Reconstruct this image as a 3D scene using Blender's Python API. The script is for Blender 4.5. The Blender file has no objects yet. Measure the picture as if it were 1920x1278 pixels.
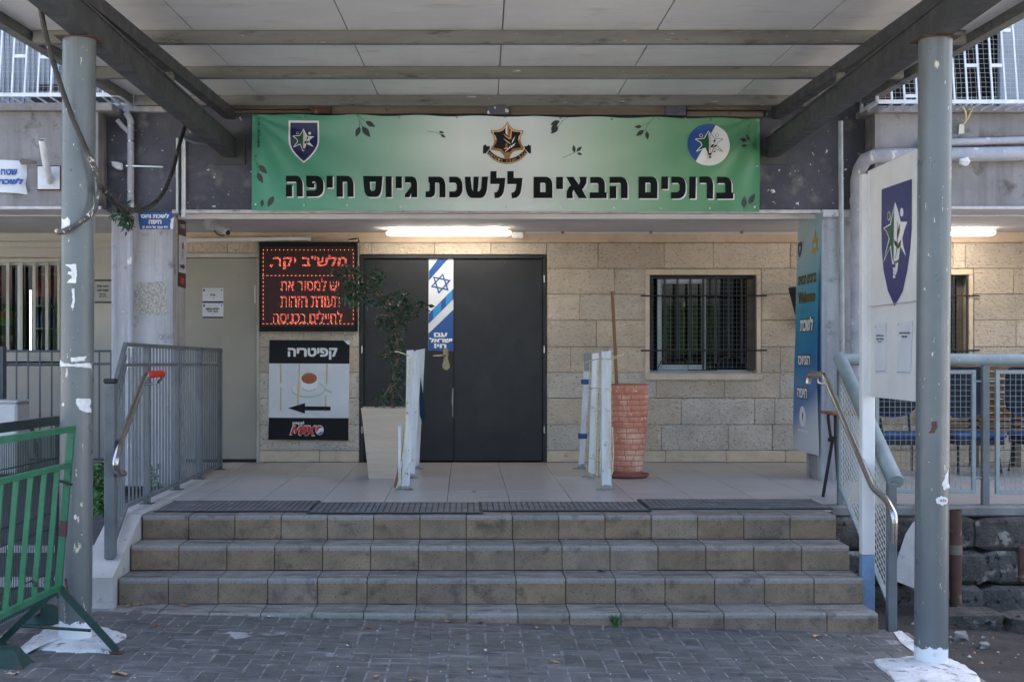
import bpy, bmesh, math, random
import numpy as np
from mathutils import Vector, Matrix, noise
from mathutils.geometry import tessellate_polygon
R = math.radians
S = bpy.context.scene
COL = S.collection
random.seed(7)
# ---------------------------------------------------------------- camera
F = 2500.0; VX = 870.0; VY = 664.0; HC = 1.055     # focal length in photo pixels, vanishing point, eye height over the landing
cam = bpy.data.cameras.new('camera'); co = bpy.data.objects.new('camera', cam); COL.objects.link(co); S.camera = co
co.location = (0, 0, HC); co.rotation_euler = (R(90), 0, 0)
cam.sensor_width = 36; cam.lens = F / 1920 * 36; cam.shift_x = (960 - VX) / 1920; cam.shift_y = (VY - 639) / 1920
cam.clip_start = .05; cam.clip_end = 3000
# ---------------------------------------------------------------- sky and sun
W = bpy.data.worlds.new('World'); S.world = W; W.use_nodes = True
nt = W.node_tree; bg = nt.nodes['Background']
sky = nt.nodes.new('ShaderNodeTexSky'); sky.sky_type = 'NISHITA'; sky.sun_disc = False
SUN_EL, SUN_AZ = R(57), R(20)                      # sun behind the building: the facade and forecourt lie in open shade
sky.sun_elevation = SUN_EL; sky.sun_rotation = SUN_AZ
sky.air_density = 1.0; sky.dust_density = 5.0; sky.ozone_density = 1.0
nt.links.new(sky.outputs[0], bg.inputs[0]); bg.inputs[1].default_value = .15
sl = bpy.data.lights.new('sun', 'SUN'); so = bpy.data.objects.new('sun', sl); COL.objects.link(so)
sl.energy = 4.5; sl.angle = R(.5); sl.color = (1, .94, .85)
sd = Vector((math.sin(SUN_AZ) * math.cos(SUN_EL), math.cos(SUN_AZ) * math.cos(SUN_EL), math.sin(SUN_EL)))
so.rotation_euler = sd.to_track_quat('Z', 'Y').to_euler(); so.location = (0, 20, 15)
S.view_settings.view_transform = 'Standard'; S.view_settings.look = 'None'; S.view_settings.gamma = 1
S.view_settings.use_curve_mapping = False; S.view_settings.exposure = 2.40
S.cycles.max_bounces = 8; S.cycles.diffuse_bounces = 5; S.cycles.use_denoising = True
S.cycles.sample_clamp_indirect = 6

# ---------------------------------------------------------------- materials
M = {}
def mat(name, c1, c2=None, sc=3.0, rough=.7, bump=0, bsc=40, spot=None, metal=0, rnd=0, streak=None, obj=False, emit=None,
        low=None, stretch=(1, 1, 1), spec=.4, lo=.35, hi=.65, coat=0, det=7, pits=None, bdist=.01, rvar=1):
    m = bpy.data.materials.new(name); m.use_nodes = True; n = m.node_tree; N = n.nodes; L = n.links
    b = N['Principled BSDF']; b.inputs['Roughness'].default_value = rough; b.inputs['Metallic'].default_value = metal
    b.inputs['Specular IOR Level'].default_value = spec
    if coat: b.inputs['Coat Weight'].default_value = coat; b.inputs['Coat Roughness'].default_value = .15
    if obj: P = N.new('ShaderNodeTexCoord').outputs['Object']
    else: P = N.new('ShaderNodeNewGeometry').outputs['Position']
    def noi(scale, detail=7, st=None, rg=.62):
        t = N.new('ShaderNodeTexNoise'); t.inputs['Scale'].default_value = scale; t.inputs['Detail'].default_value = detail
        t.inputs['Roughness'].default_value = rg; src = P
        if st:
            mp = N.new('ShaderNodeMapping'); mp.inputs['Scale'].default_value = st; L.new(P, mp.inputs[0]); src = mp.outputs[0]
        L.new(src, t.inputs['Vector']); return t.outputs[0]
    def ramp(v, a, c):
        r = N.new('ShaderNodeMapRange'); r.inputs[1].default_value = a; r.inputs[2].default_value = c; L.new(v, r.inputs[0]); return r.outputs[0]
    def mix(f, a, c):
        x = N.new('ShaderNodeMix'); x.data_type = 'RGBA'
        if isinstance(f, float): x.inputs[0].default_value = f
        else: L.new(f, x.inputs[0])
        for i, v in ((6, a), (7, c)):
            if isinstance(v, tuple): x.inputs[i].default_value = (*v[:3], 1)
            else: L.new(v, x.inputs[i])
        return x.outputs[2]
    if c2 is None: c2 = tuple(v * .82 for v in c1)
    c = mix(ramp(noi(sc, det, stretch), lo, hi), c1, c2)
    if streak: c = mix(ramp(noi(streak[1], 5, (1, 1, .06)), streak[2], streak[3]), c, streak[0])
    if spot: c = mix(ramp(noi(spot[1], 8, spot[4] if len(spot) > 4 else None), spot[2], spot[3]), c, spot[0])
    if pits: c = mix(ramp(noi(pits[1], 4, pits[4] if len(pits) > 4 else None), pits[2], pits[3]), c, pits[0])
    if low:          # paint or dirt below a ragged height: (colour, z, raggedness)
        sx = N.new('ShaderNodeSeparateXYZ'); L.new(P, sx.inputs[0])
        ad = N.new('ShaderNodeMath'); ad.operation = 'MULTIPLY_ADD'; L.new(noi(18, 4), ad.inputs[0]); ad.inputs[1].default_value = low[2]; L.new(sx.outputs[2], ad.inputs[2])
        c = mix(ramp(ad.outputs[0], low[1] + low[2] * .5 + low[3] if len(low) > 3 else low[1] + low[2] * .5 + .004, low[1] + low[2] * .5), c, low[0])
    if rnd:
        oi = N.new('ShaderNodeObjectInfo'); r = N.new('ShaderNodeMapRange'); L.new(oi.outputs['Random'], r.inputs[0])
        r.inputs[3].default_value = 1 - rnd; r.inputs[4].default_value = 1 + rnd
        h = N.new('ShaderNodeHueSaturation'); L.new(r.outputs[0], h.inputs['Value']); L.new(c, h.inputs['Color'])
        r2 = N.new('ShaderNodeMath'); r2.operation = 'FRACT'; r3 = N.new('ShaderNodeMath'); r3.operation = 'MULTIPLY'; r3.inputs[1].default_value = 37.7
        L.new(oi.outputs['Random'], r3.inputs[0]); L.new(r3.outputs[0], r2.inputs[0])
        r4 = N.new('ShaderNodeMapRange'); L.new(r2.outputs[0], r4.inputs[0]); r4.inputs[3].default_value = 1 - rnd * 1.2; r4.inputs[4].default_value = 1 + rnd * 1.2
        L.new(r4.outputs[0], h.inputs['Saturation']); c = h.outputs[0]
    L.new(c, b.inputs['Base Color'])
    rr = N.new('ShaderNodeMapRange'); L.new(noi(7, 5), rr.inputs[0]); rr.inputs[1].default_value = .3; rr.inputs[2].default_value = .7
    rr.inputs[3].default_value = rough * (1 - .22 * rvar); rr.inputs[4].default_value = min(1, rough * (1 + .28 * rvar)); L.new(rr.outputs[0], b.inputs['Roughness'])
    if bump:
        bp = N.new('ShaderNodeBump'); bp.inputs['Strength'].default_value = bump; bp.inputs['Distance'].default_value = bdist
        L.new(noi(bsc, 8, stretch if stretch != (1, 1, 1) else None, .7), bp.inputs['Height']); L.new(bp.outputs[0], b.inputs['Normal'])
    if emit:
        b.inputs['Emission Color'].default_value = (*emit[0], 1); b.inputs['Emission Strength'].default_value = emit[1]
    M[name] = m; return m
def flat(name, c, rough=.6, metal=0, emit=None, sampling=True, spec=.4):
    m = bpy.data.materials.new(name); m.use_nodes = True; b = m.node_tree.nodes['Principled BSDF']
    b.inputs['Base Color'].default_value = (*c, 1); b.inputs['Roughness'].default_value = rough; b.inputs['Metallic'].default_value = metal
    b.inputs['Specular IOR Level'].default_value = spec
    if emit:
        b.inputs['Emission Color'].default_value = (*emit[0], 1); b.inputs['Emission Strength'].default_value = emit[1]
        if not sampling: m.cycles.emission_sampling = 'NONE'
    M[name] = m; return m
def glass(name, c=(.9, .95, .95), a=.25):
    m = bpy.data.materials.new(name); m.use_nodes = True; n = m.node_tree; n.nodes.clear()
    o = n.nodes.new('ShaderNodeOutputMaterial'); g = n.nodes.new('ShaderNodeBsdfGlossy'); g.inputs['Roughness'].default_value = .02
    t = n.nodes.new('ShaderNodeBsdfTransparent'); t.inputs[0].default_value = (*c, 1)
    f = n.nodes.new('ShaderNodeFresnel'); f.inputs[0].default_value = 1.55
    mr = n.nodes.new('ShaderNodeMath'); mr.operation = 'ADD'; mr.inputs[1].default_value = a; mr.use_clamp = True
    mx = n.nodes.new('ShaderNodeMixShader')
    n.links.new(f.outputs[0], mr.inputs[0]); n.links.new(mr.outputs[0], mx.inputs[0]); n.links.new(t.outputs[0], mx.inputs[1]); n.links.new(g.outputs[0], mx.inputs[2]); n.links.new(mx.outputs[0], o.inputs[0])
    M[name] = m; return m
# masonry and ground
mat('stone', (.72, .615, .50), (.60, .505, .40), sc=3.5, rough=.85, bump=1, bsc=34, rnd=.09, spot=((.46, .345, .25), 24, .565, .65, (1, 1, 2.2)), pits=((.18, .12, .085), 48, .63, .67, (1, 1, 2.4)), bdist=.04)
mat('stone_smooth', (.64, .54, .415), (.55, .45, .34), sc=5, rough=.75, bump=.35, bsc=60, rnd=.06, spot=((.40, .31, .22), 22, .58, .72), pits=((.2, .14, .09), 50, .68, .72))
mat('stone_pale', (.76, .70, .615), (.63, .575, .50), sc=4, rough=.9, bump=1, bsc=26, rnd=.08, spot=((.46, .405, .335), 34, .565, .64, (1, 1, 1.6)), pits=((.16, .13, .10), 46, .62, .66, (1, 1, 1.8)), bdist=.05)
mat('mortar', (.30, .22, .145), (.21, .155, .10), sc=20, rough=.95, bump=.3)
mat('riser_stone', (.25, .185, .128), (.15, .112, .08), sc=6, rough=.7, bump=.2, bsc=160, rnd=.12, spot=((.075, .06, .047), 9, .54, .74), pits=((.08, .05, .032), 100, .56, .66), hi=.68, lo=.32)
mat('tread_stone', (.26, .243, .222), (.18, .168, .155), sc=7, rough=.6, bump=.15, bsc=180, rnd=.12, spot=((.09, .086, .083), 4, .50, .64, (1, 4, 1)), pits=((.46, .46, .46), 35, .69, .71))
mat('nosing_stone', (.27, .252, .228), (.185, .172, .158), sc=70, rough=.7, bump=.3, bsc=220, rnd=.12, lo=.3, hi=.7, spot=((.10, .095, .09), 9, .56, .70))
mat('step_gap', (.045, .04, .036), rough=.95)
mat('tile', (.43, .405, .40), (.37, .35, .345), sc=3, rough=.34, rnd=.05, stretch=(1, 9, 1), spot=((.31, .295, .29), 2.2, .54, .74), rvar=0)
mat('grout', (.10, .095, .09), rough=.9)
mat('paver', (.118, .118, .118), (.072, .072, .073), sc=6, rough=.55, bump=.3, bsc=120, rnd=.18, spot=((.19, .19, .192), 3, .58, .72, (1, 2.5, 1)), pits=((.035, .035, .037), 14, .61, .70))
mat('joint_sand', (.27, .265, .26), (.12, .12, .12), sc=14, rough=.95, bump=.4, bsc=200, lo=.4, hi=.6)
mat('asphalt', (.085, .085, .088), (.055, .055, .058), sc=2, rough=.9, bump=.5, bsc=220)
mat('street', (.42, .39, .345), (.36, .335, .30), sc=.6, rough=.9)
mat('concrete', (.36, .355, .35), (.27, .265, .26), sc=4, rough=.85, bump=.25, bsc=60, spot=((.19, .185, .18), 9, .6, .72))
mat('cheek', (.47, .455, .435), (.38, .365, .35), sc=4, rough=.8, bump=.2, bsc=50, spot=((.22, .21, .20), 14, .62, .72))
mat('dirt', (.055, .050, .046), (.03, .027, .026), sc=4, rough=1, bump=1, bsc=60, spot=((.14, .125, .11), 30, .66, .72), bdist=.02)
mat('dark_rock', (.14, .129, .118), (.06, .055, .05), sc=5, rough=.95, bump=1, bsc=22, rnd=.28, spot=((.36, .34, .31), 7, .58, .66), pits=((.02, .018, .016), 18, .58, .66), bdist=.05)
mat('white_paint', (.62, .63, .64), (.46, .47, .48), sc=9, rough=.7, bump=.7, bsc=60, spot=((.20, .195, .19), 14, .565, .65), pits=((.13, .11, .09), 50, .63, .68))
# renders and paint
mat('lavender', (.47, .465, .485), (.37, .366, .385), sc=3, rough=.85, bump=.55, bsc=24, streak=((.28, .276, .295), 9, .47, .66), spot=((.20, .19, .19), 7, .58, .70), pits=((.66, .65, .65), 28, .69, .71))
mat('fascia_grey', (.275, .268, .272), (.19, .185, .187), sc=2.2, rough=.88, bump=.6, bsc=22, streak=((.15, .145, .145), 7, .48, .78), spot=((.10, .092, .085), 5, .58, .68), pits=((.5, .49, .48), 30, .70, .72))
mat('slate_paint', (.088, .090, .113), (.055, .056, .072), sc=2.5, rough=.8, bump=.5, bsc=25, lo=.4, hi=.62, spot=((.15, .147, .16), 5, .54, .68), pits=((.62, .62, .64), 18, .665, .675))
mat('soffit', (.62, .60, .60), (.52, .50, .50), sc=2, rough=.75, bump=.15, bsc=30, spot=((.58, .44, .44), 1.3, .58, .8), pits=((.2, .19, .19), 16, .7, .74, (1, 4, 4)))
mat('ledge', (.60, .57, .57), (.42, .40, .40), sc=8, rough=.85, bump=.4, bsc=50, pits=((.11, .10, .09), 13, .63, .68, (1, 5, 5)))
mat('sand_plaster', (.56, .44, .33), (.48, .37, .27), sc=5, rough=.9, bump=.2, bsc=60, spot=((.40, .30, .21), 9, .6, .72))
mat('plaster_scar', (.46, .44, .40), (.27, .26, .245), sc=55, rough=.95, bump=.8, bsc=70, lo=.42, hi=.58, spot=((.30, .20, .13), 60, .64, .68), bdist=.01)
mat('cream_panel', (.33, .315, .27), (.29, .275, .235), sc=1.5, rough=.45, spot=((.24, .225, .19), 6, .66, .76))
mat('cream_wall', (.46, .44, .40), (.40, .38, .35), sc=1, rough=.6, spot=((.30, .29, .27), 5, .62, .75))
mat('cream_trim', (.47, .45, .40), (.38, .36, .31), sc=3, rough=.5)
mat('door_dark', (.0165, .0165, .020), (.013, .013, .016), sc=2, rough=.42, bump=.06, bsc=12, spec=.4, spot=((.026, .026, .03), 3, .55, .75), pits=((.11, .11, .12), 22, .72, .73))
mat('brick_red', (.20, .06, .04), (.13, .04, .03), sc=9, rough=.9, bump=.4)
# metal
mat('post_paint', (.118, .134, .14), (.092, .105, .11), sc=2, rough=.33, bump=.08, bsc=25, spec=.6, spot=((.55, .51, .38), 22, .655, .675, (1.6, 1.6, .42)), pits=((.66, .66, .64), 60, .71, .725, (1, 1, .5)), low=((.70, .71, .73), -0.36, .10), streak=((.19, .205, .21), 12, .55, .75))
mat('post_paint_right', (.118, .134, .14), (.092, .105, .11), sc=2, rough=.33, bump=.08, bsc=25, spec=.6, spot=((.55, .51, .38), 22, .655, .675, (1.6, 1.6, .42)), pits=((.66, .66, .64), 60, .71, .725, (1, 1, .5)), low=((.70, .71, .73), -0.49, .10), streak=((.19, .205, .21), 12, .55, .75))
mat('beam_dark', (.055, .058, .063), (.038, .040, .044), sc=3, rough=.5, bump=.12, bsc=40, spot=((.085, .055, .036), 9, .60, .70), pits=((.22, .21, .19), 60, .72, .735))
mat('purlin_grey', (.175, .177, .165), (.12, .12, .112), sc=3, rough=.55, bump=.15, bsc=40, stretch=(.35, 1, 3), spot=((.055, .05, .045), 7, .56, .69, (.5, 1, 2)), pits=((.48, .48, .46), 22, .68, .70, (.3, 1, 4)))
mat('roof_sheet', (.68, .68, .67), (.57, .57, .57), sc=.9, rough=.38, spot=((.40, .385, .365), 1.9, .56, .78, (1, 2.2, 1)), pits=((.22, .20, .17), 30, .735, .75))
mat('rail_paint', (.135, .15, .162), (.10, .112, .122), sc=6, rough=.42, bump=.08, bsc=60, spot=((.07, .075, .08), 12, .62, .72), pits=((.40, .38, .35), 60, .72, .74))
mat('tube_paint', (.26, .315, .33), (.19, .235, .25), sc=6, rough=.42, bump=.15, bsc=60, spot=((.13, .10, .085), 18, .665, .69), pits=((.55, .57, .57), 40, .70, .72))
mat('fence_navy', (.075, .09, .115), rough=.5)
mat('steel', (.50, .49, .48), (.47, .46, .45), sc=14, rough=.24, metal=.95, rvar=.3)
mat('rust', (.105, .05, .034), (.065, .034, .026), sc=8, rough=.85, bump=.5, bsc=60, spot=((.20, .15, .12), 10, .60, .70))
mat('galv', (.27, .30, .32), (.20, .22, .235), sc=10, rough=.45, metal=.3, spot=((.13, .06, .035), 8, .58, .66, (1, 1, .5)))
mat('pipe_paint', (.40, .41, .46), (.31, .32, .36), sc=7, rough=.6, bump=.3, bsc=40, spot=((.68, .67, .66), 11, .60, .63, (1, 1, .5)), pits=((.22, .12, .08), 26, .70, .72))
mat('green_paint', (.032, .165, .085), (.022, .12, .062), sc=8, rough=.4, bump=.15, bsc=60, spot=((.012, .035, .02), 14, .63, .68), pits=((.16, .08, .05), 45, .67, .69))
mat('green_dark', (.013, .05, .04), (.012, .035, .03), sc=8, rough=.5, spot=((.07, .03, .02), 24, .62, .68))
mat('mesh_green', (.018, .035, .035), rough=.5)
mat('white_metal', (.66, .68, .70), (.52, .54, .57), sc=9, rough=.5, spot=((.30, .22, .17), 22, .66, .71))
mat('mesh_white', (.50, .50, .46), rough=.6)
mat('mesh_grey', (.16, .17, .18), rough=.5)
mat('kerb_concrete', (.23, .225, .22), (.14, .137, .135), sc=5, rough=.9, bump=.5, bsc=40, spot=((.07, .067, .065), 9, .58, .68))
mat('black_iron', (.022, .023, .027), rough=.5)
mat('brass', (.30, .245, .165), (.20, .165, .11), sc=30, rough=.34, metal=.9)
mat('alu', (.42, .46, .50), rough=.4, metal=.4)
mat('shutter', (.30, .34, .40), (.24, .275, .33), sc=4, rough=.6)
mat('white_wood', (.70, .71, .72), (.54, .55, .57), sc=7, rough=.6, bump=.25, bsc=40, stretch=(3, 3, .6), spot=((.33, .33, .33), 22, .645, .675), pits=((.30, .18, .09), 40, .69, .71), low=((.30, .28, .25), .035, .10))
mat('board_white', (.70, .70, .69), (.62, .62, .61), sc=3, rough=.45, spot=((.50, .49, .46), 8, .66, .76))
mat('wood_post_blue', (.20, .30, .46), (.14, .22, .36), sc=12, rough=.6)
mat('timber', (.185, .155, .12), (.12, .10, .08), sc=3, rough=.85, bump=.4, bsc=30, stretch=(.3, 1, 4), spot=((.06, .05, .045), 12, .62, .7))
mat('stick_wood', (.28, .13, .075), (.20, .09, .05), sc=9, rough=.8, bump=.3, stretch=(4, 4, .5))
mat('pallet_wood', (.26, .15, .085), (.18, .10, .06), sc=9, rough=.85, bump=.3, rnd=.2)
mat('terracotta', (.55, .235, .155), (.44, .16, .10), sc=7, rough=.85, bump=.4, bsc=90, spot=((.68, .42, .30), 4.5, .48, .64), pits=((.70, .58, .50), 34, .62, .69))
mat('terracotta_joint', (.38, .14, .095), (.30, .10, .07), sc=9, rough=.9)
mat('saucer', (.26, .085, .06), (.20, .06, .045), sc=9, rough=.6)
mat('planter_beige', (.58, .47, .37), (.49, .395, .31), sc=3, rough=.75, bump=.9, bsc=9, stretch=(.6, .6, 16), bdist=.006)
mat('soil', (.04, .03, .022), rough=1, bump=1)
mat('bark', (.26, .165, .115), (.13, .085, .06), sc=20, rough=.9, bump=.8)
mat('leaf', (.012, .036, .018), (.026, .062, .026), sc=9, rough=.38, lo=.42, hi=.58, spec=.5)
mat('leaf_fresh', (.05, .15, .035), (.025, .08, .02), sc=9, rough=.5, lo=.42, hi=.58)
mat('dry_leaf', (.30, .13, .06), (.42, .27, .16), sc=12, rough=.8, lo=.4, hi=.6)
mat('paper_scrap', (.72, .72, .72), (.55, .55, .53), sc=40, rough=.8)
mat('rubber', (.11, .115, .125), (.075, .078, .086), sc=4, rough=.6, bump=.2, bsc=120, spot=((.20, .21, .23), 8, .58, .70))
mat('rubber_rib', (.155, .16, .175), (.10, .104, .115), sc=5, rough=.6, spot=((.24, .25, .27), 9, .60, .72))
mat('cable', (.035, .032, .03), (.02, .019, .018), sc=10, rough=.6, spot=((.45, .42, .36), 30, .63, .66))
mat('cable_painted', (.10, .09, .08), (.04, .036, .032), sc=24, rough=.7, spot=((.58, .55, .50), 22, .53, .56), pits=((.35, .12, .05), 30, .69, .71))
mat('plastic_white', (.62, .61, .60), (.54, .53, .51), sc=6, rough=.45)
mat('ac_white', (.60, .61, .62), (.52, .53, .54), sc=4, rough=.5)
mat('navy_fabric', (.012, .015, .028), (.008, .010, .02), sc=60, rough=.9)
mat('blue_fabric', (.03, .075, .20), (.022, .055, .15), sc=60, rough=.85)
mat('rope', (.55, .50, .28), (.62, .60, .50), sc=40, rough=.9, lo=.45, hi=.55)
mat('vinyl_white', (.62, .65, .70), (.55, .58, .62), sc=4, rough=.4)
flat('near_black', (.012, .012, .014), .6); flat('void', (.006, .006, .007), .9)
flat('ink_black', (.008, .009, .011), .5, spec=.2); flat('ink_letter', (.004, .008, .009), .6, spec=.15); flat('ink_white', (.72, .73, .75), .4)
flat('ink_navy', (.012, .014, .085), .4); flat('ink_royal', (.020, .024, .135), .45); flat('ink_green', (.006, .075, .03), .45); flat('ink_leaf', (.03, .036, .036), .5)
flat('ink_bronze', (.30, .13, .055), .4); flat('ink_bronze_light', (.62, .40, .22), .4); flat('ink_gold', (.42, .30, .09), .4)
flat('ink_blue', (.02, .075, .27), .4); flat('ink_sky', (.03, .22, .50), .4); flat('ink_brown', (.075, .030, .030), .45)
flat('ink_red', (.50, .04, .035), .4); flat('ink_coffee', (.30, .075, .025), .4); flat('ink_pale_green', (.42, .48, .42), .4)
flat('ink_tape', (.52, .42, .24), .5); flat('ink_grey', (.25, .25, .25), .5); flat('ink_olive', (.10, .085, .03), .5); flat('ink_signgrey', (.33, .33, .32), .5)
flat('red_cloth', (.62, .03, .025), .8); flat('blue_tape', (.015, .07, .22), .5); flat('petrol_cloth', (.006, .03, .06), .9)
flat('led_panel', (.016, .004, .005), .5, emit=((1, .02, .03), .002), sampling=False)  # spill light of the LED dots put in as reddish colour and faint emission
flat('led_red', (.3, .02, .01), .5, emit=((1, .12, .10), .36), sampling=False)
flat('led_amber', (.3, .1, .02), .5, emit=((1, .50, .22), .40), sampling=False)
flat('tube_light', (.9, .9, .85), .4, emit=((1, .92, .79), 5.5))
flat('strip_light', (.9, .9, .9), .4, emit=((.85, .95, 1), 5.0))
flat('cooler_red', (.09, .008, .006), .4, emit=((1, .06, .03), .006), sampling=False)
flat('can_green', (.20, .35, .06), .3); flat('can_orange', (.55, .17, .03), .3); flat('can_red', (.5, .03, .03), .3); flat('can_silver', (.5, .5, .5), .3)
flat('bottle_dark', (.02, .03, .03), .15); flat('bottle_blue', (.01, .02, .09), .15); flat('shelf_teal', (.035, .05, .06), .4)
glass('pane_glass', (.45, .48, .50), .0); glass('shop_glass', (.6, .62, .62), .0)
# the banner's printed green, fading to a pale middle
def banner_mat():
    m = bpy.data.materials.new('banner_print'); m.use_nodes = True; n = m.node_tree; b = n.nodes['Principled BSDF']
    g = n.nodes.new('ShaderNodeNewGeometry'); sx = n.nodes.new('ShaderNodeSeparateXYZ'); n.links.new(g.outputs['Position'], sx.inputs[0])
    mr = n.nodes.new('ShaderNodeMapRange'); mr.inputs[1].default_value = -1.79; mr.inputs[2].default_value = 2.47; n.links.new(sx.outputs[0], mr.inputs[0])
    cr = n.nodes.new('ShaderNodeValToRGB'); n.links.new(mr.outputs[0], cr.inputs[0]); e = cr.color_ramp.elements
    e[0].position = 0; e[0].color = (.050, .27, .18, 1); e[1].position = 1; e[1].color = (.055, .22, .105, 1)
    for p, c in ((.14, (.085, .30, .21)), (.28, (.27, .44, .36)), (.42, (.58, .65, .64)), (.55, (.60, .66, .66)), (.69, (.34, .48, .38)), (.83, (.13, .31, .18))):
        k = e.new(p); k.color = (*c, 1)
    n.links.new(cr.outputs[0], b.inputs['Base Color']); b.inputs['Roughness'].default_value = .42
    M['banner_print'] = m
banner_mat()
def blue_banner_mat():
    m = bpy.data.materials.new('blue_banner_print'); m.use_nodes = True; n = m.node_tree; b = n.nodes['Principled BSDF']
    g = n.nodes.new('ShaderNodeNewGeometry'); sx = n.nodes.new('ShaderNodeSeparateXYZ'); n.links.new(g.outputs['Position'], sx.inputs[0])
    ad = n.nodes.new('ShaderNodeMath'); ad.operation = 'MULTIPLY_ADD'; ad.inputs[1].default_value = .35; n.links.new(sx.outputs[1], ad.inputs[0]); n.links.new(sx.outputs[2], ad.inputs[2])
    mr = n.nodes.new('ShaderNodeMapRange'); mr.inputs[1].default_value = .3 + 3.95; mr.inputs[2].default_value = 2.2 + 4.05; n.links.new(ad.outputs[0], mr.inputs[0])
    cr = n.nodes.new('ShaderNodeValToRGB'); n.links.new(mr.outputs[0], cr.inputs[0]); e = cr.color_ramp.elements
    e[0].position = 0; e[0].color = (.55, .60, .66, 1); e[1].position = 1; e[1].color = (.42, .52, .56, 1)
    for p, c in ((.10, (.45, .52, .62)), (.20, (.04, .15, .40)), (.40, (.02, .20, .44)), (.62, (.05, .32, .50)), (.80, (.22, .46, .54))):
        k = e.new(p); k.color = (*c, 1)
    n.links.new(cr.outputs[0], b.inputs['Base Color']); b.inputs['Roughness'].default_value = .35
    M['blue_banner_print'] = m
blue_banner_mat()

# ---------------------------------------------------------------- mesh helpers
class MB:
    def __init__(s): s.v = []; s.f = []; s.m = []; s.s = []; s.mats = []
    def mi(s, m):
        if m not in s.mats: s.mats.append(m)
        return s.mats.index(m)
    def add(s, vs, fs, m, sm=False):
        o = len(s.v); s.v += [tuple(v) for v in vs]; k = s.mi(m)
        for f in fs: s.f.append(tuple(i + o for i in f)); s.m.append(k); s.s.append(sm)
        return s
    def box(s, x0, x1, y0, y1, z0, z1, m, b=0):
        if b <= 0:
            vs = [(x, y, z) for x in (x0, x1) for y in (y0, y1) for z in (z0, z1)]
            return s.add(vs, [(0, 1, 3, 2), (4, 6, 7, 5), (0, 4, 5, 1), (2, 3, 7, 6), (0, 2, 6, 4), (1, 5, 7, 3)], m)
        vs = []; idx = {}
        for i, (X, sx) in enumerate(((x0, 1), (x1, -1))):
            for j, (Y, sy) in enumerate(((y0, 1), (y1, -1))):
                for k, (Z, sz) in enumerate(((z0, 1), (z1, -1))):
                    idx[i, j, k] = len(vs)
                    vs += [(X, Y + sy * b, Z + sz * b), (X + sx * b, Y, Z + sz * b), (X + sx * b, Y + sy * b, Z)]
        g = lambda i, j, k, a: idx[i, j, k] + a
        fs = []
        for i in (0, 1):
            q = [g(i, 0, 0, 0), g(i, 0, 1, 0), g(i, 1, 1, 0), g(i, 1, 0, 0)]; fs.append(q if i == 0 else q[::-1])
            q = [g(0, i, 0, 1), g(1, i, 0, 1), g(1, i, 1, 1), g(0, i, 1, 1)]; fs.append(q if i == 0 else q[::-1])
            q = [g(0, 0, i, 2), g(0, 1, i, 2), g(1, 1, i, 2), g(1, 0, i, 2)]; fs.append(q if i == 0 else q[::-1])
        for i in (0, 1):
            for j in (0, 1):
                q = [g(i, j, 0, 0), g(i, j, 0, 1), g(i, j, 1, 1), g(i, j, 1, 0)]; fs.append(q if (i + j) % 2 else q[::-1])
                q = [g(i, 0, j, 0), g(i, 0, j, 2), g(i, 1, j, 2), g(i, 1, j, 0)]; fs.append(q[::-1] if (i + j) % 2 else q)
                q = [g(0, i, j, 1), g(0, i, j, 2), g(1, i, j, 2), g(1, i, j, 1)]; fs.append(q if (i + j) % 2 else q[::-1])
                for k in (0, 1):
                    q = [g(i, j, k, 0), g(i, j, k, 1), g(i, j, k, 2)]; fs.append(q if (i + j + k) % 2 == 0 else q[::-1])
        return s.add(vs, fs, m)
    def hexa(s, P, m):     # 8 points: bottom 4 ring then top 4 ring
        return s.add(P, [(3, 2, 1, 0), (4, 5, 6, 7), (0, 1, 5, 4), (1, 2, 6, 5), (2, 3, 7, 6), (3, 0, 4, 7)], m)
    def bar(s, a, b, w, h, m, up=(0, 0, 1), ext=0):
        a = Vector(a); b = Vector(b); d = (b - a).normalized(); a = a - d * ext; b = b + d * ext
        up = Vector(up); sd = d.cross(up)
        if sd.length < 1e-4: sd = d.cross(Vector((0, 1, 0)))
        sd.normalize(); u = sd.cross(d).normalized()
        P = []
        for p in (a, b):
            P += [p - sd * w / 2 - u * h / 2, p + sd * w / 2 - u * h / 2, p + sd * w / 2 + u * h / 2, p - sd * w / 2 + u * h / 2]
        return s.add(P, [(0, 1, 2, 3), (7, 6, 5, 4), (0, 4, 5, 1), (1, 5, 6, 2), (2, 6, 7, 3), (3, 7, 4, 0)], m)
    def tube(s, path, r, m, n=10, caps=True, closed=False):
        path = [Vector(p) for p in path]; k = len(path); vs = []; fs = []
        rr = r if isinstance(r, (list, tuple)) else [r] * k
        t0 = (path[1] - path[0]).normalized(); ref = Vector((0, 0, 1)) if abs(t0.z) < .9 else Vector((1, 0, 0))
        nrm = (ref - t0 * ref.dot(t0)).normalized()
        for i, p in enumerate(path):
            if closed: t = (path[(i + 1) % k] - path[i - 1]).normalized()
            else: t = (path[min(i + 1, k - 1)] - path[max(i - 1, 0)]).normalized()
            nrm = (nrm - t * nrm.dot(t)).normalized(); bn = t.cross(nrm)
            for j in range(n):
                a = 2 * math.pi * j / n; vs.append(p + (nrm * math.cos(a) + bn * math.sin(a)) * rr[i])
        seg = k if closed else k - 1
        for i in range(seg):
            i2 = (i + 1) % k
            for j in range(n):
                j2 = (j + 1) % n; fs.append((i * n + j, i * n + j2, i2 * n + j2, i2 * n + j))
        s.add(vs, fs, m, True)
        if caps and not closed:
            s.add(vs[:n], [tuple(range(n))[::-1]], m); s.add(vs[-n:], [tuple(range(n))], m)
        return s
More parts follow.
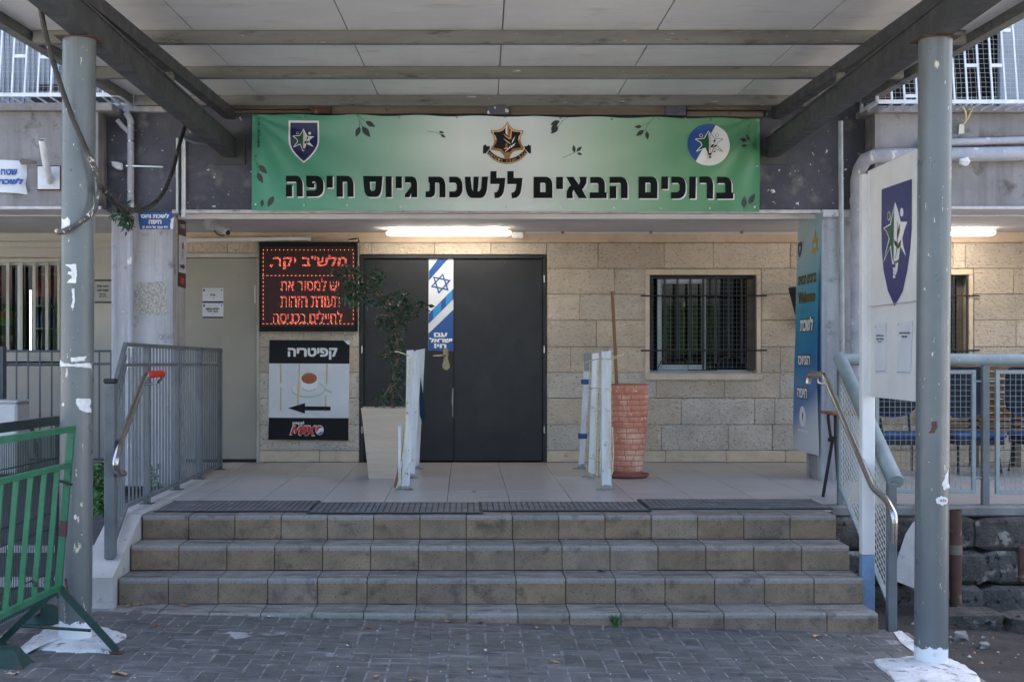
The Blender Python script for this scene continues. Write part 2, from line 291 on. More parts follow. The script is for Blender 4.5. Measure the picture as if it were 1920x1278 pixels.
    def lathe(s, cx, cy, prof, m, n=28, sm=True, cap=True):
        vs = []; fs = []
        for r, z in prof:
            for j in range(n):
                a = 2 * math.pi * j / n; vs.append((cx + r * math.cos(a), cy + r * math.sin(a), z))
        for i in range(len(prof) - 1):
            for j in range(n):
                j2 = (j + 1) % n; fs.append((i * n + j, i * n + j2, (i + 1) * n + j2, (i + 1) * n + j))
        s.add(vs, fs, m, sm)
        if cap: s.add(vs[:n], [tuple(range(n))[::-1]], m); s.add(vs[-n:], [tuple(range(n))], m)
        return s
    def poly(s, pts, f, m, holes=()):      # flat polygon(s) in the map f(x, y) -> world
        loops = [[Vector((p[0], -p[1], 0)) for p in pts]] + [[Vector((p[0], -p[1], 0)) for p in h] for h in holes]
        fl = [p for l in loops for p in l]; tris = tessellate_polygon(loops)
        fs = []
        for t in tris:
            a, b, c = (fl[i] for i in t)
            ar = (b.x - a.x) * (c.y - a.y) - (b.y - a.y) * (c.x - a.x)
            if abs(ar) < 1e-12: continue
            fs.append(t if ar > 0 else (t[0], t[2], t[1]))
        if getattr(f, 'fine', 0):       # keep large prints close to a waving sheet
            fl = [Vector(p) for p in fl]; todo = fs; fs = []; mid = {}
            while todo:
                t = todo.pop(); e = [(fl[t[k]] - fl[t[(k + 1) % 3]]).length for k in range(3)]; k = e.index(max(e))
                if e[k] < f.fine: fs.append(tuple(t)); continue
                a, b, c = t[k], t[(k + 1) % 3], t[(k + 2) % 3]; key = (min(a, b), max(a, b))
                if key not in mid: mid[key] = len(fl); fl.append((fl[a] + fl[b]) / 2)
                q = mid[key]; todo += [(a, q, c), (q, b, c)]
        return s.add([f(p.x, -p.y) for p in fl], fs, m)
    def slab(s, pts, f0, f1, m):           # polygon with thickness between two maps (f0 back, f1 front)
        s.poly(pts, f1, m); n = len(pts)
        ar = sum(pts[i][0] * pts[(i + 1) % n][1] - pts[(i + 1) % n][0] * pts[i][1] for i in range(n))
        P = pts if ar < 0 else pts[::-1]
        vs = [f1(*p) for p in P] + [f0(*p) for p in P]
        s.add(vs, [(i, n + i, n + (i + 1) % n, (i + 1) % n) for i in range(n)], m)
        return s.poly(pts, f0, m)
    def mesh(s, name, org=(0, 0, 0)):
        me = bpy.data.meshes.new(name); o = Vector(org)
        me.from_pydata([(v[0] - o.x, v[1] - o.y, v[2] - o.z) for v in s.v], [], s.f)
        me.polygons.foreach_set('material_index', s.m); me.polygons.foreach_set('use_smooth', s.s)
        for k in s.mats: me.materials.append(M[k])
        me.update(); return me
    def bbox(s):
        a = np.array(s.v); return a.min(0), a.max(0)
ORG = {}
def tag(o, label=None, cat=None, group=None, kind=None):
    for k, v in (('label', label), ('category', cat), ('group', group), ('kind', kind)):
        if v: o[k] = v
    return o
def thing(name, label, cat, loc, group=None, kind=None):
    o = bpy.data.objects.new(name, None); COL.objects.link(o); o.location = loc; o.empty_display_size = .05; ORG[o] = Vector(loc)
    return tag(o, label, cat, group, kind)
def part(name, mb, parent, label=None, kind=None):
    o = bpy.data.objects.new(name, mb.mesh(name, ORG[parent])); COL.objects.link(o); o.parent = parent; ORG[o] = ORG[parent]
    return tag(o, label, None, None, kind)
def inst(name, me, parent, loc, rot=(0, 0, 0), label=None):   # a part that shares its mesh with its like
    o = bpy.data.objects.new(name, me); COL.objects.link(o); o.parent = parent
    o.location = Vector(loc) - ORG[parent]; o.rotation_euler = rot; ORG[o] = Vector(loc)
    return tag(o, label)
def single(name, mb, label, cat, group=None, kind=None):
    a, b = mb.bbox(); loc = Vector(((a[0] + b[0]) / 2, (a[1] + b[1]) / 2, a[2]))
    o = bpy.data.objects.new(name, mb.mesh(name, loc)); COL.objects.link(o); o.location = loc; ORG[o] = loc
    return tag(o, label, cat, group, kind)
def struct(name, mb):
    o = bpy.data.objects.new(name, mb.mesh(name)); COL.objects.link(o); ORG[o] = Vector((0, 0, 0)); o['kind'] = 'structure'; return o
def copy_tree(o, loc=None, parent=None):
    c = o.copy(); COL.objects.link(c); ORG[c] = Vector(loc) if loc is not None else ORG[o]
    if loc is not None: c.location = loc
    if parent: c.parent = parent
    for ch in list(o.children): copy_tree(ch, None, c)
    return c
# maps from the photograph's pixel grid to a real surface at its distance
def P3(x, y, d): return ((x - VX) * d / F, d, HC - (y - VY) * d / F)
def front(d, layer=0, off=None):
    dd = d - .0016 * layer
    if off is None: return lambda x, y: ((x - VX) * d / F, dd, HC - (y - VY) * d / F)
    return lambda x, y: ((x - VX) * d / F, dd + off((x - VX) * d / F, HC - (y - VY) * d / F), HC - (y - VY) * d / F)
def side(X, layer=0):            # a plane X = const, seen obliquely
    XX = X - math.copysign(.0016, X) * layer
    def f(x, y):
        Y = X * F / (x - VX); return (XX, Y, HC - (y - VY) * Y / F)
    return f
# text: glyph outlines of Blender's own font, filled by winding number on a fine grid
def raster(t, rows=36, bold=0):
    c = bpy.data.curves.new('t', 'FONT'); c.body = t; c.fill_mode = 'NONE'; c.resolution_u = 5
    o = bpy.data.objects.new('t', c); COL.objects.link(o)
    dg = bpy.context.evaluated_depsgraph_get(); me = bpy.data.meshes.new_from_object(o.evaluated_get(dg))
    vs = np.array([v.co[:2] for v in me.vertices]); ed = np.array([e.vertices[:] for e in me.edges])
    bpy.data.objects.remove(o); bpy.data.curves.remove(c); bpy.data.meshes.remove(me)
    lo, hi = vs.min(0), vs.max(0); h = (hi[1] - lo[1]) / rows; cols = max(2, int((hi[0] - lo[0]) / h))
    # follow the loops so that every edge keeps its direction
    nxt = {}
    for a, b in ed: nxt.setdefault(a, []).append(b); nxt.setdefault(b, []).append(a)
    seen = set(); E = []
    for st in range(len(vs)):
        if st in seen or st not in nxt: continue
        loop = [st]; seen.add(st); cur = st
        cand = [q for q in nxt[st] if q == st + 1] or nxt[st]
        n_ = cand[0]
        while n_ is not None and n_ not in seen:
            loop.append(n_); seen.add(n_); w = [q for q in nxt[n_] if q not in seen]; n_ = w[0] if w else None
        E += [(loop[i], loop[(i + 1) % len(loop)]) for i in range(len(loop))]
    E = np.array(E); A = vs[E[:, 0]]; B = vs[E[:, 1]]; G = np.zeros((rows, cols), bool)
    xs = lo[0] + (np.arange(cols) + .5) * (hi[0] - lo[0]) / cols
    for r in range(rows):
        y = lo[1] + (r + .5) * h; up = (A[:, 1] <= y) & (B[:, 1] > y); dn = (A[:, 1] > y) & (B[:, 1] <= y)
        w = np.zeros(cols)
        for msk, sg in ((up, 1), (dn, -1)):
            a, b = A[msk], B[msk]
            for q in a[:, 0] + (y - a[:, 1]) / (b[:, 1] - a[:, 1]) * (b[:, 0] - a[:, 0]): w[xs > q] += sg
        G[rows - 1 - r] = w != 0
    if bold:
        G = np.pad(G, bold); K = G.copy()
        for dx in range(-bold, bold + 1):
            for dy in range(-bold, bold + 1):
                if dx * dx + dy * dy <= bold * bold + 1: K |= np.roll(np.roll(G, dx, 1), dy, 0)
        G = K
    return G
def text(mb, t, x0, y0, x1, y1, f, m, bold=0, rows=36, heb=True):
    G = raster(t[::-1] if heb else t, rows, bold); nr, nc = G.shape; vs = []; fs = []; live = {}
    def emit(a, b, r0, r1):
        o = len(vs)
        for cx, cy in ((a, r1), (b, r1), (b, r0), (a, r0)): vs.append(f(x0 + (x1 - x0) * cx / nc, y0 + (y1 - y0) * cy / nr))
        fs.append((o, o + 1, o + 2, o + 3))
    for r in range(nr + 1):
        runs = set()
        if r < nr:
            row = np.concatenate(([0], G[r].astype(int), [0])); d = np.diff(row)
            runs = set(zip(np.where(d == 1)[0].tolist(), np.where(d == -1)[0].tolist()))
        for k in list(live):
            if k not in runs: emit(k[0], k[1], live[k], r); del live[k]
        for k in runs: live.setdefault(k, r)
    return mb.add(vs, fs, m)
def arc(cx, cy, rx, ry, a0, a1, n=10):
    return [(cx + rx * math.cos(R(a0 + (a1 - a0) * i / n)), cy + ry * math.sin(R(a0 + (a1 - a0) * i / n))) for i in range(n + 1)]
def ellipse(cx, cy, rx, ry, n=24): return arc(cx, cy, rx, ry, 0, 360, n)[:-1]
# ================================================================ THE SETTING
GA, GB = -.519, -.0266                                # forecourt plane: z = GA + GB * X
def gz(X): return GA + GB * X
def G3(x, y, up=0):                                   # photo pixel -> point on the forecourt
    Y = (HC - GA) * F / ((y - VY) + GB * (x - VX)); X = (x - VX) * Y / F
    return (X, Y, gz(X) + up)
def gmap(up): return lambda x, y: G3(x, y, up)
# ground to the horizon
m = MB(); m.box(-400, 400, -400, 400, -1.2, -.86, 'street'); struct('ground', m)
# paved forecourt: herringbone pavers with sand joints
UX = .1
m = MB(); x0, x1, y0, y1 = -6.0, 2.63, -3.0, 7.90
m.hexa([(x0, y0, -.86), (x1, y0, -.86), (x1, y1, -.86), (x0, y1, -.86), (x0, y0, gz(x0) - .0028), (x1, y0, gz(x1) - .0028), (x1, y1, gz(x1) - .0028), (x0, y1, gz(x0) - .0028)], 'joint_sand')
paving = struct('paving', m)
def brick_mesh(w, d):
    m = MB(); m.box(.0032, w - .0032, .0032, d - .0032, -.05, 0, 'paver', .004)
    sh = Matrix.Identity(4); sh[2][0] = GB
    me = m.mesh('brick'); me.transform(sh); return me
bh, bv = brick_mesh(.2, .1), brick_mesh(.1, .2)
cells = []
rb = random.Random(3)
for i in range(-40, 27):
    for j in range(45, 79):
        q = (i + j) % 4
        if q in (0, 2):
            w, d = ((.2, .1) if q == 0 else (.1, .2)); X, Y = i * .1 + .02, j * .1 - .03
            if X + w > 2.62 or Y > 7.84: continue
            cells.append((X, Y, q, w, d))
def inview(c):
    X, Y = c[0] + c[3] / 2, c[1] + c[4] / 2; px = VX + F * X / Y; py = VY + (HC - gz(X)) * F / Y
    return -20 < px < 1940 and py < 1300
near = sorted([c for c in cells if inview(c)], key=lambda c: c[1])[:300]; ns = set(near)
for c in near:
    o = inst('brick', bh if c[2] == 0 else bv, paving, (c[0], c[1], gz(c[0]) + rb.uniform(-.0018, .0018)), (rb.uniform(-.008, .008), rb.uniform(-.008, .008), rb.uniform(-.006, .006)))
rest = MB()
for c in cells:
    if c in ns: continue
    X, Y, q, w, d = c; g = .0032; dz = rb.uniform(-.0018, .0018)
    a = (X + g, X + w - g, Y + g, Y + d - g); t = .005
    rest.add([(a[0], a[2], gz(a[0]) - .02 + dz), (a[1], a[2], gz(a[1]) - .02 + dz), (a[1], a[3], gz(a[1]) - .02 + dz), (a[0], a[3], gz(a[0]) - .02 + dz),
              (a[0] + t, a[2] + t, gz(a[0]) + dz), (a[1] - t, a[2] + t, gz(a[1]) + dz), (a[1] - t, a[3] - t, gz(a[1]) + dz), (a[0] + t, a[3] - t, gz(a[0]) + dz)],
             [(4, 5, 6, 7), (0, 1, 5, 4), (1, 2, 6, 5), (2, 3, 7, 6), (3, 0, 4, 7)], 'paver')
part('brick_field', rest, paving, None, 'stuff')
# dirt yard on the right and the rising side road on the left
def sheet(name, xs, ys, zf, mt):
    m = MB(); vs = [(x, y, zf(x, y)) for y in ys for x in xs]; n = len(xs)
    m.add(vs, [(j * n + i, j * n + i + 1, (j + 1) * n + i + 1, (j + 1) * n + i) for j in range(len(ys) - 1) for i in range(n - 1)], mt, True); return struct(name, m)
fr = lambda a, b, n: [a + (b - a) * i / n for i in range(n + 1)]
def dirt_z(x, y): return -.602 - max(0, min(1, (x - 2.6) / 1.0)) * .045 - max(0, (y - 7.4)) * .045 + .03 * noise.noise(Vector((x * 2.2, y * 2.2, 0))) * min(1, max(0, (x - 2.6) * 3)) + .012 * noise.noise(Vector((x * 9, y * 9, 3))) * min(1, max(0, (x - 2.6) * 3))
sheet('dirt_yard', fr(2.38, 8.0, 70), fr(-3.0, 9.5, 120), dirt_z, 'dirt')
def road_z(x, y):
    t = min(1, max(0, (y - 7.6) / 4.9)); return -.462 + .44 * t + .004 * noise.noise(Vector((x, y, 0)))
sheet('side_road', fr(-14, -2.30, 40), fr(7.86, 12.95, 30), road_z, 'asphalt')
m = MB()
for a, b in ((8.3, 8.55), (9.2, 9.42)):
    m.add([(-6, a, road_z(-6, a) + .006), (-2.6, a, road_z(-2.6, a) + .006), (-2.6, b, road_z(-2.6, b) + .006), (-6, b, road_z(-6, b) + .006)], [(0, 1, 2, 3)], 'white_paint')
struct('road_marking', m)
# ---------------- stairs: four rows of nosed stone blocks
RY = [8.74, 8.44, 8.14, 7.85]; RZ = [0, -.156, -.312, -.468]; PX0, PW = -2.11, .3033
m = MB()
for k in range(4): m.box(PX0 + .004, 2.436, RY[k] + .012, RY[k] + .36 if k else 9.05, RZ[k] - .30, RZ[k] - .008, 'step_gap')
stairs = struct('stairs', m)
def block_mesh(h, dep):       # a nosed block: rounded front edge, tan riser, grey tread
    m = MB(); w = PW - .0045; r = .016; prof = [(0, -h), (0, -r)] + [(r - r * math.cos(R(a)), -r + r * math.sin(R(a))) for a in (25, 50, 75, 90)] + [(dep, 0)]
    n = len(prof); e = .003
    vs = [(x, p[0], p[1]) for x in (0, e, w - e, w) for p in prof]
    vs = [(v[0], v[1] + (.002 if v[0] in (0, w) else 0), v[2] - (.002 if v[0] in (0, w) else 0)) for v in vs]
    for c in range(3):
        for i in range(n - 1):
            mt = 'riser_stone' if i == 0 else ('tread_stone' if i == n - 2 else 'nosing_stone')
            m.add([vs[c * n + i], vs[(c + 1) * n + i], vs[(c + 1) * n + i + 1], vs[c * n + i + 1]], [(0, 1, 2, 3)], mt, 0 < i < n - 2)
    for x0, rev in ((0, False), (3, True)):
        q = vs[x0 * n:(x0 + 1) * n] + [(vs[x0 * n][0], dep, -h)]; ids = tuple(range(n + 1)); m.add(q, [ids if rev else ids[::-1]], 'riser_stone')
    # the worn light band just below and behind the nosing
    m.box(.004, w - .004, -.0012, .004, -.030, -.014, 'nosing_stone'); return m
bm_ = {}
for k in range(4):
    h = .156 if k < 3 else .20
    bm_[k] = block_mesh(h - (.004 if k < 3 else 0), .298).mesh('stair_block')
    for i in range(15):
        inst('stair_block', bm_[k], stairs, (PX0 + PW * i + .0035, RY[k] + rb.uniform(-.0015, .0015), RZ[k] + rb.uniform(-.0015, .0015)), (0, 0, rb.uniform(-.002, .002)))
# left cheek wall of the stairs
m = MB(); X0, X1 = -2.33, -2.118
m.hexa([(X0, 8.04, -.60), (X1, 8.04, -.60), (X1, 8.76, -.60), (X0, 8.76, -.60), (X0, 8.04, -.290), (X1, 8.04, -.290), (X1, 8.76, .002), (X0, 8.76, .002)], 'cheek')
m.hexa([(X0, 8.76, -.60), (X1, 8.76, -.60), (X1, 13.0, -.60), (X0, 13.0, -.60), (X0, 8.76, .002), (X1, 8.76, .002), (X1, 13.0, .002), (X0, 13.0, .002)], 'cheek')
m.box(X0 - .02, X1 + .03, 7.93, 8.04, -.60, -.435, 'concrete', .02)
cheek = struct('stair_cheek_wall', m)
# ---------------- landing slab and its tiles
m = MB(); m.box(-2.12, 2.50, 9.04, 13.2, -.7, -.012, 'grout'); m.box(-3.4, -2.12, 11.55, 13.2, -.7, -.012, 'grout'); m.box(2.50, 9, 9.44, 13.2, -.9, -.012, 'grout')
landing = struct('landing', m)
rows = [(9.043, 10.28), (10.28, 11.48), (11.48, 12.68), (12.68, 13.04)]; tm = {}
for ri, (a, b) in enumerate(rows):
    tm[ri] = MB().box(.0018, .4482, 0, b - a - .0036, -.012, 0, 'tile', .0012).mesh('floor_tile')
    for i in range(-7, 18):
        X = -.121 + .45 * i
        if X < -2.12 - .01 and ri < 2: continue
        if X > 2.05 and ri == 0: continue
        if X < -3.4: continue
        inst('floor_tile', tm[ri], landing, (X, a + .0018, rb.uniform(-.0006, .0006)))
t0 = MB().box(.0018, .4482, 0, .83, -.012, 0, 'tile', .0012).mesh('floor_tile')
for i in range(5, 15): inst('floor_tile', t0, landing, (-.121 + .45 * i, 9.447, 0))
t0 = MB().box(.0018, .24, 0, 1.233, -.012, 0, 'tile', .0012).mesh('floor_tile')
inst('floor_tile', t0, landing, (-.121 - .45 * 4 - .242, 9.045, 0)); inst('floor_tile', MB().box(.0018, .24, 0, 1.196, -.012, 0, 'tile', .0012).mesh('floor_tile'), landing, (-.121 - .45 * 4 - .242, 10.282, 0))
inst('floor_tile', MB().box(.0018, .36, 0, .36, -.012, 0, 'tile', .0012).mesh('floor_tile'), landing, (2.13, 9.045, 0))
# kerb edge of the right-hand terrace with the rough retaining wall under it
m = MB(); m.box(2.50, 9, 9.36, 9.44, -1.0, -.07, 'dark_rock'); rw = struct('retaining_wall', m)
r2 = random.Random(5); x = 2.44
while x < 7.5:
    w = r2.uniform(.5, .95); q = MB(); q.box(x, x + w - .006, 9.30, 9.445, -.075, -.004, 'kerb_concrete', .012); part('kerb_stone', q, rw); x += w
def rock(cx, cy, cz, sx, sy, sz, mt, seed, n=3, amp=.22):
    bm = bmesh.new(); bmesh.ops.create_cube(bm, size=1); bmesh.ops.bevel(bm, geom=bm.edges[:], offset=.12, segments=1, affect='EDGES')
    bmesh.ops.subdivide_edges(bm, edges=bm.edges[:], cuts=1, use_grid_fill=True) if n > 1 else None
    for v in bm.verts:
        k = noise.noise_vector(v.co * 1.7 + Vector((seed * 3.1, seed, 0))) * amp; v.co += k
    bm.verts.ensure_lookup_table(); q = MB()
    q.add([(cx + v.co.x * sx, cy + v.co.y * sy, cz + v.co.z * sz) for v in bm.verts], [tuple(v.index for v in f.verts) for f in bm.faces], mt); bm.free(); return q
for z0, z1, st in ((-.30, -.085, 2.5), (-.53, -.315, 2.35), (-.80, -.55, 2.45)):
    x = st
    while x < 7.4:
        w = r2.uniform(.4, .8); cy = 9.35 if z0 > -.5 else 9.30
        part('wall_stone', rock(x + w / 2, cy + r2.uniform(-.02, .02), (z0 + z1) / 2, w * 1.02, .20, (z1 - z0) * 1.05, 'dark_rock', r2.random() * 20, amp=.07), rw); x += w
m = MB()
kx = [(3.15, 8.55), (3.65, 8.50), (4.2, 8.42)]
kerb = thing('broken_kerb', 'broken line of low dirty kerb stones in the dirt yard below the terrace', 'kerb', (3.9, 8.5, -.70))
for i, (a, b) in enumerate(((2.95, 3.42), (3.43, 3.98), (4.0, 4.6), (4.62, 5.3))):
    part('kerb_stone', rock((a + b) / 2, 8.52 - .05 * i, -.64 - .012 * i, b - a, .24, .13, 'dark_rock', 4 + i, amp=.06), kerb)
# ---------------- the building
WALL = 13.05
bld = MB()
bld.box(-9, -2.62, WALL + .05, WALL + .3, 2.02, 2.6, 'cream_wall')
for x0, x1, z0, z1 in ((-9, -6.2, -.8, 2.02), (-3.96, -2.70, -.8, 2.02), (-6.2, -3.96, -.8, .94), (-6.2, -3.96, 1.93, 2.02)): bld.box(x0, x1, WALL + .05, WALL + .3, z0, z1, 'cream_wall')
bld.box(-2.70, -1.0, WALL + .02, WALL + .3, -.5, 2.6, 'mortar'); bld.box(-1.0, .80, WALL + .02, WALL + .3, 2.035, 2.6, 'mortar'); bld.box(-1.0, .80, WALL + .13, WALL + .3, -.5, 2.03, 'void')
for x0, x1, z0, z1 in ((.80, 1.815, -.5, 2.6), (2.86, 3.87, -.5, 2.6), (1.815, 2.86, -.5, .84), (1.815, 2.86, 1.83, 2.6), (3.87, 4.935, -.5, .84), (3.87, 4.935, 1.83, 2.6), (4.935, 9, -.5, 2.6)): bld.box(x0, x1, WALL + .016, WALL + .3, z0, z1, 'mortar')
bld.box(-9, 9, WALL + 3.2, WALL + 3.4, -1, 9, 'void'); bld.box(-9, -8.8, 11.5, WALL + 3.2, -1, 9, 'void'); bld.box(8.8, 9, 11.5, WALL + 3.2, -1, 9, 'void')
bld.box(-6.2, 9, WALL + .3, WALL + 3.2, -.9, -.02, 'void')
building = thing('building', 'two storey entrance building with stone clad wall, lavender columns and dark blue lintel', 'building', (0, 13.05, 0))
part('wall', bld, building)
m = MB(); m.box(-9, 9, 11.50, WALL + 3.2, 2.245, 2.60, 'soffit'); m.box(-9, -3.0, 10.95, 11.498, 2.256, 2.60, 'soffit'); m.box(3.37, 9, 10.95, 11.498, 2.256, 2.60, 'soffit')
m.box(-2.95, 3.36, 11.18, 11.50, 2.238, 2.245, 'soffit'); m.box(-2.42, 2.98, 11.28, 11.34, 2.200, 2.240, 'soffit')
part('soffit', m, building)
m = MB(); m.box(-2.985, 3.355, 11.16, 11.50, 2.248, 3.16, 'slate_paint'); part('lintel_beam', m, building)
m = MB(); m.box(-9, -2.99, 10.90, 11.5, 2.262, 3.035, 'fascia_grey'); part('fascia', m, building, 'grey fascia left of the canopy with a pipe stub and a cloth sign')
m = MB(); m.box(3.36, 9, 10.90, 11.5, 2.262, 3.02, 'fascia_grey'); part('fascia', m, building, 'grey fascia right of the canopy behind two horizontal pipes')
m = MB(); m.box(-9, -2.86, 10.84, 11.5, 3.036, 3.10, 'fascia_grey', .006); part('sill_course', m, building)
m = MB(); m.box(3.28, 9, 10.84, 11.5, 3.021, 3.075, 'fascia_grey', .006); part('sill_course', m, building)
m = MB(); m.box(-2.84, -2.44, 11.10, 11.158, 3.075, 3.16, 'lavender'); part('sill_block', m, building)
m = MB(); m.box(-2.44, 2.98, 11.135, 11.159, 2.232, 2.262, 'ledge', .005); m.box(-9, -2.96, 10.87, 10.899, 2.236, 2.262, 'ledge', .004); m.box(3.35, 9, 10.87, 10.899, 2.236, 2.262, 'ledge', .004)
m.box(2.985, 3.4, 11.12, 11.158, 2.20, 2.262, 'white_paint', .008)
part('drip_edge', m, building)
# upper floor
m = MB(); m.box(-2.80, 3.36, 11.05, 11.5, 3.162, 9, 'fascia_grey'); m.box(-9, -6.6, 11.05, 11.5, 3.10, 9, 'fascia_grey'); m.box(7.2, 9, 11.05, 11.5, 3.08, 9, 'fascia_grey')
m.box(-6.6, -2.8, 11.05, 11.5, 5.0, 9, 'fascia_grey'); m.box(3.36, 7.2, 11.05, 11.5, 5.0, 9, 'fascia_grey'); m.box(-9, 9, 11.5, 16.4, 8.7, 9, 'fascia_grey')
part('upper_wall', m, building)
m = MB()
for i in range(9):
    a = -2.62 + .245 * i; m.box(a, a + .24, 11.00, 11.048, 3.165, 3.215, 'brick_red', .004)
for i in range(5): m.box(2.3 + .245 * i, 2.54 + .245 * i, 11.00, 11.048, 3.165, 3.215, 'brick_red', .004)
part('brick_course', m, building)
for nm, x0, x1, lb in (('column', -2.955, -2.433, 'peeling lavender column at the left end of the lintel'), ('column', 2.99, 3.40, 'lavender column at the right end with a long blue banner on its side')):
    m = MB(); m.box(x0, x1, 11.17, 11.65, -.05, 2.246, 'lavender', .008)
    if x0 > 0: m.lathe(3.19, 11.40, [(.235, -.02), (.235, .19), (.22, .205), (.10, .206)], 'fascia_grey', 24)
    c = part(nm, m, building, lb)
    if x0 < 0:
        q = MB(); pr = random.Random(2); pts = []
        for (ax, ay), (bx, by) in zip([(256, 530), (311, 528), (313, 590), (254, 588)], [(311, 528), (313, 590), (254, 588), (256, 530)]):
            for k in range(7): t = k / 7; pts.append((ax + (bx - ax) * t + pr.uniform(-1.5, 1.5), ay + (by - ay) * t + pr.uniform(-1.8, 1.8)))
        q.poly(pts, front(11.168, 1), 'plaster_scar'); sc_ = bpy.data.objects.new('plaster_scar', q.mesh('plaster_scar', ORG[building])); COL.objects.link(sc_); sc_.parent = c
# ---------------- stone cladding, stone by stone
ys = [455, 503.3, 551.5, 600, 650, 698, 746, 795.5, 844, 866.3]
zc = [HC - (y - VY) * WALL / F for y in ys]; zc[-1] = .001
XW = lambda x: (x - VX) * WALL / F
def stone(x0, x1, z0, z1, mt, proud=0):
    g = .0022; q = MB(); q.box(x0 + g, x1 - g, WALL - .012 - proud, WALL + .015, z0 + g, z1 - g, mt, .004); return q
def course(k, px, tones=None, mt=None):
    for i in range(len(px) - 1):
        m_ = mt or ('stone_smooth' if k == 8 else ('stone_pale' if (k >= 5 and r2.random() < .75) else 'stone'))
        part('wall_stone', stone(XW(px[i]), XW(px[i + 1]), zc[k + 1], zc[k], m_, r2.uniform(0, .006)), building)
course(0, [1025, 1121, 1245, 1337, 1481, 1580]); course(1, [1025, 1152, 1210]); course(1, [1427, 1560]); course(2, [1025, 1087, 1210]); course(2, [1427, 1500, 1590])
course(3, [1025, 1118, 1210]); course(3, [1427, 1530, 1600]); course(4, [1025, 1070, 1140, 1210]); course(4, [1427, 1462, 1560]); 
course(5, [1025, 1118, 1230, 1358, 1462, 1590]); course(6, [1025, 1100, 1170, 1277, 1414, 1452, 1590]); course(7, [1025, 1140, 1240, 1365, 1448, 1590]); course(8, [1025, 1130, 1248, 1361, 1472, 1600])
for k, l in enumerate([[1590, 1705, 1786, 1809, 1925, 2060], [1540, 1605], [1540, 1605], [1540, 1605], [1540, 1605], [1590, 1700, 1800, 1900, 2030], [1590, 1660, 1780, 1880, 2010], [1590, 1690, 1760, 1880, 2030], [1600, 1720, 1840, 1950, 2060]]): course(k, l)
for k, l in ((1, [1825, 1899, 2030]), (2, [1825, 1980, 2060]), (3, [1825, 1904, 2040]), (4, [1825, 1960, 2060])): course(k, l)
# left of the double door and the courses over the doors
for k, l in enumerate([[485, 560, 674], [485, 600, 674], [485, 530, 674], [485, 570, 674], [485, 590, 674], [485, 540, 674], [485, 620, 674], [485, 561, 674], [485, 599, 674]]): course(k, l)
for a, b in ((674, 697), (697, 815), (815, 920), (920, 1025)): part('wall_stone', stone(XW(a), XW(b), HC - (478 - VY) * WALL / F + .004, zc[0], 'stone'), building)
for a, b in ((336, 427), (427, 485)): part('wall_stone', stone(XW(a), XW(b), HC - (474 - VY) * WALL / F, zc[0] + .012, 'stone'), building)
m = MB(); m.box(XW(336), 9, WALL - .016, WALL + .015, zc[0] + .003, 2.2449, 'sand_plaster'); part('plaster_band', m, building)
# ---------------- canopy
def Zr(Y): return 2.876 + .0276 * Y                 # underside of the roof sheets
SK = .014                                            # the canopy is turned a little against the facade
def cx(X, Y): return X + SK * (Y - 10.9)
canopy = thing('canopy', 'steel canopy of white roof sheets on grey purlins over the entrance steps', 'canopy', (0, 8, 2.7))
edges = [-2.72, -1.683, -.703, .277, 1.257, 2.237, 3.27]
for a, b in zip(edges[:-1], edges[1:]):
    q = MB(); g = .004
    P = [(cx(a + g, Y), Y, Zr(Y)) for Y in (6.25,)] + [(cx(b - g, 6.25), 6.25, Zr(6.25)), (cx(b - g, 10.99), 10.99, Zr(10.99)), (cx(a + g, 10.99), 10.99, Zr(10.99))]
    q.hexa(P + [(p[0], p[1], p[2] + .04) for p in P], 'roof_sheet'); part('roof_sheet', q, canopy)
q = MB()
q.hexa([(cx(-2.8, 6.2), 6.2, Zr(6.2) + .0405), (cx(3.33, 6.2), 6.2, Zr(6.2) + .0405), (cx(3.33, 10.99), 10.99, Zr(10.99) + .0405), (cx(-2.8, 10.99), 10.99, Zr(10.99) + .0405),
        (cx(-2.8, 6.2), 6.2, Zr(6.2) + .07), (cx(3.33, 6.2), 6.2, Zr(6.2) + .07), (cx(3.33, 10.99), 10.99, Zr(10.99) + .07), (cx(-2.8, 10.99), 10.99, Zr(10.99) + .07)], 'galv'); part('roof_cover', q, canopy)
for X in (-2.76, 3.305):
    q = MB(); q.bar((cx(X, 6.25), 6.25, Zr(6.25) - .012), (cx(X, 10.97), 10.97, Zr(10.97) - .012), .07, .10, 'purlin_grey'); part('edge_trim', q, canopy)
for Y in (6.3, 7.23, 8.45, 9.67, 10.92):
    q = MB(); z = Zr(Y); q.box(-2.70 + SK * (Y - 10.9), 3.20 + SK * (Y - 10.9) * .5, Y, Y + .06, z - .084, z - .001, 'purlin_grey', .004); part('purlin', q, canopy)
for s_, X in ((-1, -1.953), (1, 2.60)):
    q = MB(); q.bar((cx(X, 6.22), 6.22, Zr(6.22) - .128), (cx(X, 11.12), 11.12, Zr(11.12) - .128), .075, .085, 'beam_dark'); part('rafter', q, canopy)
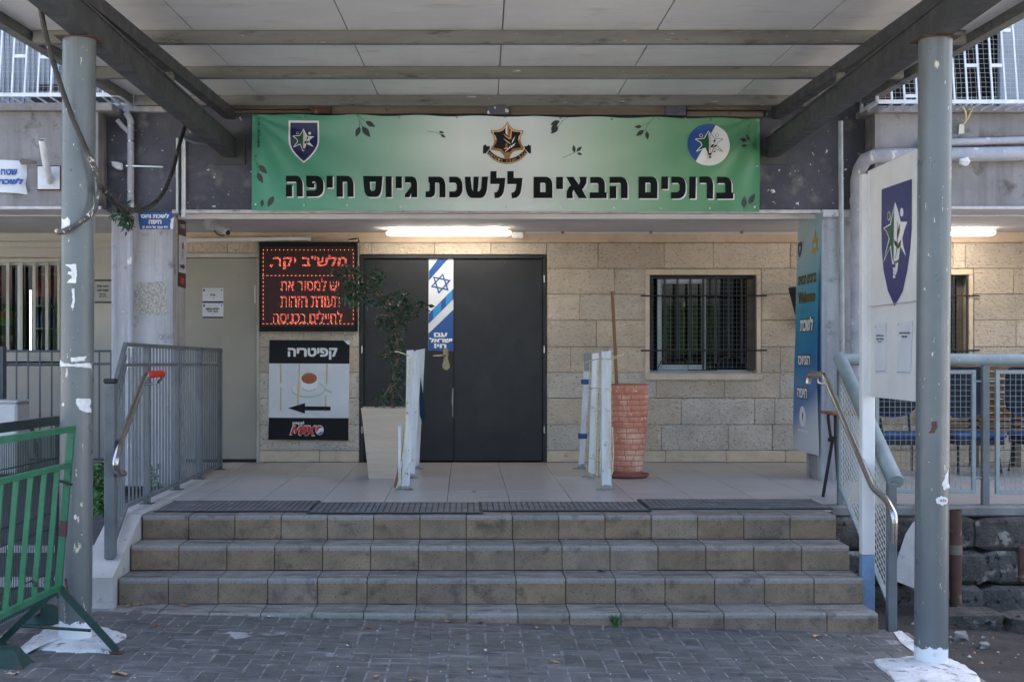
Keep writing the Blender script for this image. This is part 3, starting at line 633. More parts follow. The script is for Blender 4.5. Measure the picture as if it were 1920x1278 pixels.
for s_, X in ((-1, -1.96), (1, 2.57)):
    q = MB(); w = .10; z0, z1 = 2.708, 2.70
    for a, b, zb, zt in ((6.3, 11.155, 0, .016), (6.3, 11.155, .016, .146), (6.3, 11.155, .146, .162)):
        hw = w / 2 if zb != .016 else .043
        q.hexa([(cx(X, a) - hw, a, 2.735 + zb), (cx(X, a) + hw, a, 2.735 + zb), (cx(X, b) + hw, b, 2.70 + zb), (cx(X, b) - hw, b, 2.70 + zb),
                (cx(X, a) - hw, a, 2.735 + zt), (cx(X, a) + hw, a, 2.735 + zt), (cx(X, b) + hw, b, 2.70 + zt), (cx(X, b) - hw, b, 2.70 + zt)], 'beam_dark')
    part('main_beam', q, canopy)
    q = MB(); q.box(cx(X, 9.0) - .025, cx(X, 9.0) + .025, 8.98, 9.03, 2.875, Zr(9) - .17, 'purlin_grey'); part('stub', q, canopy)
    q = MB(); q.box(cx(X, 11) - .11, cx(X, 11) + .13, 11.142, 11.158, 2.64, 2.90, 'beam_dark'); part('end_plate', q, canopy)
for nm, xc, zb, d, mt in (('left', 144.5, -.50, 7.08, 'post_paint'), ('right', 1749.5, -.62, 7.08, 'post_paint_right')):
    q = MB(); top = 2.722; X = (xc - VX) * d / F; tilt = .022      # both posts lean a little
    rr = .0865; n = 40; vs = []; fs = []
    for i, z in enumerate((zb, -.2, .5, 1.2, 2.0, top)):
        for j in range(n):
            a = 2 * math.pi * j / n; vs.append((X + tilt * (z - 1.0) / 3 + rr * math.cos(a), d + rr * math.sin(a), z))
    for i in range(5):
        for j in range(n): fs.append((i * n + j, i * n + (j + 1) % n, (i + 1) * n + (j + 1) % n, (i + 1) * n + j))
    q.add(vs, fs, mt, True); o = part('post', q, canopy, 'round grey post with torn paper and a hose wound round it' if xc < 500 else 'round grey post with a rust hole and white painted foot')
    w_ = MB(); w_.box(X - .095, X + .115, d - .095, d + .10, top, top + .006, 'rust', .001); rg = bpy.data.objects.new('weld_plate', w_.mesh('weld_plate', ORG[canopy])); COL.objects.link(rg); rg.parent = o
    def wrap(x, y, X=X, d=d, xc=xc, lift=.0014):
        s_ = max(-.985, min(.985, (x - xc) / 30.6)); a = math.asin(s_); r_ = rr + lift
        z = HC - (y - VY) * (d - r_ * math.cos(a)) / F
        return (X + tilt * (z - 1.0) / 3 + r_ * math.sin(a), d - r_ * math.cos(a), z)
    def rag(pts, amp, n=5, seed=1):
        g = random.Random(seed); out = []
        for i, (ax, ay) in enumerate(pts):
            bx, by = pts[(i + 1) % len(pts)]
            for k in range(n): t = k / n; out.append((ax + (bx - ax) * t + g.uniform(-amp, amp), ay + (by - ay) * t + g.uniform(-amp, amp)))
        return out
    def patch(pts, mt, amp=1.2, seed=1, nm='paper_scrap'):
        mb = MB(); pp = rag(pts, amp, 5, seed)
        # slice into narrow strips so that the patch follows the round post
        xs_ = [p[0] for p in pp]; bm = bmesh.new(); 
        lp = [[Vector((p[0], -p[1], 0)) for p in pp]]; vv = [bm.verts.new(v) for v in lp[0]]
        for t in tessellate_polygon(lp):
            try: bm.faces.new([vv[i] for i in t])
            except ValueError: pass
        c0 = min(xs_)
        while c0 < max(xs_):
            bmesh.ops.bisect_plane(bm, geom=bm.verts[:] + bm.edges[:] + bm.faces[:], plane_co=(c0, 0, 0), plane_no=(1, 0, 0)); c0 += 4
        bm.verts.index_update(); mb.add([wrap(v.co.x, -v.co.y) for v in bm.verts], [tuple(v.index for v in f.verts) for f in bm.faces], mt); bm.free()
        ob = bpy.data.objects.new(nm, mb.mesh(nm, ORG[canopy])); COL.objects.link(ob); ob.parent = o
    if xc < 500:
        patch([(129, 496), (150, 495), (151.5, 512), (150.5, 531), (133, 530), (137, 524), (143, 521), (141, 516), (134, 513), (136, 509), (143, 508), (139, 502)], 'paper_scrap', .5, 1)
        patch([(142, 541), (147.5, 541), (147.5, 577), (141, 577), (144, 560)], 'paper_scrap', 1.1, 2)
        patch([(119, 408), (125, 412), (133, 407), (139, 414), (137, 432), (119, 438)], 'paper_scrap', .8, 3)
        patch([(114, 668), (122, 678), (140, 682), (172, 681), (173, 690), (150, 687), (114, 687)], 'paper_scrap', 1, 4)
        patch([(141, 669), (167, 668), (166, 677), (143, 678)], 'paper_scrap', 1.4, 5)
        patch([(151, 747), (173, 746), (173, 773), (163, 772), (153, 760)], 'paper_scrap', 1.4, 6)
        patch(ellipse(126.5, 758, 3.2, 4, 8), 'paper_scrap', .3, 7)
        patch([(113.6, 615), (115, 640), (117, 655), (113.6, 655)], 'paper_scrap', .4, 8)
        patch(ellipse(152, 969, 2.6, 5, 8), 'paper_scrap', .5, 9)
    else:
        patch([(1738, 790), (1746, 790), (1748, 800), (1743, 812), (1733, 812), (1737, 802)], 'rust', 1.2, 1, 'rust_spot')
        patch([(1772, 880), (1779, 874), (1779, 910), (1771, 905), (1773, 893)], 'rust', 1.2, 2, 'rust_spot')
        patch([(1757, 905), (1770, 880), (1775, 872), (1772, 880), (1772, 905), (1779, 912), (1762, 918)], 'paper_scrap', 1.2, 5, 'paint_patch')
        patch(ellipse(1758, 938, 13, 8, 12), 'paper_scrap', 1.2, 3, 'paint_patch'); patch(ellipse(1760, 938, 8, 3.2, 9), 'rust', .5, 4, 'rust_spot')
        patch(ellipse(1746.5, 1226, 4.2, 5, 10), 'paper_scrap', .4, 6, 'paint_patch')
# whitewashed concrete feet of the two posts
def mound(name, pts, ctr, h, lbl, zo=0):
    q = MB(); ps = [G3(*p) for p in rag(pts, 1.6, 4, 9)]; c = G3(*ctr); n = len(ps); vs = []
    for f_, hh in ((1.01, -.004), (.97, .35 * h), (.75, .8 * h), (.3, h)):
        for p in ps: vs.append((c[0] + (p[0] - c[0]) * f_, c[1] + (p[1] - c[1]) * f_, (gz(p[0]) if p[0] < 2.3 else min(gz(p[0]), dirt_z(p[0], p[1]) + .03)) + hh + zo + .006 * noise.noise(Vector((p[0] * 14 * f_, p[1] * 14 * f_, 1)))))
    fs = [(k * n + i, k * n + (i + 1) % n, (k + 1) * n + (i + 1) % n, (k + 1) * n + i) for k in range(3) for i in range(n)] + [tuple(range(3 * n, 4 * n))]
    q.add(vs, fs, 'white_paint'); return single(name, q, lbl, 'concrete foot', 'whitewashed feet of the canopy posts')
mound('post_foot', [(28, 1222), (48, 1228), (60, 1216), (130, 1222), (206, 1224), (216, 1208), (240, 1192), (205, 1180), (150, 1168), (100, 1172), (60, 1196)], (145, 1196), .028, 'whitewashed concrete foot of the post beside the green barrier')
mound('post_foot', [(1638, 1238), (1668, 1268), (1690, 1285), (1760, 1300), (1842, 1296), (1838, 1270), (1812, 1250), (1785, 1236), (1720, 1231)], (1750, 1250), .022, 'whitewashed concrete foot of the post beside the dirt yard')
m = MB(); m.poly([(1675, 1185), (1690, 1183), (1725, 1210), (1728, 1228), (1712, 1222), (1690, 1206)], gmap(.004), 'white_paint')
struct('painted_kerb_strip', m)
m = MB()
m.poly(rag([(415, 1187), (440, 1184), (470, 1188), (455, 1190), (478, 1193), (440, 1197), (430, 1190)], 1.5, 3, 3), gmap(.003), 'concrete')
m.poly(rag([(480, 1190), (500, 1185), (540, 1186), (520, 1192)], 1.5, 3, 4), gmap(.003), 'joint_sand')
struct('paint_spill', m)
# ================================================================ DOORS, WINDOWS, LAMPS
T = thing('double_door', 'dark charcoal steel double door with brass handle in the stone wall', 'door', (-.11, WALL, 0))
q = MB(); dz = HC - (478 - VY) * WALL / F
for a, b, c, e in ((XW(674.5), XW(682), 0, dz), (XW(1018), XW(1024.5), 0, dz), (XW(682), XW(1018), dz - .035, dz)): q.box(a, b, WALL - .02, WALL + .12, c, e, 'door_dark', .003)
part('door_frame', q, T)
for a, b, lb in ((682.5, 850.3, 'left leaf with a brass handle'), (851.4, 1017.6, 'plain right leaf')):
    q = MB(); q.box(XW(a), XW(b), WALL + .012, WALL + .06, .012, dz - .037, 'door_dark', .003); leaf = part('door_leaf', q, T, lb)
    hx = XW(1020) if a > 800 else XW(679)
    for y in (523, 655, 805):
        q = MB(); z = HC - (y - VY) * WALL / F; q.tube([(hx, WALL - .026, z - .035), (hx, WALL - .026, z + .035)], .008, 'steel', 8)
        h = bpy.data.objects.new('hinge', q.mesh('hinge', ORG[leaf])); COL.objects.link(h); h.parent = leaf
q = MB(); q.box(XW(850.2), XW(852.6), WALL + .004, WALL + .011, .012, dz - .037, 'near_black', .001); part('meeting_strip', q, T)
f = front(WALL, 0)
q = MB(); fb = front(WALL + .005, 0); ff = front(WALL - .004, 0)
q.slab(arc(835.5, 657, 5, 5, 180, 360, 8) + [(841, 664), (839.5, 672)] + arc(836.5, 684.5, 7, 9, -40, 220, 14) + [(832, 672), (830.5, 664)], front(WALL + .012), ff, 'brass')
q.tube([f(835, 666), (f(835, 666)[0], WALL - .05, f(835, 666)[2]), (f(824, 667)[0], WALL - .055, f(824, 667)[2]), (f(812, 667.5)[0], WALL - .052, f(812, 667.5)[2])], [.008, .009, .0115, .009], 'brass', 10)
q.tube([f(836.5, 684.5), (f(836.5, 684.5)[0], WALL - .016, f(836.5, 684.5)[2])], .016, 'brass', 12); q.tube([f(835.8, 656.5), (f(835.8, 656.5)[0], WALL - .014, f(835.8, 656.5)[2])], .012, 'brass', 12)
part('handle', q, T)
# flag sticker
q = MB(); D = WALL + .012; f1, f2, f3, f4 = (front(D, k) for k in (1, 2, 3, 4))
q.slab([(804, 484), (850.5, 484.5), (850.5, 657.5), (803, 656.5)], front(D, 0), f1, 'vinyl_white')
q.poly([(804.5, 508), (822, 484.4), (841, 484.4), (804.3, 526)], f2, 'ink_blue')
q.poly([(803.6, 588), (850.3, 541), (850.3, 560), (803.6, 607)], f2, 'ink_blue'); q.poly([(812, 580), (827, 565), (827, 582), (812, 598)], f3, 'ink_sky'); q.poly([(836, 555), (848, 543.5), (848, 561.5), (836, 573)], f3, 'ink_sky')
q.poly([(803.5, 625), (850.3, 580), (850.3, 657.3), (803.2, 656.3)], f2, 'ink_blue')
def star(cx_, cy_, r, w, rot):
    for s_ in (0, 180):
        a = [(cx_ + r * math.sin(R(rot + s_ + k * 120)), cy_ - r * math.cos(R(rot + s_ + k * 120))) for k in range(3)]
        b = [(cx_ + (r - w) * math.sin(R(rot + s_ + k * 120)), cy_ - (r - w) * math.cos(R(rot + s_ + k * 120))) for k in range(3)]
        for k in range(3): q.poly([a[k], a[(k + 1) % 3], b[(k + 1) % 3], b[k]], f2 if s_ == 0 else f3, 'ink_blue')
star(826.5, 531.5, 20, 5.2, 12)
text(q, 'עם', 813.5, 623.5, 838.5, 631.5, f3, 'ink_white', 2, 26); text(q, 'ישראל', 805, 632.5, 848, 642, f3, 'ink_white', 2, 30); text(q, 'חי!', 814, 643.5, 837, 652.5, f3, 'ink_white', 2, 28)
single('flag_sticker', q, 'tall white and blue flag sticker with a six pointed star on the dark door', 'sticker')
# cream side door
T = thing('side_door', 'closed cream painted door with two paper notices left of the red sign', 'door', (-2.35, WALL, 0))
q = MB(); q.box(XW(335), XW(481), WALL - .005, WALL + .05, .03, HC - (484 - VY) * WALL / F, 'cream_panel', .004); part('door_leaf', q, T)
q = MB(); q.box(XW(335), XW(486.5), WALL - .025, WALL + .05, HC - (483 - VY) * WALL / F, HC - (474.5 - VY) * WALL / F, 'cream_trim', .003); q.box(XW(481.5), XW(487), WALL - .025, WALL + .05, 0, HC - (483.4 - VY) * WALL / F, 'cream_trim', .003); part('door_frame', q, T)
q = MB(); q.box(XW(335), XW(481), WALL + .0, WALL + .049, .001, .029, 'near_black'); part('threshold', q, T)
q = MB(); q.box(XW(477), XW(480), WALL - .012, WALL - .005, HC - (568 - VY) * WALL / F, HC - (535 - VY) * WALL / F, 'plastic_white', .001); part('strike_plate', q, T)
for y0, l, lines in ((540, 'white notice taped to the cream door, upper of the pair', ('בוגרים',)), (569, 'white notice taped to the cream door, lower of the pair', ('הכניסה בתיאום', 'ובקוד בלבד'))):
    q = MB(); D = WALL - .008
    q.slab([(379.5, y0), (419, y0), (419, y0 + 27.5), (379.5, y0 + 27.5)], front(D + .002), front(D, 0), 'vinyl_white')
    q.poly([(379.8, y0 + 24.5), (418.7, y0 + 24.5), (418.7, y0 + 27.3), (379.8, y0 + 27.3)], front(D, 1), 'ink_navy')
    q.poly([(381, y0 + 2), (384.5, y0 + 2), (384.5, y0 + 5), (382.7, y0 + 7), (381, y0 + 5)], front(D, 1), 'ink_navy'); q.poly(ellipse(415.5, y0 + 3.5, 1.6, 1.8, 8), front(D, 1), 'ink_sky')
    q.poly([(388, y0 + 4), (410, y0 + 4), (410, y0 + 4.6), (388, y0 + 4.6)], front(D, 1), 'ink_grey')
    if len(lines) == 1: text(q, lines[0], 394.5, y0 + 11, 404, y0 + 14.6, front(D, 1), 'ink_black', 1, 16)
    else: text(q, lines[0], 386, y0 + 8, 411, y0 + 11.8, front(D, 1), 'ink_black', 1, 16); text(q, lines[1], 388.5, y0 + 13, 409, y0 + 16.8, front(D, 1), 'ink_black', 1, 16)
    q.poly(ellipse(400, y0 + 19, .9, .9, 6), front(D, 1), 'ink_black')
    single('notice', q, l, 'notice')
# barred window in the stone wall
def window(xl, xr, yt, yb, lbl, sash=True, sill=True):
    X0, X1 = XW(xl), XW(xr); Z1, Z0 = HC - (yt - VY) * WALL / F, HC - (yb - VY) * WALL / F
    T = thing('barred_window', lbl, 'window', ((X0 + X1) / 2, WALL, Z0))
    fw = .045
    for nm, a in (('stone_frame', (X0 - fw, X0 - .001, Z0, Z1)), ('stone_frame', (X1 + .001, X1 + fw, Z0, Z1)), ('stone_frame', (X0 - fw, X1 + fw, Z1 + .001, Z1 + .058))):
        q = MB(); q.box(a[0], a[1], WALL - .022, WALL + .14, a[2], a[3], 'stone_smooth', .004); part(nm, q, T)
    q = MB(); q.box(X0 - fw - .005, X1 + fw + .01, WALL - .06, WALL + .14, Z0 - .062, Z0 - .001, 'stone_smooth', .006); part('stone_sill', q, T)
    yd = WALL + .12; q = MB()
    q.box(X0, X1, yd, yd + .05, Z0, Z0 + .035, 'alu', .003); q.box(X0, X1, yd, yd + .05, Z1 - .03, Z1, 'black_iron', .003); q.box(X0, X0 + .02, yd, yd + .05, Z0 + .036, Z1 - .031, 'black_iron'); q.box(X1 - .06, X1, yd, yd + .05, Z0 + .036, Z1 - .031, 'timber', .003); fr_ = part('window_frame', q, T)
    sx0, sx1 = X0 + (X1 - X0) * .085, X0 + (X1 - X0) * .545
    q = MB()
    for a in ((sx0, sx0 + .045, Z0 + .037, Z1 - .033), (sx1 - .012, sx1, Z0 + .037, Z1 - .033), (sx0 + .046, sx1 - .013, Z0 + .037, Z0 + .085), (sx0 + .046, sx1 - .013, Z1 - .08, Z1 - .033)): q.box(a[0], a[1], yd - .03, yd - .002, a[2], a[3], 'alu', .003)
    sash_ = part('window_sash', q, T)
    q = MB(); q.box(sx0 + .046, sx1 - .013, yd - .018, yd - .013, Z0 + .086, Z1 - .081, 'pane_glass'); g_ = bpy.data.objects.new('pane', q.mesh('pane', ORG[sash_])); COL.objects.link(g_); g_.parent = sash_
    q = MB(); q.box(sx1 + .001, X1 - .061, yd + .02, yd + .024, Z0 + .037, Z1 - .033, 'pane_glass'); part('pane', q, T)
    q = MB(); q.box(X0 - .2, X1 + .2, yd + .5, yd + .52, Z0 - .2, Z1 + .2, 'void'); part('dark_room', q, T)
    # fine wire mesh behind the bars
    q = MB(); ym = WALL + .075
    n = int((X1 - X0) / .042)
    for i in range(1, n): x = X0 + (X1 - X0) * i / n; q.box(x - .0011, x + .0011, ym, ym + .002, Z0 + .05, Z1 - .02, 'mesh_grey')
    n = int((Z1 - Z0) / .042)
    for i in range(1, n): z = Z0 + .02 + (Z1 - Z0) * i / n; q.box(X0, X1, ym + .003, ym + .005, z - .0011, z + .0011, 'mesh_grey')
    part('wire_mesh', q, T, None, 'stuff')
    q = MB(); yb_ = WALL + .02
    n = 8; xs = [X0 + .018 + (X1 - X0 - .036) * k / n for k in range(n + 1)]
    for k, x in enumerate(xs):
        zb = Z0 + .04 + (.115 if k in (1, 2, 3, 5, 6, 7) and k not in (1, 3, 5, 7) else (.06 if k in (1, 3, 5, 7) else 0))
        b_ = MB(); b_.box(x - .0095, x + .0095, WALL - .022, WALL - .014, zb, Z1 - .012, 'black_iron'); part('window_bar', b_, T)
    for z in (Z1 - .205, Z0 + .225):
        b_ = MB(); b_.tube([(X0 - .09, WALL - .031, z), (X1 + .10, WALL - .031, z + .002)], .0075, 'black_iron', 8); part('cross_bar', b_, T)
    b_ = MB(); b_.box(X0 + .012, X1 - .012, yb_, yb_ + .01, Z1 - .024, Z1 - .012, 'black_iron'); part('cross_bar', b_, T)
    b_ = MB()
    W_ = X1 - X0
    path = [(X0 + .018, Z0 + .034), (X0 + .085, Z0 + .034), (X0 + .085, Z0 + .06)] + [(X0 + W_ * .235 - .14 * math.cos(R(a)) * W_ / 1.02, Z0 + .075 + .10 * math.sin(R(a))) for a in range(10, 175, 15)] + [(X0 + W_ * .365, Z0 + .034), (X0 + W_ * .64, Z0 + .034)] + \
        [(X0 + W_ * .78 - .14 * math.cos(R(a)) * W_ / 1.02, Z0 + .075 + .10 * math.sin(R(a))) for a in range(10, 175, 15)] + [(X1 - .085, Z0 + .05), (X1 - .085, Z0 + .034), (X1 - .018, Z0 + .034)]
    b_.tube([(p[0], yb_, p[1]) for p in path], .0055, 'black_iron', 6); part('scroll', b_, T)
    return T
window(1218, 1417.5, 515.5, 700, 'dark barred window with wire mesh in the stone wall right of the terracotta pot')
window(1612, 1815, 515.5, 700, 'barred window of the right bay, mostly hidden behind the round post')
# tube lamps under the soffit
def lamp(x0, x1, lbl):
    a, b = P3(x0, 440, 12.62)[0], P3(x1, 440, 12.62)[0]; T = thing('tube_lamp', lbl, 'lamp', ((a + b) / 2, 12.62, 2.18))
    q = MB(); q.box(a + .01, b + .012, 12.57, 12.67, 2.206, 2.244, 'plastic_white', .008); part('lamp_body', q, T)
    q = MB(); vs = []; n = 8
    for X in (a, a + .03, b - .03, b):
        k = .55 if X in (a, b) else 1
        for i in range(n + 1): t = math.pi * i / n; vs.append((X, 12.62 - .058 * k * math.cos(t), 2.205 - .030 * k * math.sin(t)))
    fs = [(r * (n + 1) + i, r * (n + 1) + i + 1, (r + 1) * (n + 1) + i + 1, (r + 1) * (n + 1) + i) for r in range(3) for i in range(n)]
    q.add(vs, fs, 'tube_light', True); q.add(vs[:n + 1], [tuple(range(n + 1))], 'tube_light'); q.add(vs[-n - 1:], [tuple(range(n + 1))], 'tube_light'); part('lamp_cover', q, T)
    for k in range(5):
        X = a + .07 + (b - a - .14) * k / 4; q = MB(); q.box(X - .012, X + .012, 12.552, 12.56, 2.195, 2.222, 'plastic_white', .002); part('clip', q, T)
lamp(725, 958, 'lit tube lamp under the lintel above the double door'); lamp(1640, 1864, 'lit tube lamp of the right bay beside the round post')
q = MB(); q.tube([P3(985, 436, 12.9), P3(1500, 436.5, 12.9)], .008, 'plastic_white', 8)
for x in (1055, 1220, 1390): q.box(P3(x, 0, 12.9)[0] - .012, P3(x, 0, 12.9)[0] + .012, 12.88, 12.92, 2.222, 2.2445, 'timber')
q.box(P3(960, 0, 12.9)[0], P3(981, 0, 12.9)[0], 12.86, 12.93, 2.175, 2.235, 'plastic_white', .006)
single('conduit', q, 'thin white conduit with a junction box along the ceiling edge above the window', 'conduit')
q = MB(); q.bar(P3(345, 451, 12.95), P3(583, 447.5, 12.95), .06, .035, 'plastic_white'); single('cable_trunking', q, 'white cable trunking just above the red text display', 'trunking')
# ================================================================ SIGNS
# the green welcome banner
BD = 11.10; bw = XB = lambda x: (x - VX) * BD / F
def wave(X, Z):
    u = (X + 1.76) / 4.22; v = (Z - 2.24) / .8
    vv = min(1, max(0, v)); uu = min(1, max(0, u)); e_ = math.sin(math.pi * vv)
    c1 = math.hypot((1 - u) * 4.2, (1 - v) * .8); c2 = math.hypot(u * 4.2, (1 - v) * .8)        # creases run out of the top corners
    t1 = math.atan2(1 - v, (1 - u) * 5.2 + 1e-6); t2 = math.atan2(1 - v, u * 5.2 + 1e-6)
    return (-.040 - .020 * math.sin(7 * u + 4 * v) * e_ - .010 * math.sin(19 * u - 5 * v) * e_ - .007 * math.sin(math.pi * u * 13) * vv ** 3 - .004 * math.sin(math.pi * u * 11 + 1) * (1 - vv) ** 3
            - .012 * math.sin(t1 * 16) * math.exp(-c1 * 1.1) - .012 * math.sin(t2 * 16) * math.exp(-c2 * 1.1))
def bmap(layer):
    g_ = front(BD, 0, lambda X, Z: wave(X, Z) - .0026 * layer); g_.fine = 6; return g_
def sag(x, y): return (x, y)
T = thing('welcome_banner', 'long green vinyl banner with big black welcome lettering and three emblems', 'banner', (0.34, BD, 2.24))
q = MB(); nx, ny = 190, 40; vs = []
for j in range(ny + 1):
    for i in range(nx + 1):
        x = 474.5 + (1423 - 474.5) * i / nx; yt = 216 + 8 * i / nx + 1.2 * math.sin(i * .28); yb = 395.5 + 2.5 * i / nx
        vs.append(bmap(0)(x + (j / ny) * -1.0, yt + (yb - yt) * j / ny))
q.add(vs, [(j * (nx + 1) + i, (j + 1) * (nx + 1) + i, (j + 1) * (nx + 1) + i + 1, j * (nx + 1) + i + 1) for j in range(ny) for i in range(nx)], 'banner_print', True)
part('banner_sheet', q, T)
# heavy block letters, traced: (x0, x1) in banner pixels, outlines in a unit box with y down
c_ = lambda cx_, cy_, rx, ry, a0, a1: arc(cx_, cy_, rx, ry, a0, a1, 6)
L_ = {
 'he': ([[(0, 0)] + c_(.60, .42, .40, .42, -90, 0) + [(1, 1), (.63, 1), (.63, .36), (.58, .29), (0, .29)], [(0, .43), (.37, .43), (.37, 1), (0, 1)]]),
 'pe': ([[(0, 0)] + c_(.55, .36, .45, .36, -90, 0) + c_(.55, .64, .45, .36, 0, 90) + [(0, 1), (0, .71), (.5, .71), (.60, .62), (.60, .38), (.5, .28), (.36, .28), (.36, .36), (.47, .36), (.47, .58), (.12, .58), (0, .50)]]),
 'yod': ([[(0, 0), (1, 0), (1, .57), (0, .57)]]),
 'het': ([[(0, 0)] + c_(.60, .42, .40, .42, -90, 0) + [(1, 1), (.64, 1), (.64, .36), (.58, .29), (.37, .29), (.37, 1), (0, 1)]]),
 'samekh': ([[(0, 0), (1, 0)] + [(.97, .45)] + c_(.66, .62, .28, .38, 10, 90) + c_(.36, .62, .30, .38, 90, 170) + [(.03, .45)]], [[(.35, .28), (.65, .28), (.63, .62), (.56, .71), (.44, .71), (.37, .62)]]),
 'vav': ([[(0, 0), (1, 0), (1, 1), (0, 1)]]),
 'gimel': ([[(0, 0), (.55, 0)] + c_(.55, .36, .45, .36, -80, 0) + [(1, 1), (.52, 1), (.50, .80), (.36, 1), (0, 1), (0, .86), (.50, .48), (.50, .36), (.42, .29), (0, .29)]]),
 'tav': ([[(.14, 0)] + c_(.68, .42, .32, .42, -90, 0) + [(1, 1), (.70, 1), (.70, .36), (.64, .29), (.48, .29), (.48, .78), (.42, .92), (.28, 1), (0, 1), (0, .72), (.17, .70), (.20, .62), (.20, .29), (.14, .29)]]),
 'kaf': ([[(0, 0)] + c_(.50, .40, .50, .40, -90, 0) + c_(.50, .60, .50, .40, 0, 90) + [(0, 1), (0, .71), (.45, .71), (.58, .62), (.58, .38), (.45, .29), (0, .29)]]),
 'shin': ([[(0, 0), (.25, 0), (.30, .55), (.36, .70), (.37, .42), (.385, 0), (.60, 0), (.58, .45), (.55, .71), (.64, .68), (.70, .55), (.74, 0), (1, 0), (.95, .62)] + c_(.66, .66, .26, .36, 20, 90) + c_(.34, .66, .26, .36, 90, 165) + [(.05, .62)]]),
 'lamed': ([[(0, -.26), (.42, -.26), (.42, .06), (1, .06), (.96, .42), (.88, .75), (.76, .90), (.58, 1.0), (.30, 1.02), (.26, .76), (.44, .73), (.55, .60), (.60, .35), (.0, .35)]]),
 'mem': ([[(0, 0)] + c_(.66, .36, .34, .36, -90, 0) + [(1, 1), (0, 1)]], [[(.36, .28), (.58, .28), (.64, .34), (.64, .72), (.36, .72)]]),
 'alef': ([[(0, 0), (.36, 0), (.62, .36), (.68, .22), (.66, 0), (1, 0), (.98, .30), (.84, .52), (.78, .58), (1, 1), (.62, 1), (.36, .60), (.31, .74), (.32, 1), (.02, 1), (.03, .68), (.14, .46), (.24, .40)]]),
 'bet': ([[(.03, 0)] + c_(.52, .36, .38, .36, -90, 0) + [(.90, .72), (1, .72), (1, 1), (0, 1), (0, .72), (.53, .72), (.53, .36), (.46, .29), (.03, .29)]]),
 'resh': ([[(0, 0)] + c_(.58, .42, .42, .42, -90, 0) + [(1, 1), (.56, 1), (.56, .38), (.48, .29), (0, .29)]]),
}
R3 = lambda a: 960 + a / 4; R2_ = lambda a: 480 + a / 4
word = [('he', R2_(231), R2_(357)), ('pe', R2_(384), R2_(512)), ('yod', R2_(535), R2_(581)), ('het', R2_(609), R2_(736)), ('samekh', R2_(807), R2_(951)), ('vav', R2_(975), R2_(1020)), ('yod', R2_(1050), R2_(1096)), ('gimel', R2_(1119), R2_(1210)),
        ('tav', R2_(1273), R2_(1421)), ('kaf', R2_(1449), R2_(1548)), ('shin', R2_(1565), R2_(1740)), ('lamed', R2_(1757), R2_(1869)), ('lamed', R2_(1884), R3(77)), ('mem', R3(160), R3(301)), ('yod', R3(330), R3(381)), ('alef', R3(404), R3(558)),
        ('bet', R3(580), R3(706)), ('he', R3(728), R3(862)), ('mem', R3(943), R3(1084)), ('yod', R3(1112), R3(1163)), ('kaf', R3(1186), R3(1295)), ('vav', R3(1320), R3(1369)), ('resh', R3(1394), R3(1500)), ('bet', R3(1524), R3(1650))]
for nm, a, b in word:
    q0 = MB(); q1 = q0
    g = L_[nm]; outs, holes = (g[0], g[1]) if isinstance(g, tuple) else (g, [])
    yt = 331.3 + (a - 537) * .0026; hh = 38.8 + (a - 537) * .0022
    for qq, dx, dy, ly, mt in ((q0, 2.3, 2.1, 1, 'ink_white'), (q1, 0, 0, 2, 'ink_letter')):
        for k, o_ in enumerate(outs):
            pts = [(a + (b - a) * p[0] + dx, yt + hh * p[1] + dy) for p in o_]
            hl = [[(a + (b - a) * p[0] + dx, yt + hh * p[1] + dy) for p in h] for h in holes] if k == 0 else []
            qq.poly(pts, bmap(ly), mt, hl)
    part('letter', q0, T)

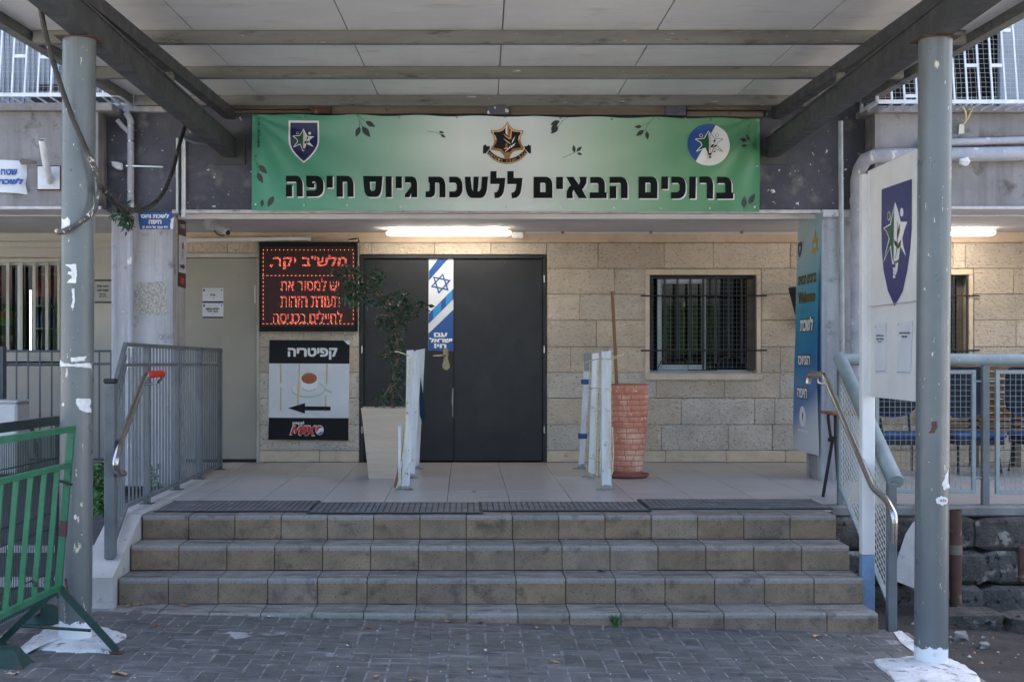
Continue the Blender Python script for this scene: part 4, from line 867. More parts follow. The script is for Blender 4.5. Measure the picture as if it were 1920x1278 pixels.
# emblem parts
def figure_star(q, f, cx_, cy_, w, h, green='ink_green', white='ink_white', line=None, ly=None):
    """two joined half figures forming a star, a sword up the middle and a twig; drawn in a box of w x h about (cx_, cy_)"""
    g = lambda x, y: (cx_ + x * w, cy_ + y * h)
    Lh = [(0, -.5), (-.17, -.22), (-.46, -.20), (-.28, -.07), (-.25, .02), (-.44, .24), (-.14, .12), (0, .47)]
    Rh = [(-x, y) for x, y in Lh]
    def out(P, mt, k):
        n = len(P)
        for i in range(n):
            a, b = P[i], P[(i + 1) % n]; d = Vector((b[0] - a[0], b[1] - a[1])); L0 = d.length or 1; nn = Vector((-d.y, d.x)) / L0 * .012
            q.poly([g(a[0] + nn.x, a[1] + nn.y), g(b[0] + nn.x, b[1] + nn.y), g(b[0] - nn.x, b[1] - nn.y), g(a[0] - nn.x, a[1] - nn.y)], f(k), mt)
    q.poly([g(*p) for p in Lh], f(2), green); out(Lh, 'ink_white', 3)
    q.poly([g(*p) for p in Rh], f(2), white)
    if line: out(Rh, line, 3)
    q.poly([g(*p) for p in [(0, -.44), (.045, -.34), (.055, .30), (-.015, .30), (-.015, -.36)]], f(4), 'ink_white')
    q.poly([g(*p) for p in [(.018, -.38), (.03, -.34), (.03, .28), (.016, .28)]], f(5), 'ink_black')
    q.poly([g(*p) for p in [(-.07, .30), (.10, .29), (.05, .345), (.05, .47), (-.02, .47), (-.02, .345)]], f(5), 'ink_black')
    q.poly([g(*p) for p in [(-.005, .37), (.035, .365), (.035, .40), (-.005, .41)]], f(6), 'ink_white')
    for (x, y, a, l) in ((.17, -.13, 62, .13), (.10, .03, -145, .13), (.20, .05, 40, .13), (.08, .08, 170, .1), (.17, .24, 12, .1)):
        dx, dy = math.cos(R(a)) * l, -math.sin(R(a)) * l; nx_, ny_ = -dy * .28, dx * .28
        q.poly([g(x - dx / 2 * 1.1, y - dy / 2 * 1.1), g(x + nx_, y + ny_), g(x + dx / 2 * 1.1, y + dy / 2 * 1.1), g(x - nx_, y - ny_)], f(5), 'ink_black')
    q.poly([g(*p) for p in [(.15, -.10), (.165, -.10), (.15, .10), (.09, .28), (.075, .28), (.135, .10)]], f(5), 'ink_black')
    for sx_, mt, rim in ((-.26, green, 'ink_white'), (.26, white, line or white)):
        q.poly([g(sx_ + .062 * math.cos(t * .524), -.33 + .062 * math.sin(t * .524) * w / h) for t in range(12)], f(2), rim); q.poly([g(sx_ + .045 * math.cos(t * .524), -.33 + .045 * math.sin(t * .524) * w / h) for t in range(12)], f(3), mt)
def shield(x0, x1, y0, y1, k=0):
    xm = (x0 + x1) / 2; w = (x1 - x0) / 2; ys_ = y0 + (y1 - y0) * .50; tt = (.1, .25, .4, .55, .7, .85)
    return [(x0, y0), (x1, y0), (x1, ys_)] + [(xm + w * (1 - t ** 1.75), ys_ + (y1 - ys_) * t) for t in tt] + [(xm, y1)] + [(xm - w * (1 - t ** 1.75), ys_ + (y1 - ys_) * t) for t in tt[::-1]] + [(x0, ys_)]
q = MB(); q.poly(shield(542.2, 599, 228, 307), bmap(1), 'ink_white'); q.poly(shield(545.2, 596, 231.8, 303.6), bmap(1.6), 'ink_navy')
figure_star(q, lambda k: bmap(k), 570, 266, 43, 46); part('emblem', q, T, 'navy shield emblem with a sword and star figure')
q = MB(); ccx, ccy, cr_ = 1326.3, 273.3, 39.6
q.poly(ellipse(ccx, ccy, cr_, cr_, 48), bmap(1), 'ink_white')
a0, a1 = -69, -232
q.poly([(ccx + cr_ * math.cos(R(a0 + (a1 - a0) * i / 24)), ccy + cr_ * math.sin(R(a0 + (a1 - a0) * i / 24))) for i in range(25)], bmap(1.5), 'ink_blue')
figure_star(q, lambda k: bmap(k), 1327.5, 273.5, 56, 54, line='ink_grey'); part('emblem', q, T, 'round blue and white emblem with a sword and star figure')
# bronze badge: star with sword and olive twig over a ribbon
E_ = lambda x, y: (880 + x * 140 / 1627, 215 + y * 110 / 1278)
q = MB()
rib_o = [(360, 850), (440, 740)] ; 
q.poly([E_(*p) for p in [(295, 860), (300, 690), (350, 660), (380, 700), (450, 705), (440, 760), (360, 855)]], bmap(1), 'ink_black')
q.poly([E_(*p) for p in [(1340, 865), (1335, 700), (1280, 675), (1255, 705), (1190, 710), (1200, 760), (1285, 860)]], bmap(1), 'ink_black')
bo = arc(820, 480, 560, 610, 141, 39, 16); bi = arc(820, 480, 470, 490, 36, 144, 16)
q.poly([E_(*p) for p in bo + bi], bmap(1.5), 'ink_black')
l1 = arc(820, 480, 553, 600, 140, 40, 16); l2 = arc(820, 480, 538, 583, 40, 140, 16); q.poly([E_(*p) for p in l1 + l2], bmap(2), 'ink_bronze_light')
l1 = arc(820, 480, 486, 506, 143, 37, 16); l2 = arc(820, 480, 474, 494, 37, 143, 16); q.poly([E_(*p) for p in l1 + l2], bmap(2), 'ink_bronze')
st = [(825, 170), (880, 270), (960, 345), (1060, 365), (1160, 365), (1175, 410), (1120, 490), (1105, 580), (1130, 660), (1180, 740), (1165, 790), (1060, 800), (960, 820), (900, 890), (870, 975), (770, 975), (735, 890), (670, 820), (570, 800), (470, 785), (465, 750), (530, 660), (545, 570), (520, 480), (465, 410), (475, 360), (600, 362), (700, 330), (780, 250)]
q.poly([E_(*p) for p in st], bmap(2.2), 'ink_bronze'); ctr = (822, 560)
q.poly([E_(ctr[0] + (x - ctr[0]) * .95, ctr[1] + (y - ctr[1]) * .95) for x, y in st[:8] + st[22:]] , bmap(2.6), 'ink_bronze_light')
q.poly([E_(ctr[0] + (x - ctr[0]) * .82, ctr[1] + (y - ctr[1]) * .80) for x, y in st], bmap(3.0), 'ink_black')
for P, mt in (([(785, 290), (825, 250), (825, 480), (785, 430)], 'ink_white'), ([(825, 250), (870, 300), (880, 560), (825, 480)], 'ink_bronze'), ([(900, 340), (920, 380), (905, 560), (880, 540), (885, 420)], 'ink_bronze_light'), ([(735, 440), (880, 550), (880, 570), (790, 510)], 'ink_bronze_light'), ([(730, 530), (885, 640), (890, 670), (800, 610)], 'ink_bronze_light'),
              ([(990, 495), (970, 570), (920, 655), (930, 590)], 'ink_white'), ([(1005, 640), (975, 690), (890, 755), (910, 700)], 'ink_white'), ([(785, 650), (825, 650), (830, 740), (780, 740)], 'ink_bronze'), ([(750, 750), (870, 740), (870, 765), (750, 775)], 'ink_bronze_light'), ([(900, 680), (880, 750), (770, 840), (770, 825), (850, 750)], 'ink_white'), ([(770, 850), (870, 830), (870, 960), (770, 960)], 'ink_bronze'), ([(770, 885), (875, 880), (875, 905), (770, 912)], 'ink_bronze_light')):
    q.poly([E_(*p) for p in P], bmap(3.6), mt)
for k, ch in enumerate('לארשיל הנגה אבצ'):
    if ch == ' ': continue
    a = R(140 - 100 * (k + .5) / 15); x, y = 820 + 515 * math.cos(a), 480 + 548 * math.sin(a)
    p = E_(x, y); text(q, ch, p[0] - 1.6, p[1] - 2.0, p[0] + 1.6, p[1] + 2.0, bmap(2.8), 'ink_bronze_light', 0, 8)
part('emblem', q, T, 'bronze star badge with sword, twig and ribbon')
# printed twigs
q = MB()
def tleaf(x0, y0, x1, y1, w=.30, ly=1):
    d = Vector((x1 - x0, y1 - y0)); n_ = Vector((-d.y, d.x)); pts = []
    for t, k in ((0, 0), (.15, .55), (.35, .95), (.6, .85), (.85, .35), (1, 0)): pts.append((x0 + d.x * t + n_.x * k * w, y0 + d.y * t + n_.y * k * w))
    for t, k in ((.85, .35), (.6, .85), (.35, .95), (.15, .55)): pts.append((x0 + d.x * t - n_.x * k * w, y0 + d.y * t - n_.y * k * w))
    q.poly(pts, bmap(ly), 'ink_leaf')
def tline(a, b, w=.35):
    d = Vector((b[0] - a[0], b[1] - a[1])); n_ = Vector((-d.y, d.x)).normalized() * w
    q.poly([(a[0] + n_.x, a[1] + n_.y), (b[0] + n_.x, b[1] + n_.y), (b[0] - n_.x, b[1] - n_.y), (a[0] - n_.x, a[1] - n_.y)], bmap(1), 'ink_leaf')
Z1_ = lambda x, y: (470 + x * 240 / 1614, 210 + y * 240 / 1614)
for a in (((1455, 130), (1575, 200)), ((1380, 198), (1330, 325)), ((1410, 195), (1512, 328)), ((112, 680), (222, 792)), ((97, 772), (165, 910)), ((300, 1072), (222, 1205)), ((158, 1108), (150, 1208))): tleaf(*Z1_(*a[0]), *Z1_(*a[1]), .24)
for a in (((1345, 45), (1380, 130)), ((1380, 130), (1378, 200)), ((1380, 130), (1415, 198)), ((1350, 45), (1455, 135)), ((55, 575), (85, 650)), ((85, 650), (115, 682)), ((85, 650), (108, 772))): tline(Z1_(*a[0]), Z1_(*a[1]))
Z3 = lambda x, y: (1270 + x * 160 / 1105, 215 + y * 160 / 1105)
for a in (((890, 350), (788, 328)), ((918, 345), (885, 262)), ((892, 412), (805, 415)), ((915, 1165), (990, 1028)), ((850, 1215), (855, 1060))): tleaf(*Z3(*a[0]), *Z3(*a[1]), .24)
for a in (((1035, 455), (915, 350)), ((965, 412), (892, 410)), ((850, 1250), (850, 1215)), ((865, 1250), (915, 1165)), ((930, 1165), (1010, 1180))): tline(Z3(*a[0]), Z3(*a[1]))
for a in (((823, 249), (833, 251)), ((826, 254), (836, 259)), ((1033, 247), (1045, 232)), ((1049, 229), (1031, 236)), ((1046, 240), (1032, 253)), ((1076, 288), (1074, 274)), ((1080, 286), (1090, 277)), ((1081, 289), (1091, 292)), ((1202, 239), (1188, 240)), ((1206, 246), (1191, 257)), ((1211, 248), (1213, 264))): tleaf(*a[0], *a[1], .24)
for a in (((801, 248), (818, 250)), ((818, 250), (826, 254)), ((1068, 219), (1052, 230)), ((1055, 228), (1045, 241)), ((1054, 298), (1072, 290)), ((1072, 290), (1081, 286)), ((1226, 220), (1216, 232)), ((1216, 232), (1203, 238)), ((1216, 232), (1208, 246)), ((1208, 244), (1211, 250))): tline(a[0], a[1])
text(q, '04-8641712 סופרסט טופ', 0, 0, 1, 1, lambda x, y: bmap(1)(484.5 + 4.5 * y, 224 + 54 * (1 - x)), 'ink_leaf', 1, 14, heb=False)
part('printed_twigs', q, T, None, 'stuff')
for x, y in [(485, 219.5), (570, 221), (656, 220), (749, 222), (856, 222), (947, 221), (1050, 223), (1146, 225.5), (1236, 225.5), (1330, 226.5), (1415, 229), (481, 294), (481, 384), (571, 385.5), (652, 385.5), (751, 388), (845, 388), (949, 388.5), (1049, 389.5), (1150, 390.5), (1237, 391.5), (1329, 391.5), (1413, 389), (1417, 313)]:
    q = MB(); c0 = bmap(1.2)(x, y); q.tube([(c0[0], c0[1] + .006, c0[2]), (c0[0], c0[1] - .002, c0[2])], .0085, 'steel', 10); part('eyelet', q, T)
# timber battens and blocks above the banner
TB = thing('timber_batten', 'weathered timber batten between canopy and green banner', 'batten', (.34, 11.14, 3.08))
for a, b, y0, y1 in ((436, 600, 199.5, 206), (436, 600, 207.5, 213.5), (622, 914, 198.5, 214.5), (954, 1247, 200, 217), (1286, 1445, 200.5, 207.5), (1286, 1430, 210, 220)):
    q = MB(); A, B = P3(a, y1, 11.13), P3(b, y0, 11.13); q.box(A[0], B[0], 11.10, 11.156, A[2], B[2], 'timber', .003); part('timber_piece', q, TB)
for k, (a, b, y0, y1) in enumerate(((582, 620.5, 196.5, 213), (913, 953.5, 197.5, 216), (1247, 1285, 200, 217.5))):
    q = MB(); A, B = P3(a, y1, 11.08), P3(b, y0, 11.08); q.box(A[0], B[0], 11.04, 11.156, A[2], B[2], 'rust' if k == 0 else 'slate_paint', .004); part('bracket_block', q, TB)
# red LED text display
T = thing('text_display', 'black electronic display with glowing red Hebrew text beside the double door', 'display', (XW(578), WALL, 1.3))
LD = 12.93; Xl = lambda x: (x - VX) * LD / F; Zl = lambda y: HC - (y - VY) * LD / F
q = MB(); x0, x1, z0, z1 = Xl(486.5), Xl(669.5), Zl(621), Zl(453.5)
q.box(x0, x1, LD, WALL - .018, z0, z1, 'ink_black', .006); q.box(x0 - .002, x1 + .002, LD - .014, LD - .0005, z1 - .045, z1, 'ink_black', .004); q.box(x0 - .002, x1 + .002, LD - .014, LD - .0005, z0, z0 + .045, 'ink_black', .004)
q.box(x0, x0 + .018, LD - .01, LD - .0005, z0 + .046, z1 - .046, 'ink_black', .002); q.box(x1 - .018, x1, LD - .01, LD - .0005, z0 + .046, z1 - .046, 'ink_black', .002); part('housing', q, T)
q = MB(); q.box(x0 + .019, x1 - .019, LD - .004, LD - .0008, z0 + .046, z1 - .046, 'led_panel'); part('led_panel', q, T)
q = MB(); fl = front(LD - .0065); dt = .53
def dots(G, x0, y0, x1, y1, mts=('led_red', 'led_amber')):
    nr, nc = G.shape
    for r in range(nr):
        for c in range(nc):
            if G[r, c]:
                x, y = x0 + (x1 - x0) * (c + .5) / nc, y0 + (y1 - y0) * (r + .5) / nr
                q.add([fl(x - dt, y + dt), fl(x + dt, y + dt), fl(x + dt, y - dt), fl(x - dt, y - dt)], [(0, 1, 2, 3)], mts[1] if (r * 3 + c * 2) % 5 == 0 else mts[0])
def ledtext(t, x0, y0, x1, y1, pitch=1.95):
    rows_ = max(7, round((y1 - y0) / pitch)); cols = max(3, round((x1 - x0) / pitch)); G = raster(t[::-1], 60, 1)
    H = np.zeros((rows_, cols), bool)
    for r in range(rows_):
        for c in range(cols):
            a = G[int(r * G.shape[0] / rows_):max(int((r + 1) * G.shape[0] / rows_), 1), int(c * G.shape[1] / cols):int((c + 1) * G.shape[1] / cols)]
            H[r, c] = a.mean() > .47
    dots(H, x0, y0, x1, y1)
ledtext('מלש"ב יקר,', 506, 478, 650, 505, 1.9); ledtext('יש למסור את', 526, 521, 636, 545); ledtext('תעודת הזהות', 526, 555, 637, 576); ledtext('לחיילים בכניסה', 512, 582, 642, 606)
for x in np.arange(494, 664, 7.6): dots(np.ones((1, 1), bool), x - 1, 467.6, x + 1, 469.6); dots(np.ones((1, 2), bool), x - 2, 515.5, x + 2, 517.5); dots(np.ones((1, 2), bool), x - 2, 605.8, x + 2, 607.8)
for y in np.arange(476, 604, 7.6): dots(np.ones((2, 1), bool), 492.5, y - 2, 494.5, y + 2); dots(np.ones((2, 1), bool), 661.5, y - 2, 663.5, y + 2)
part('led_dots', q, T, 'glowing red lettering', 'stuff')
q = MB(); q.tube([P3(668, 456, 12.92), P3(673, 452, 12.9), P3(671, 447, 12.95), P3(655, 449, 13.0)], .007, 'cable', 6); part('power_cable', q, T)
# cafeteria sign
T = thing('cafeteria_sign', 'rectangular cafeteria sign with coffee cup and black arrow under the red display', 'sign', (XW(579), WALL, .2))
SD = 12.985; E4 = lambda x, y: (490 + x * 180 / 1150, 630 + y * 180 / 1150); fs_ = lambda k: front(SD, k)
q = MB(); q.slab([E4(97, 45), E4(1060, 52), E4(1042, 1247), E4(84, 1240)], front(WALL - .012), fs_(0), 'ink_white'); brd = part('sign_board', q, T)
q = MB(); q.poly([E4(97, 45), E4(985, 52), E4(1030, 96), E4(1058, 105), E4(1055, 330), E4(92, 326)], fs_(1), 'ink_black'); part('black_field', q, T); q = MB(); q.poly([E4(89, 975), E4(1046, 980), E4(1042, 1247), E4(84, 1238)], fs_(1), 'ink_black'); part('black_field', q, T)
q = MB(); q.poly([E4(92, 328), E4(1055, 332), E4(1047, 978), E4(89, 973)], fs_(1), 'vinyl_white'); part('white_field', q, T)
q = MB(); a, b = E4(318, 140), E4(910, 280); text(q, 'קפיטריה', a[0], a[1], b[0], b[1], fs_(2), 'ink_white', 2, 40); part('lettering', q, T)
q = MB(); q.poly([E4(318, 860), E4(523, 800), E4(523, 838), E4(830, 842), E4(830, 890), E4(523, 888), E4(523, 926)], fs_(2), 'ink_black'); part('arrow', q, T, 'black arrow pointing left')
q = MB()
for P in ([(222, 332), (242, 332), (243, 550), (228, 572), (223, 545)], [(226, 608), (242, 610), (240, 895), (224, 890)], [(446, 333), (466, 333), (458, 520), (450, 830), (428, 812), (432, 600), (448, 500)], [(776, 335), (797, 335), (792, 560), (778, 598), (774, 560)], [(764, 705), (780, 708), (780, 910), (764, 908)]): q = MB(); q.poly([E4(*p) for p in P], fs_(2), 'ink_tape'); part('tape_mark', q, T, 'yellowed strip of old tape')
q = MB(); g4 = lambda L0: [E4(*p) for p in L0]
q.poly(g4(ellipse(560, 640, 205, 100, 30)), fs_(1.5), 'ink_pale_green'); q.poly(g4(ellipse(560, 628, 195, 88, 30)), fs_(1.8), 'vinyl_white')
q.poly(g4([(470, 510), (680, 510), (672, 600), (630, 655), (520, 660), (480, 600)]), fs_(2.4), 'ink_white'); q.poly(g4(arc(572, 600, 92, 62, 30, 150, 10) + arc(572, 588, 80, 60, 150, 30, 10)), fs_(2.8), 'ink_pale_green')
q.poly(g4(ellipse(572, 505, 112, 74, 30)), fs_(2.8), 'ink_white'); q.poly(g4(ellipse(574, 503, 94, 66, 30)), fs_(3.2), 'ink_coffee'); q.poly(g4(arc(574, 500, 90, 62, 200, 340, 12) + arc(574, 520, 84, 62, 340, 200, 12)), fs_(3.5), 'ink_bronze')
q.poly(g4([(690, 560), (705, 560), (790, 640), (850, 660), (840, 685), (780, 660)]), fs_(2.4), 'ink_pale_green'); part('cup_picture', q, T, 'printed coffee cup with saucer and spoon')
q = MB(); a, b = E4(374, 1018), E4(512, 1064); text(q, 'pepsi', a[0], a[1], b[0], b[1], fs_(2), 'ink_white', 1, 30, heb=False)
mx = lambda dx, dy, L0: [E4(x + dx, y + dy) for x, y in L0]
GL = ([(345, 1176), (385, 1075), (420, 1075), (425, 1120), (470, 1072), (500, 1072), (478, 1172), (448, 1172), (460, 1110), (420, 1160), (400, 1160), (395, 1112), (375, 1176)], [(455, 1180), (510, 1075), (548, 1075), (560, 1180), (530, 1180), (527, 1162), (495, 1162), (485, 1180)], [(550, 1075), (585, 1075), (595, 1105), (625, 1075), (665, 1075), (605, 1125), (640, 1185), (600, 1185), (582, 1148), (552, 1182), (515, 1182), (570, 1128)])
for P in GL: q.poly([E4(570 + (x - 570) * 1.02 + (3 if x > 500 else -5), 1128 + (y - 1128) * 1.18) for x, y in P], fs_(2), 'ink_white'); q.poly(mx(0, 0, P), fs_(2.6), 'ink_red')
q.poly(g4(ellipse(697, 1122, 50, 58, 24)), fs_(2.4), 'ink_white'); q.poly(g4(arc(697, 1122, 43, 50, 160, 320, 12) + [(690, 1105), (665, 1150)]), fs_(3), 'ink_red'); q.poly(g4(arc(697, 1122, 43, 50, 20, 130, 12) + [(690, 1158), (718, 1140)]), fs_(3), 'ink_blue')
part('brand_mark', q, T, 'white and red lettering with a round red, white and blue mark')
# small blue office sign on the left column
T = thing('office_sign', 'small chipped blue plate with white Hebrew office name on the left column', 'sign', P3(290, 430, 11.16))
SD2 = 11.155; q = MB(); q.slab(rag([(258.5, 399), (323.5, 397), (324, 429.5), (262, 430)], .8, 6, 4), front(11.169), front(SD2), 'ink_blue')
part('plate', q, T); q = MB()
text(q, 'לשכת גיוס', 264, 400.5, 317, 409, front(SD2, 1), 'ink_white', 2, 26); text(q, 'חיפה', 279, 412, 303, 420, front(SD2, 1), 'ink_white', 2, 26); text(q, 'רח׳ עומר אל כיים 12', 267, 423, 315, 428, front(SD2, 1), 'ink_white', 1, 20); part('lettering', q, T)
q = MB(); q.slab(rag([(320, 410), (325, 408), (325, 430), (320, 430)], 1, 4, 5), front(SD2, .5), front(SD2, 1), 'ink_white'); part('chipped_edge', q, T)
# cloth sign on the left fascia
T = thing('cloth_sign', 'white cloth sign with blue Hebrew lettering nailed to the left fascia', 'sign', P3(10, 363, 10.88))
q = MB(); D = 10.885; vs = []
pts = [[(-30, 299), (10, 300), (38, 302), (50, 310)], [(-30, 320), (10, 320), (36, 322), (50, 330)], [(-30, 345), (10, 346), (36, 345), (47, 344)], [(-30, 360), (10, 361), (36, 363), (51, 365)]]
for rrow in pts:
    for k, p in enumerate(rrow): v = P3(p[0], p[1], D); vs.append((v[0], v[1] - .02 * (k == 2) + .01 * (k == 3), v[2]))
q.add(vs, [(j * 4 + i, (j + 1) * 4 + i, (j + 1) * 4 + i + 1, j * 4 + i + 1) for j in range(3) for i in range(3)], 'vinyl_white', True); part('cloth', q, T)
q = MB(); fz = front(10.858); text(q, 'שטח צבאי', -32, 317, 32, 328.5, fz, 'ink_blue', 2, 24); text(q, 'לשכת גיוס', -41, 334, 43.5, 345.5, fz, 'ink_blue', 2, 24); part('lettering', q, T)
q = MB(); q.poly([P_ for P_ in [(36, 302), (42, 297), (70, 303), (71, 307), (50, 309), (40, 309)]], front(10.84), 'timber'); part('torn_flap', q, T)
# cafeteria strip sign on the side of the left column, seen obliquely
sx_ = lambda k: side(-2.433 + .003, -k)
def sx_(k):
    XX = -2.433 + .004 + .0016 * k
    def f_(x, y): Y = -2.433 * F / (x - VX); return (XX, Y, HC - (y - VY) * Y / F)
    return f_
T = thing('column_sign', 'narrow brown and white cafeteria sign with arrow on the side of the left column', 'sign', (-2.43, 11.4, 1.6))
q = MB(); q.slab([(333.5, 409), (348, 415.5), (347.5, 541), (333, 536)], sx_(-2), sx_(0), 'ink_brown'); part('sign_board', q, T)
q = MB(); q.poly([(334, 439.5), (348, 444), (347.8, 513), (333.8, 510)], sx_(1), 'vinyl_white'); q.poly(ellipse(341.3, 461, 1.9, 7.5, 12), sx_(2), 'ink_coffee'); q.poly(ellipse(341, 478, 2.6, 10, 12), sx_(2), 'ink_pale_green')
q.poly([(336.5, 495.5), (341.5, 497), (341.7, 493.5), (345.5, 501), (341.5, 506.5), (341.5, 503), (336.5, 501.5)], sx_(2), 'ink_brown'); text(q, 'קפיטריה', 336.5, 421, 346, 431, sx_(1), 'ink_white', 1, 20); q.poly([(337.5, 520), (344, 522), (343.5, 534), (337.5, 531)], sx_(1), 'ink_red'); part('print', q, T)
# grey text plate on the cream panel beyond the column
q = MB(); D = WALL + .03; q.slab([(174, 527), (211, 526), (211, 565), (174, 564)], front(D + .01), front(D), 'ink_signgrey')
for t, y0, y1, a, b in (('תחנת תפילין', 534.5, 539, 181.5, 203.5), ('ושיעורי תורה', 542, 546.5, 182, 203), ('בניהול', 549.5, 552.5, 186, 199), ('הרב כהן', 554.5, 557.5, 185.5, 200)): text(q, t, a, y0, b, y1, front(D, 1), 'ink_black', 1, 16)
single('text_plate', q, 'small grey text plate on the cream wall between post and column', 'sign')
# blue banner on the side of the right column
T = thing('blue_banner', 'tall narrow blue welcome banner hanging on the side of the right column', 'banner', (2.95, 11.5, .4))
def BB(k):
    def f_(u, v):       # u: 0 far edge .. 1 near edge, v: 0 top .. 1 bottom
        Y = 11.86 - .82 * u; bulge = .045 * math.sin(math.pi * min(1, v * 1.02)) * (.6 + .4 * u) + .10 * max(0, v - .5) * (1 - u * .3)
        return (2.975 - bulge - .0016 * k, Y, 2.235 - 2.02 * v)
    return f_
q = MB(); nu, nv = 6, 24; vs = [BB(0)(i / nu, j / nv) for j in range(nv + 1) for i in range(nu + 1)]
q.add(vs, [(j * (nu + 1) + i, (j + 1) * (nu + 1) + i, (j + 1) * (nu + 1) + i + 1, j * (nu + 1) + i + 1) for j in range(nv) for i in range(nu)], 'blue_banner_print', True); part('banner_sheet', q, T)
def bl(k, asp=2.02 / .82): return BB(k)
q = MB()
text(q, 'ברוכים הבאים', .10, .245, .90, .285, BB(1.5), 'ink_olive', 3, 24); text(q, 'Welcome', .12, .315, .88, .365, BB(1.5), 'ink_olive', 3, 24, heb=False)
for t, v0, v1, a, b in (('לשכת', .42, .49, .22, .84), ('הגיוס', .585, .635, .16, .74), ('חיפה', .725, .775, .16, .62)):
    text(q, t, a, v0, b, v1, BB(1.5), 'ink_black', 5, 26); text(q, t, a + .02, v0 + .004, b - .02, v1 - .004, BB(2.5), 'ink_white', 2, 26)
text(q, 'לשכת גיוס חיפה', .2, .905, .62, .915, BB(1.5), 'ink_white', 1, 14); part('lettering', q, T)
q = MB(); q.poly(shield(.04, .22, .095, .165), BB(1.5), 'ink_navy'); q.poly([(.11, .115), (.16, .115), (.14, .145)], BB(2.2), 'ink_white'); q.poly(ellipse(.40, .85, .13, .045, 20), BB(1.5), 'ink_white'); q.poly([(.38, .83), (.44, .84), (.40, .875)], BB(2.2), 'ink_green')
q.poly([(.73, .07), (.76, .06), (.80, .10), (.90, .105), (.86, .13), (.90, .155), (.78, .16), (.76, .175), (.73, .16), (.64, .155), (.67, .13), (.64, .105), (.70, .10)], BB(1.5), 'ink_gold'); q.poly(ellipse(.76, .13, .06, .012, 10), BB(2.2), 'ink_pale_green'); part('emblem', q, T)
# wall monitor beside it
T = thing('wall_monitor', 'dark angled screen on the stone wall behind the blue banner', 'screen', P3(1495, 610, 12.85))
q = MB(); A = [P3(1478, 541, 12.70), P3(1498, 614, 12.93)]
q.hexa([P3(1498, 614, 12.9), (3.55, 12.9, P3(0, 613, 12.9)[2]), (3.55, 12.95, P3(0, 612, 12.9)[2]), P3(1496, 612, 12.97), P3(1478, 541, 12.65), (3.55, 12.65, P3(0, 530, 12.65)[2]), (3.55, 12.70, P3(0, 529, 12.7)[2]), P3(1481, 538, 12.71)], 'near_black'); part('screen_case', q, T)
q = MB(); q.box(3.3, 3.4, 12.72, 13.03, 1.35, 1.45, 'near_black'); part('bracket', q, T)
# white notice board between handrail post and canopy post
T = thing('notice_board', 'white painted board with a tall navy shield beside the right post', 'board', (2.49, 7.7, .8))
q = MB(); fb = side(2.49, 0); fk = side(2.49 + .018, 0)
Yf, Yn = 2.49 * F / (1629 - VX), 2.49 * F / (1731 - VX); q.box(2.491, 2.509, Yn, Yf, .795, 2.185, 'board_white', .003); part('panel', q, T)
q = MB(); q.box(2.479, 2.4905, Yn + .004, Yf + .002, 1.345, 1.349, 'ledge'); q.box(2.484, 2.4905, Yf - .035, Yf + .001, .80, 2.18, 'board_white'); part('trim', q, T)
sd_ = lambda k: side(2.49, k * 1.0)
q = MB(); top = lambda x: 355 + (336 - 355) * (x - 1653) / (1710 - 1653)
SH = [(1653.5, 355), (1710, 335.5), (1709.5, 430), (1706.5, 470), (1701, 508), (1693, 545), (1678, 574), (1665, 545), (1657, 507), (1653.8, 470), (1653, 425)]
q.poly(SH, sd_(1), 'ink_royal'); part('shield', q, T, 'tall navy shield')
q = MB(); B_ = lambda x, y: (1620 + x * 110 / 287, 270 + y * 490 / 1278)
q.poly([B_(*p) for p in [(155, 283), (170, 330), (182, 380), (214, 380), (200, 420), (190, 460), (195, 500), (208, 550), (180, 500), (165, 620), (158, 640), (150, 640), (145, 620), (130, 505), (96, 582), (110, 520), (124, 460), (110, 425), (96, 412), (130, 390), (143, 330)]], sd_(1.8), 'ink_white')
q.poly([B_(*p) for p in [(155, 292), (150, 330), (149, 620), (134, 495), (101, 565), (114, 520), (128, 462), (113, 424), (102, 413), (133, 395), (146, 335)]], sd_(2.4), 'ink_green')
for cx_, fl_ in ((124, 'ink_green'), (187, 'ink_white')): q.poly([B_(*p) for p in ellipse(cx_, 352 if cx_ < 150 else 334, 8, 22, 14)], sd_(1.8), 'ink_white'); q.poly([B_(*p) for p in ellipse(cx_, 352 if cx_ < 150 else 334, 6, 18, 14)], sd_(2.4), fl_)
for P, mt in (([(151, 335), (158, 330), (162, 580), (149, 585)], 'ink_white'), ([(143, 575), (158, 570), (160, 590), (143, 590)], 'ink_white'), ([(142, 588), (158, 586), (156, 605), (144, 602)], 'ink_brown'), ([(146, 605), (156, 603), (157, 655), (146, 655)], 'ink_white'), ([(146, 615), (156, 625), (156, 630), (146, 620)], 'ink_black'), ([(146, 632), (156, 642), (156, 646), (146, 637)], 'ink_black'),
              ([(177, 388), (180, 420), (170, 460), (165, 440)], 'ink_olive'), ([(150, 465), (165, 480), (168, 510), (155, 495)], 'ink_olive'), ([(186, 465), (182, 500), (168, 515), (170, 490)], 'ink_olive'), ([(160, 575), (180, 555), (175, 575), (160, 585)], 'ink_olive'), ([(166, 380), (168, 380), (168, 500), (158, 560), (156, 560), (165, 500)], 'ink_olive')):
    q.poly([B_(*p) for p in P], sd_(3), mt)
part('star_figure', q, T, 'green and white star figure with sword')
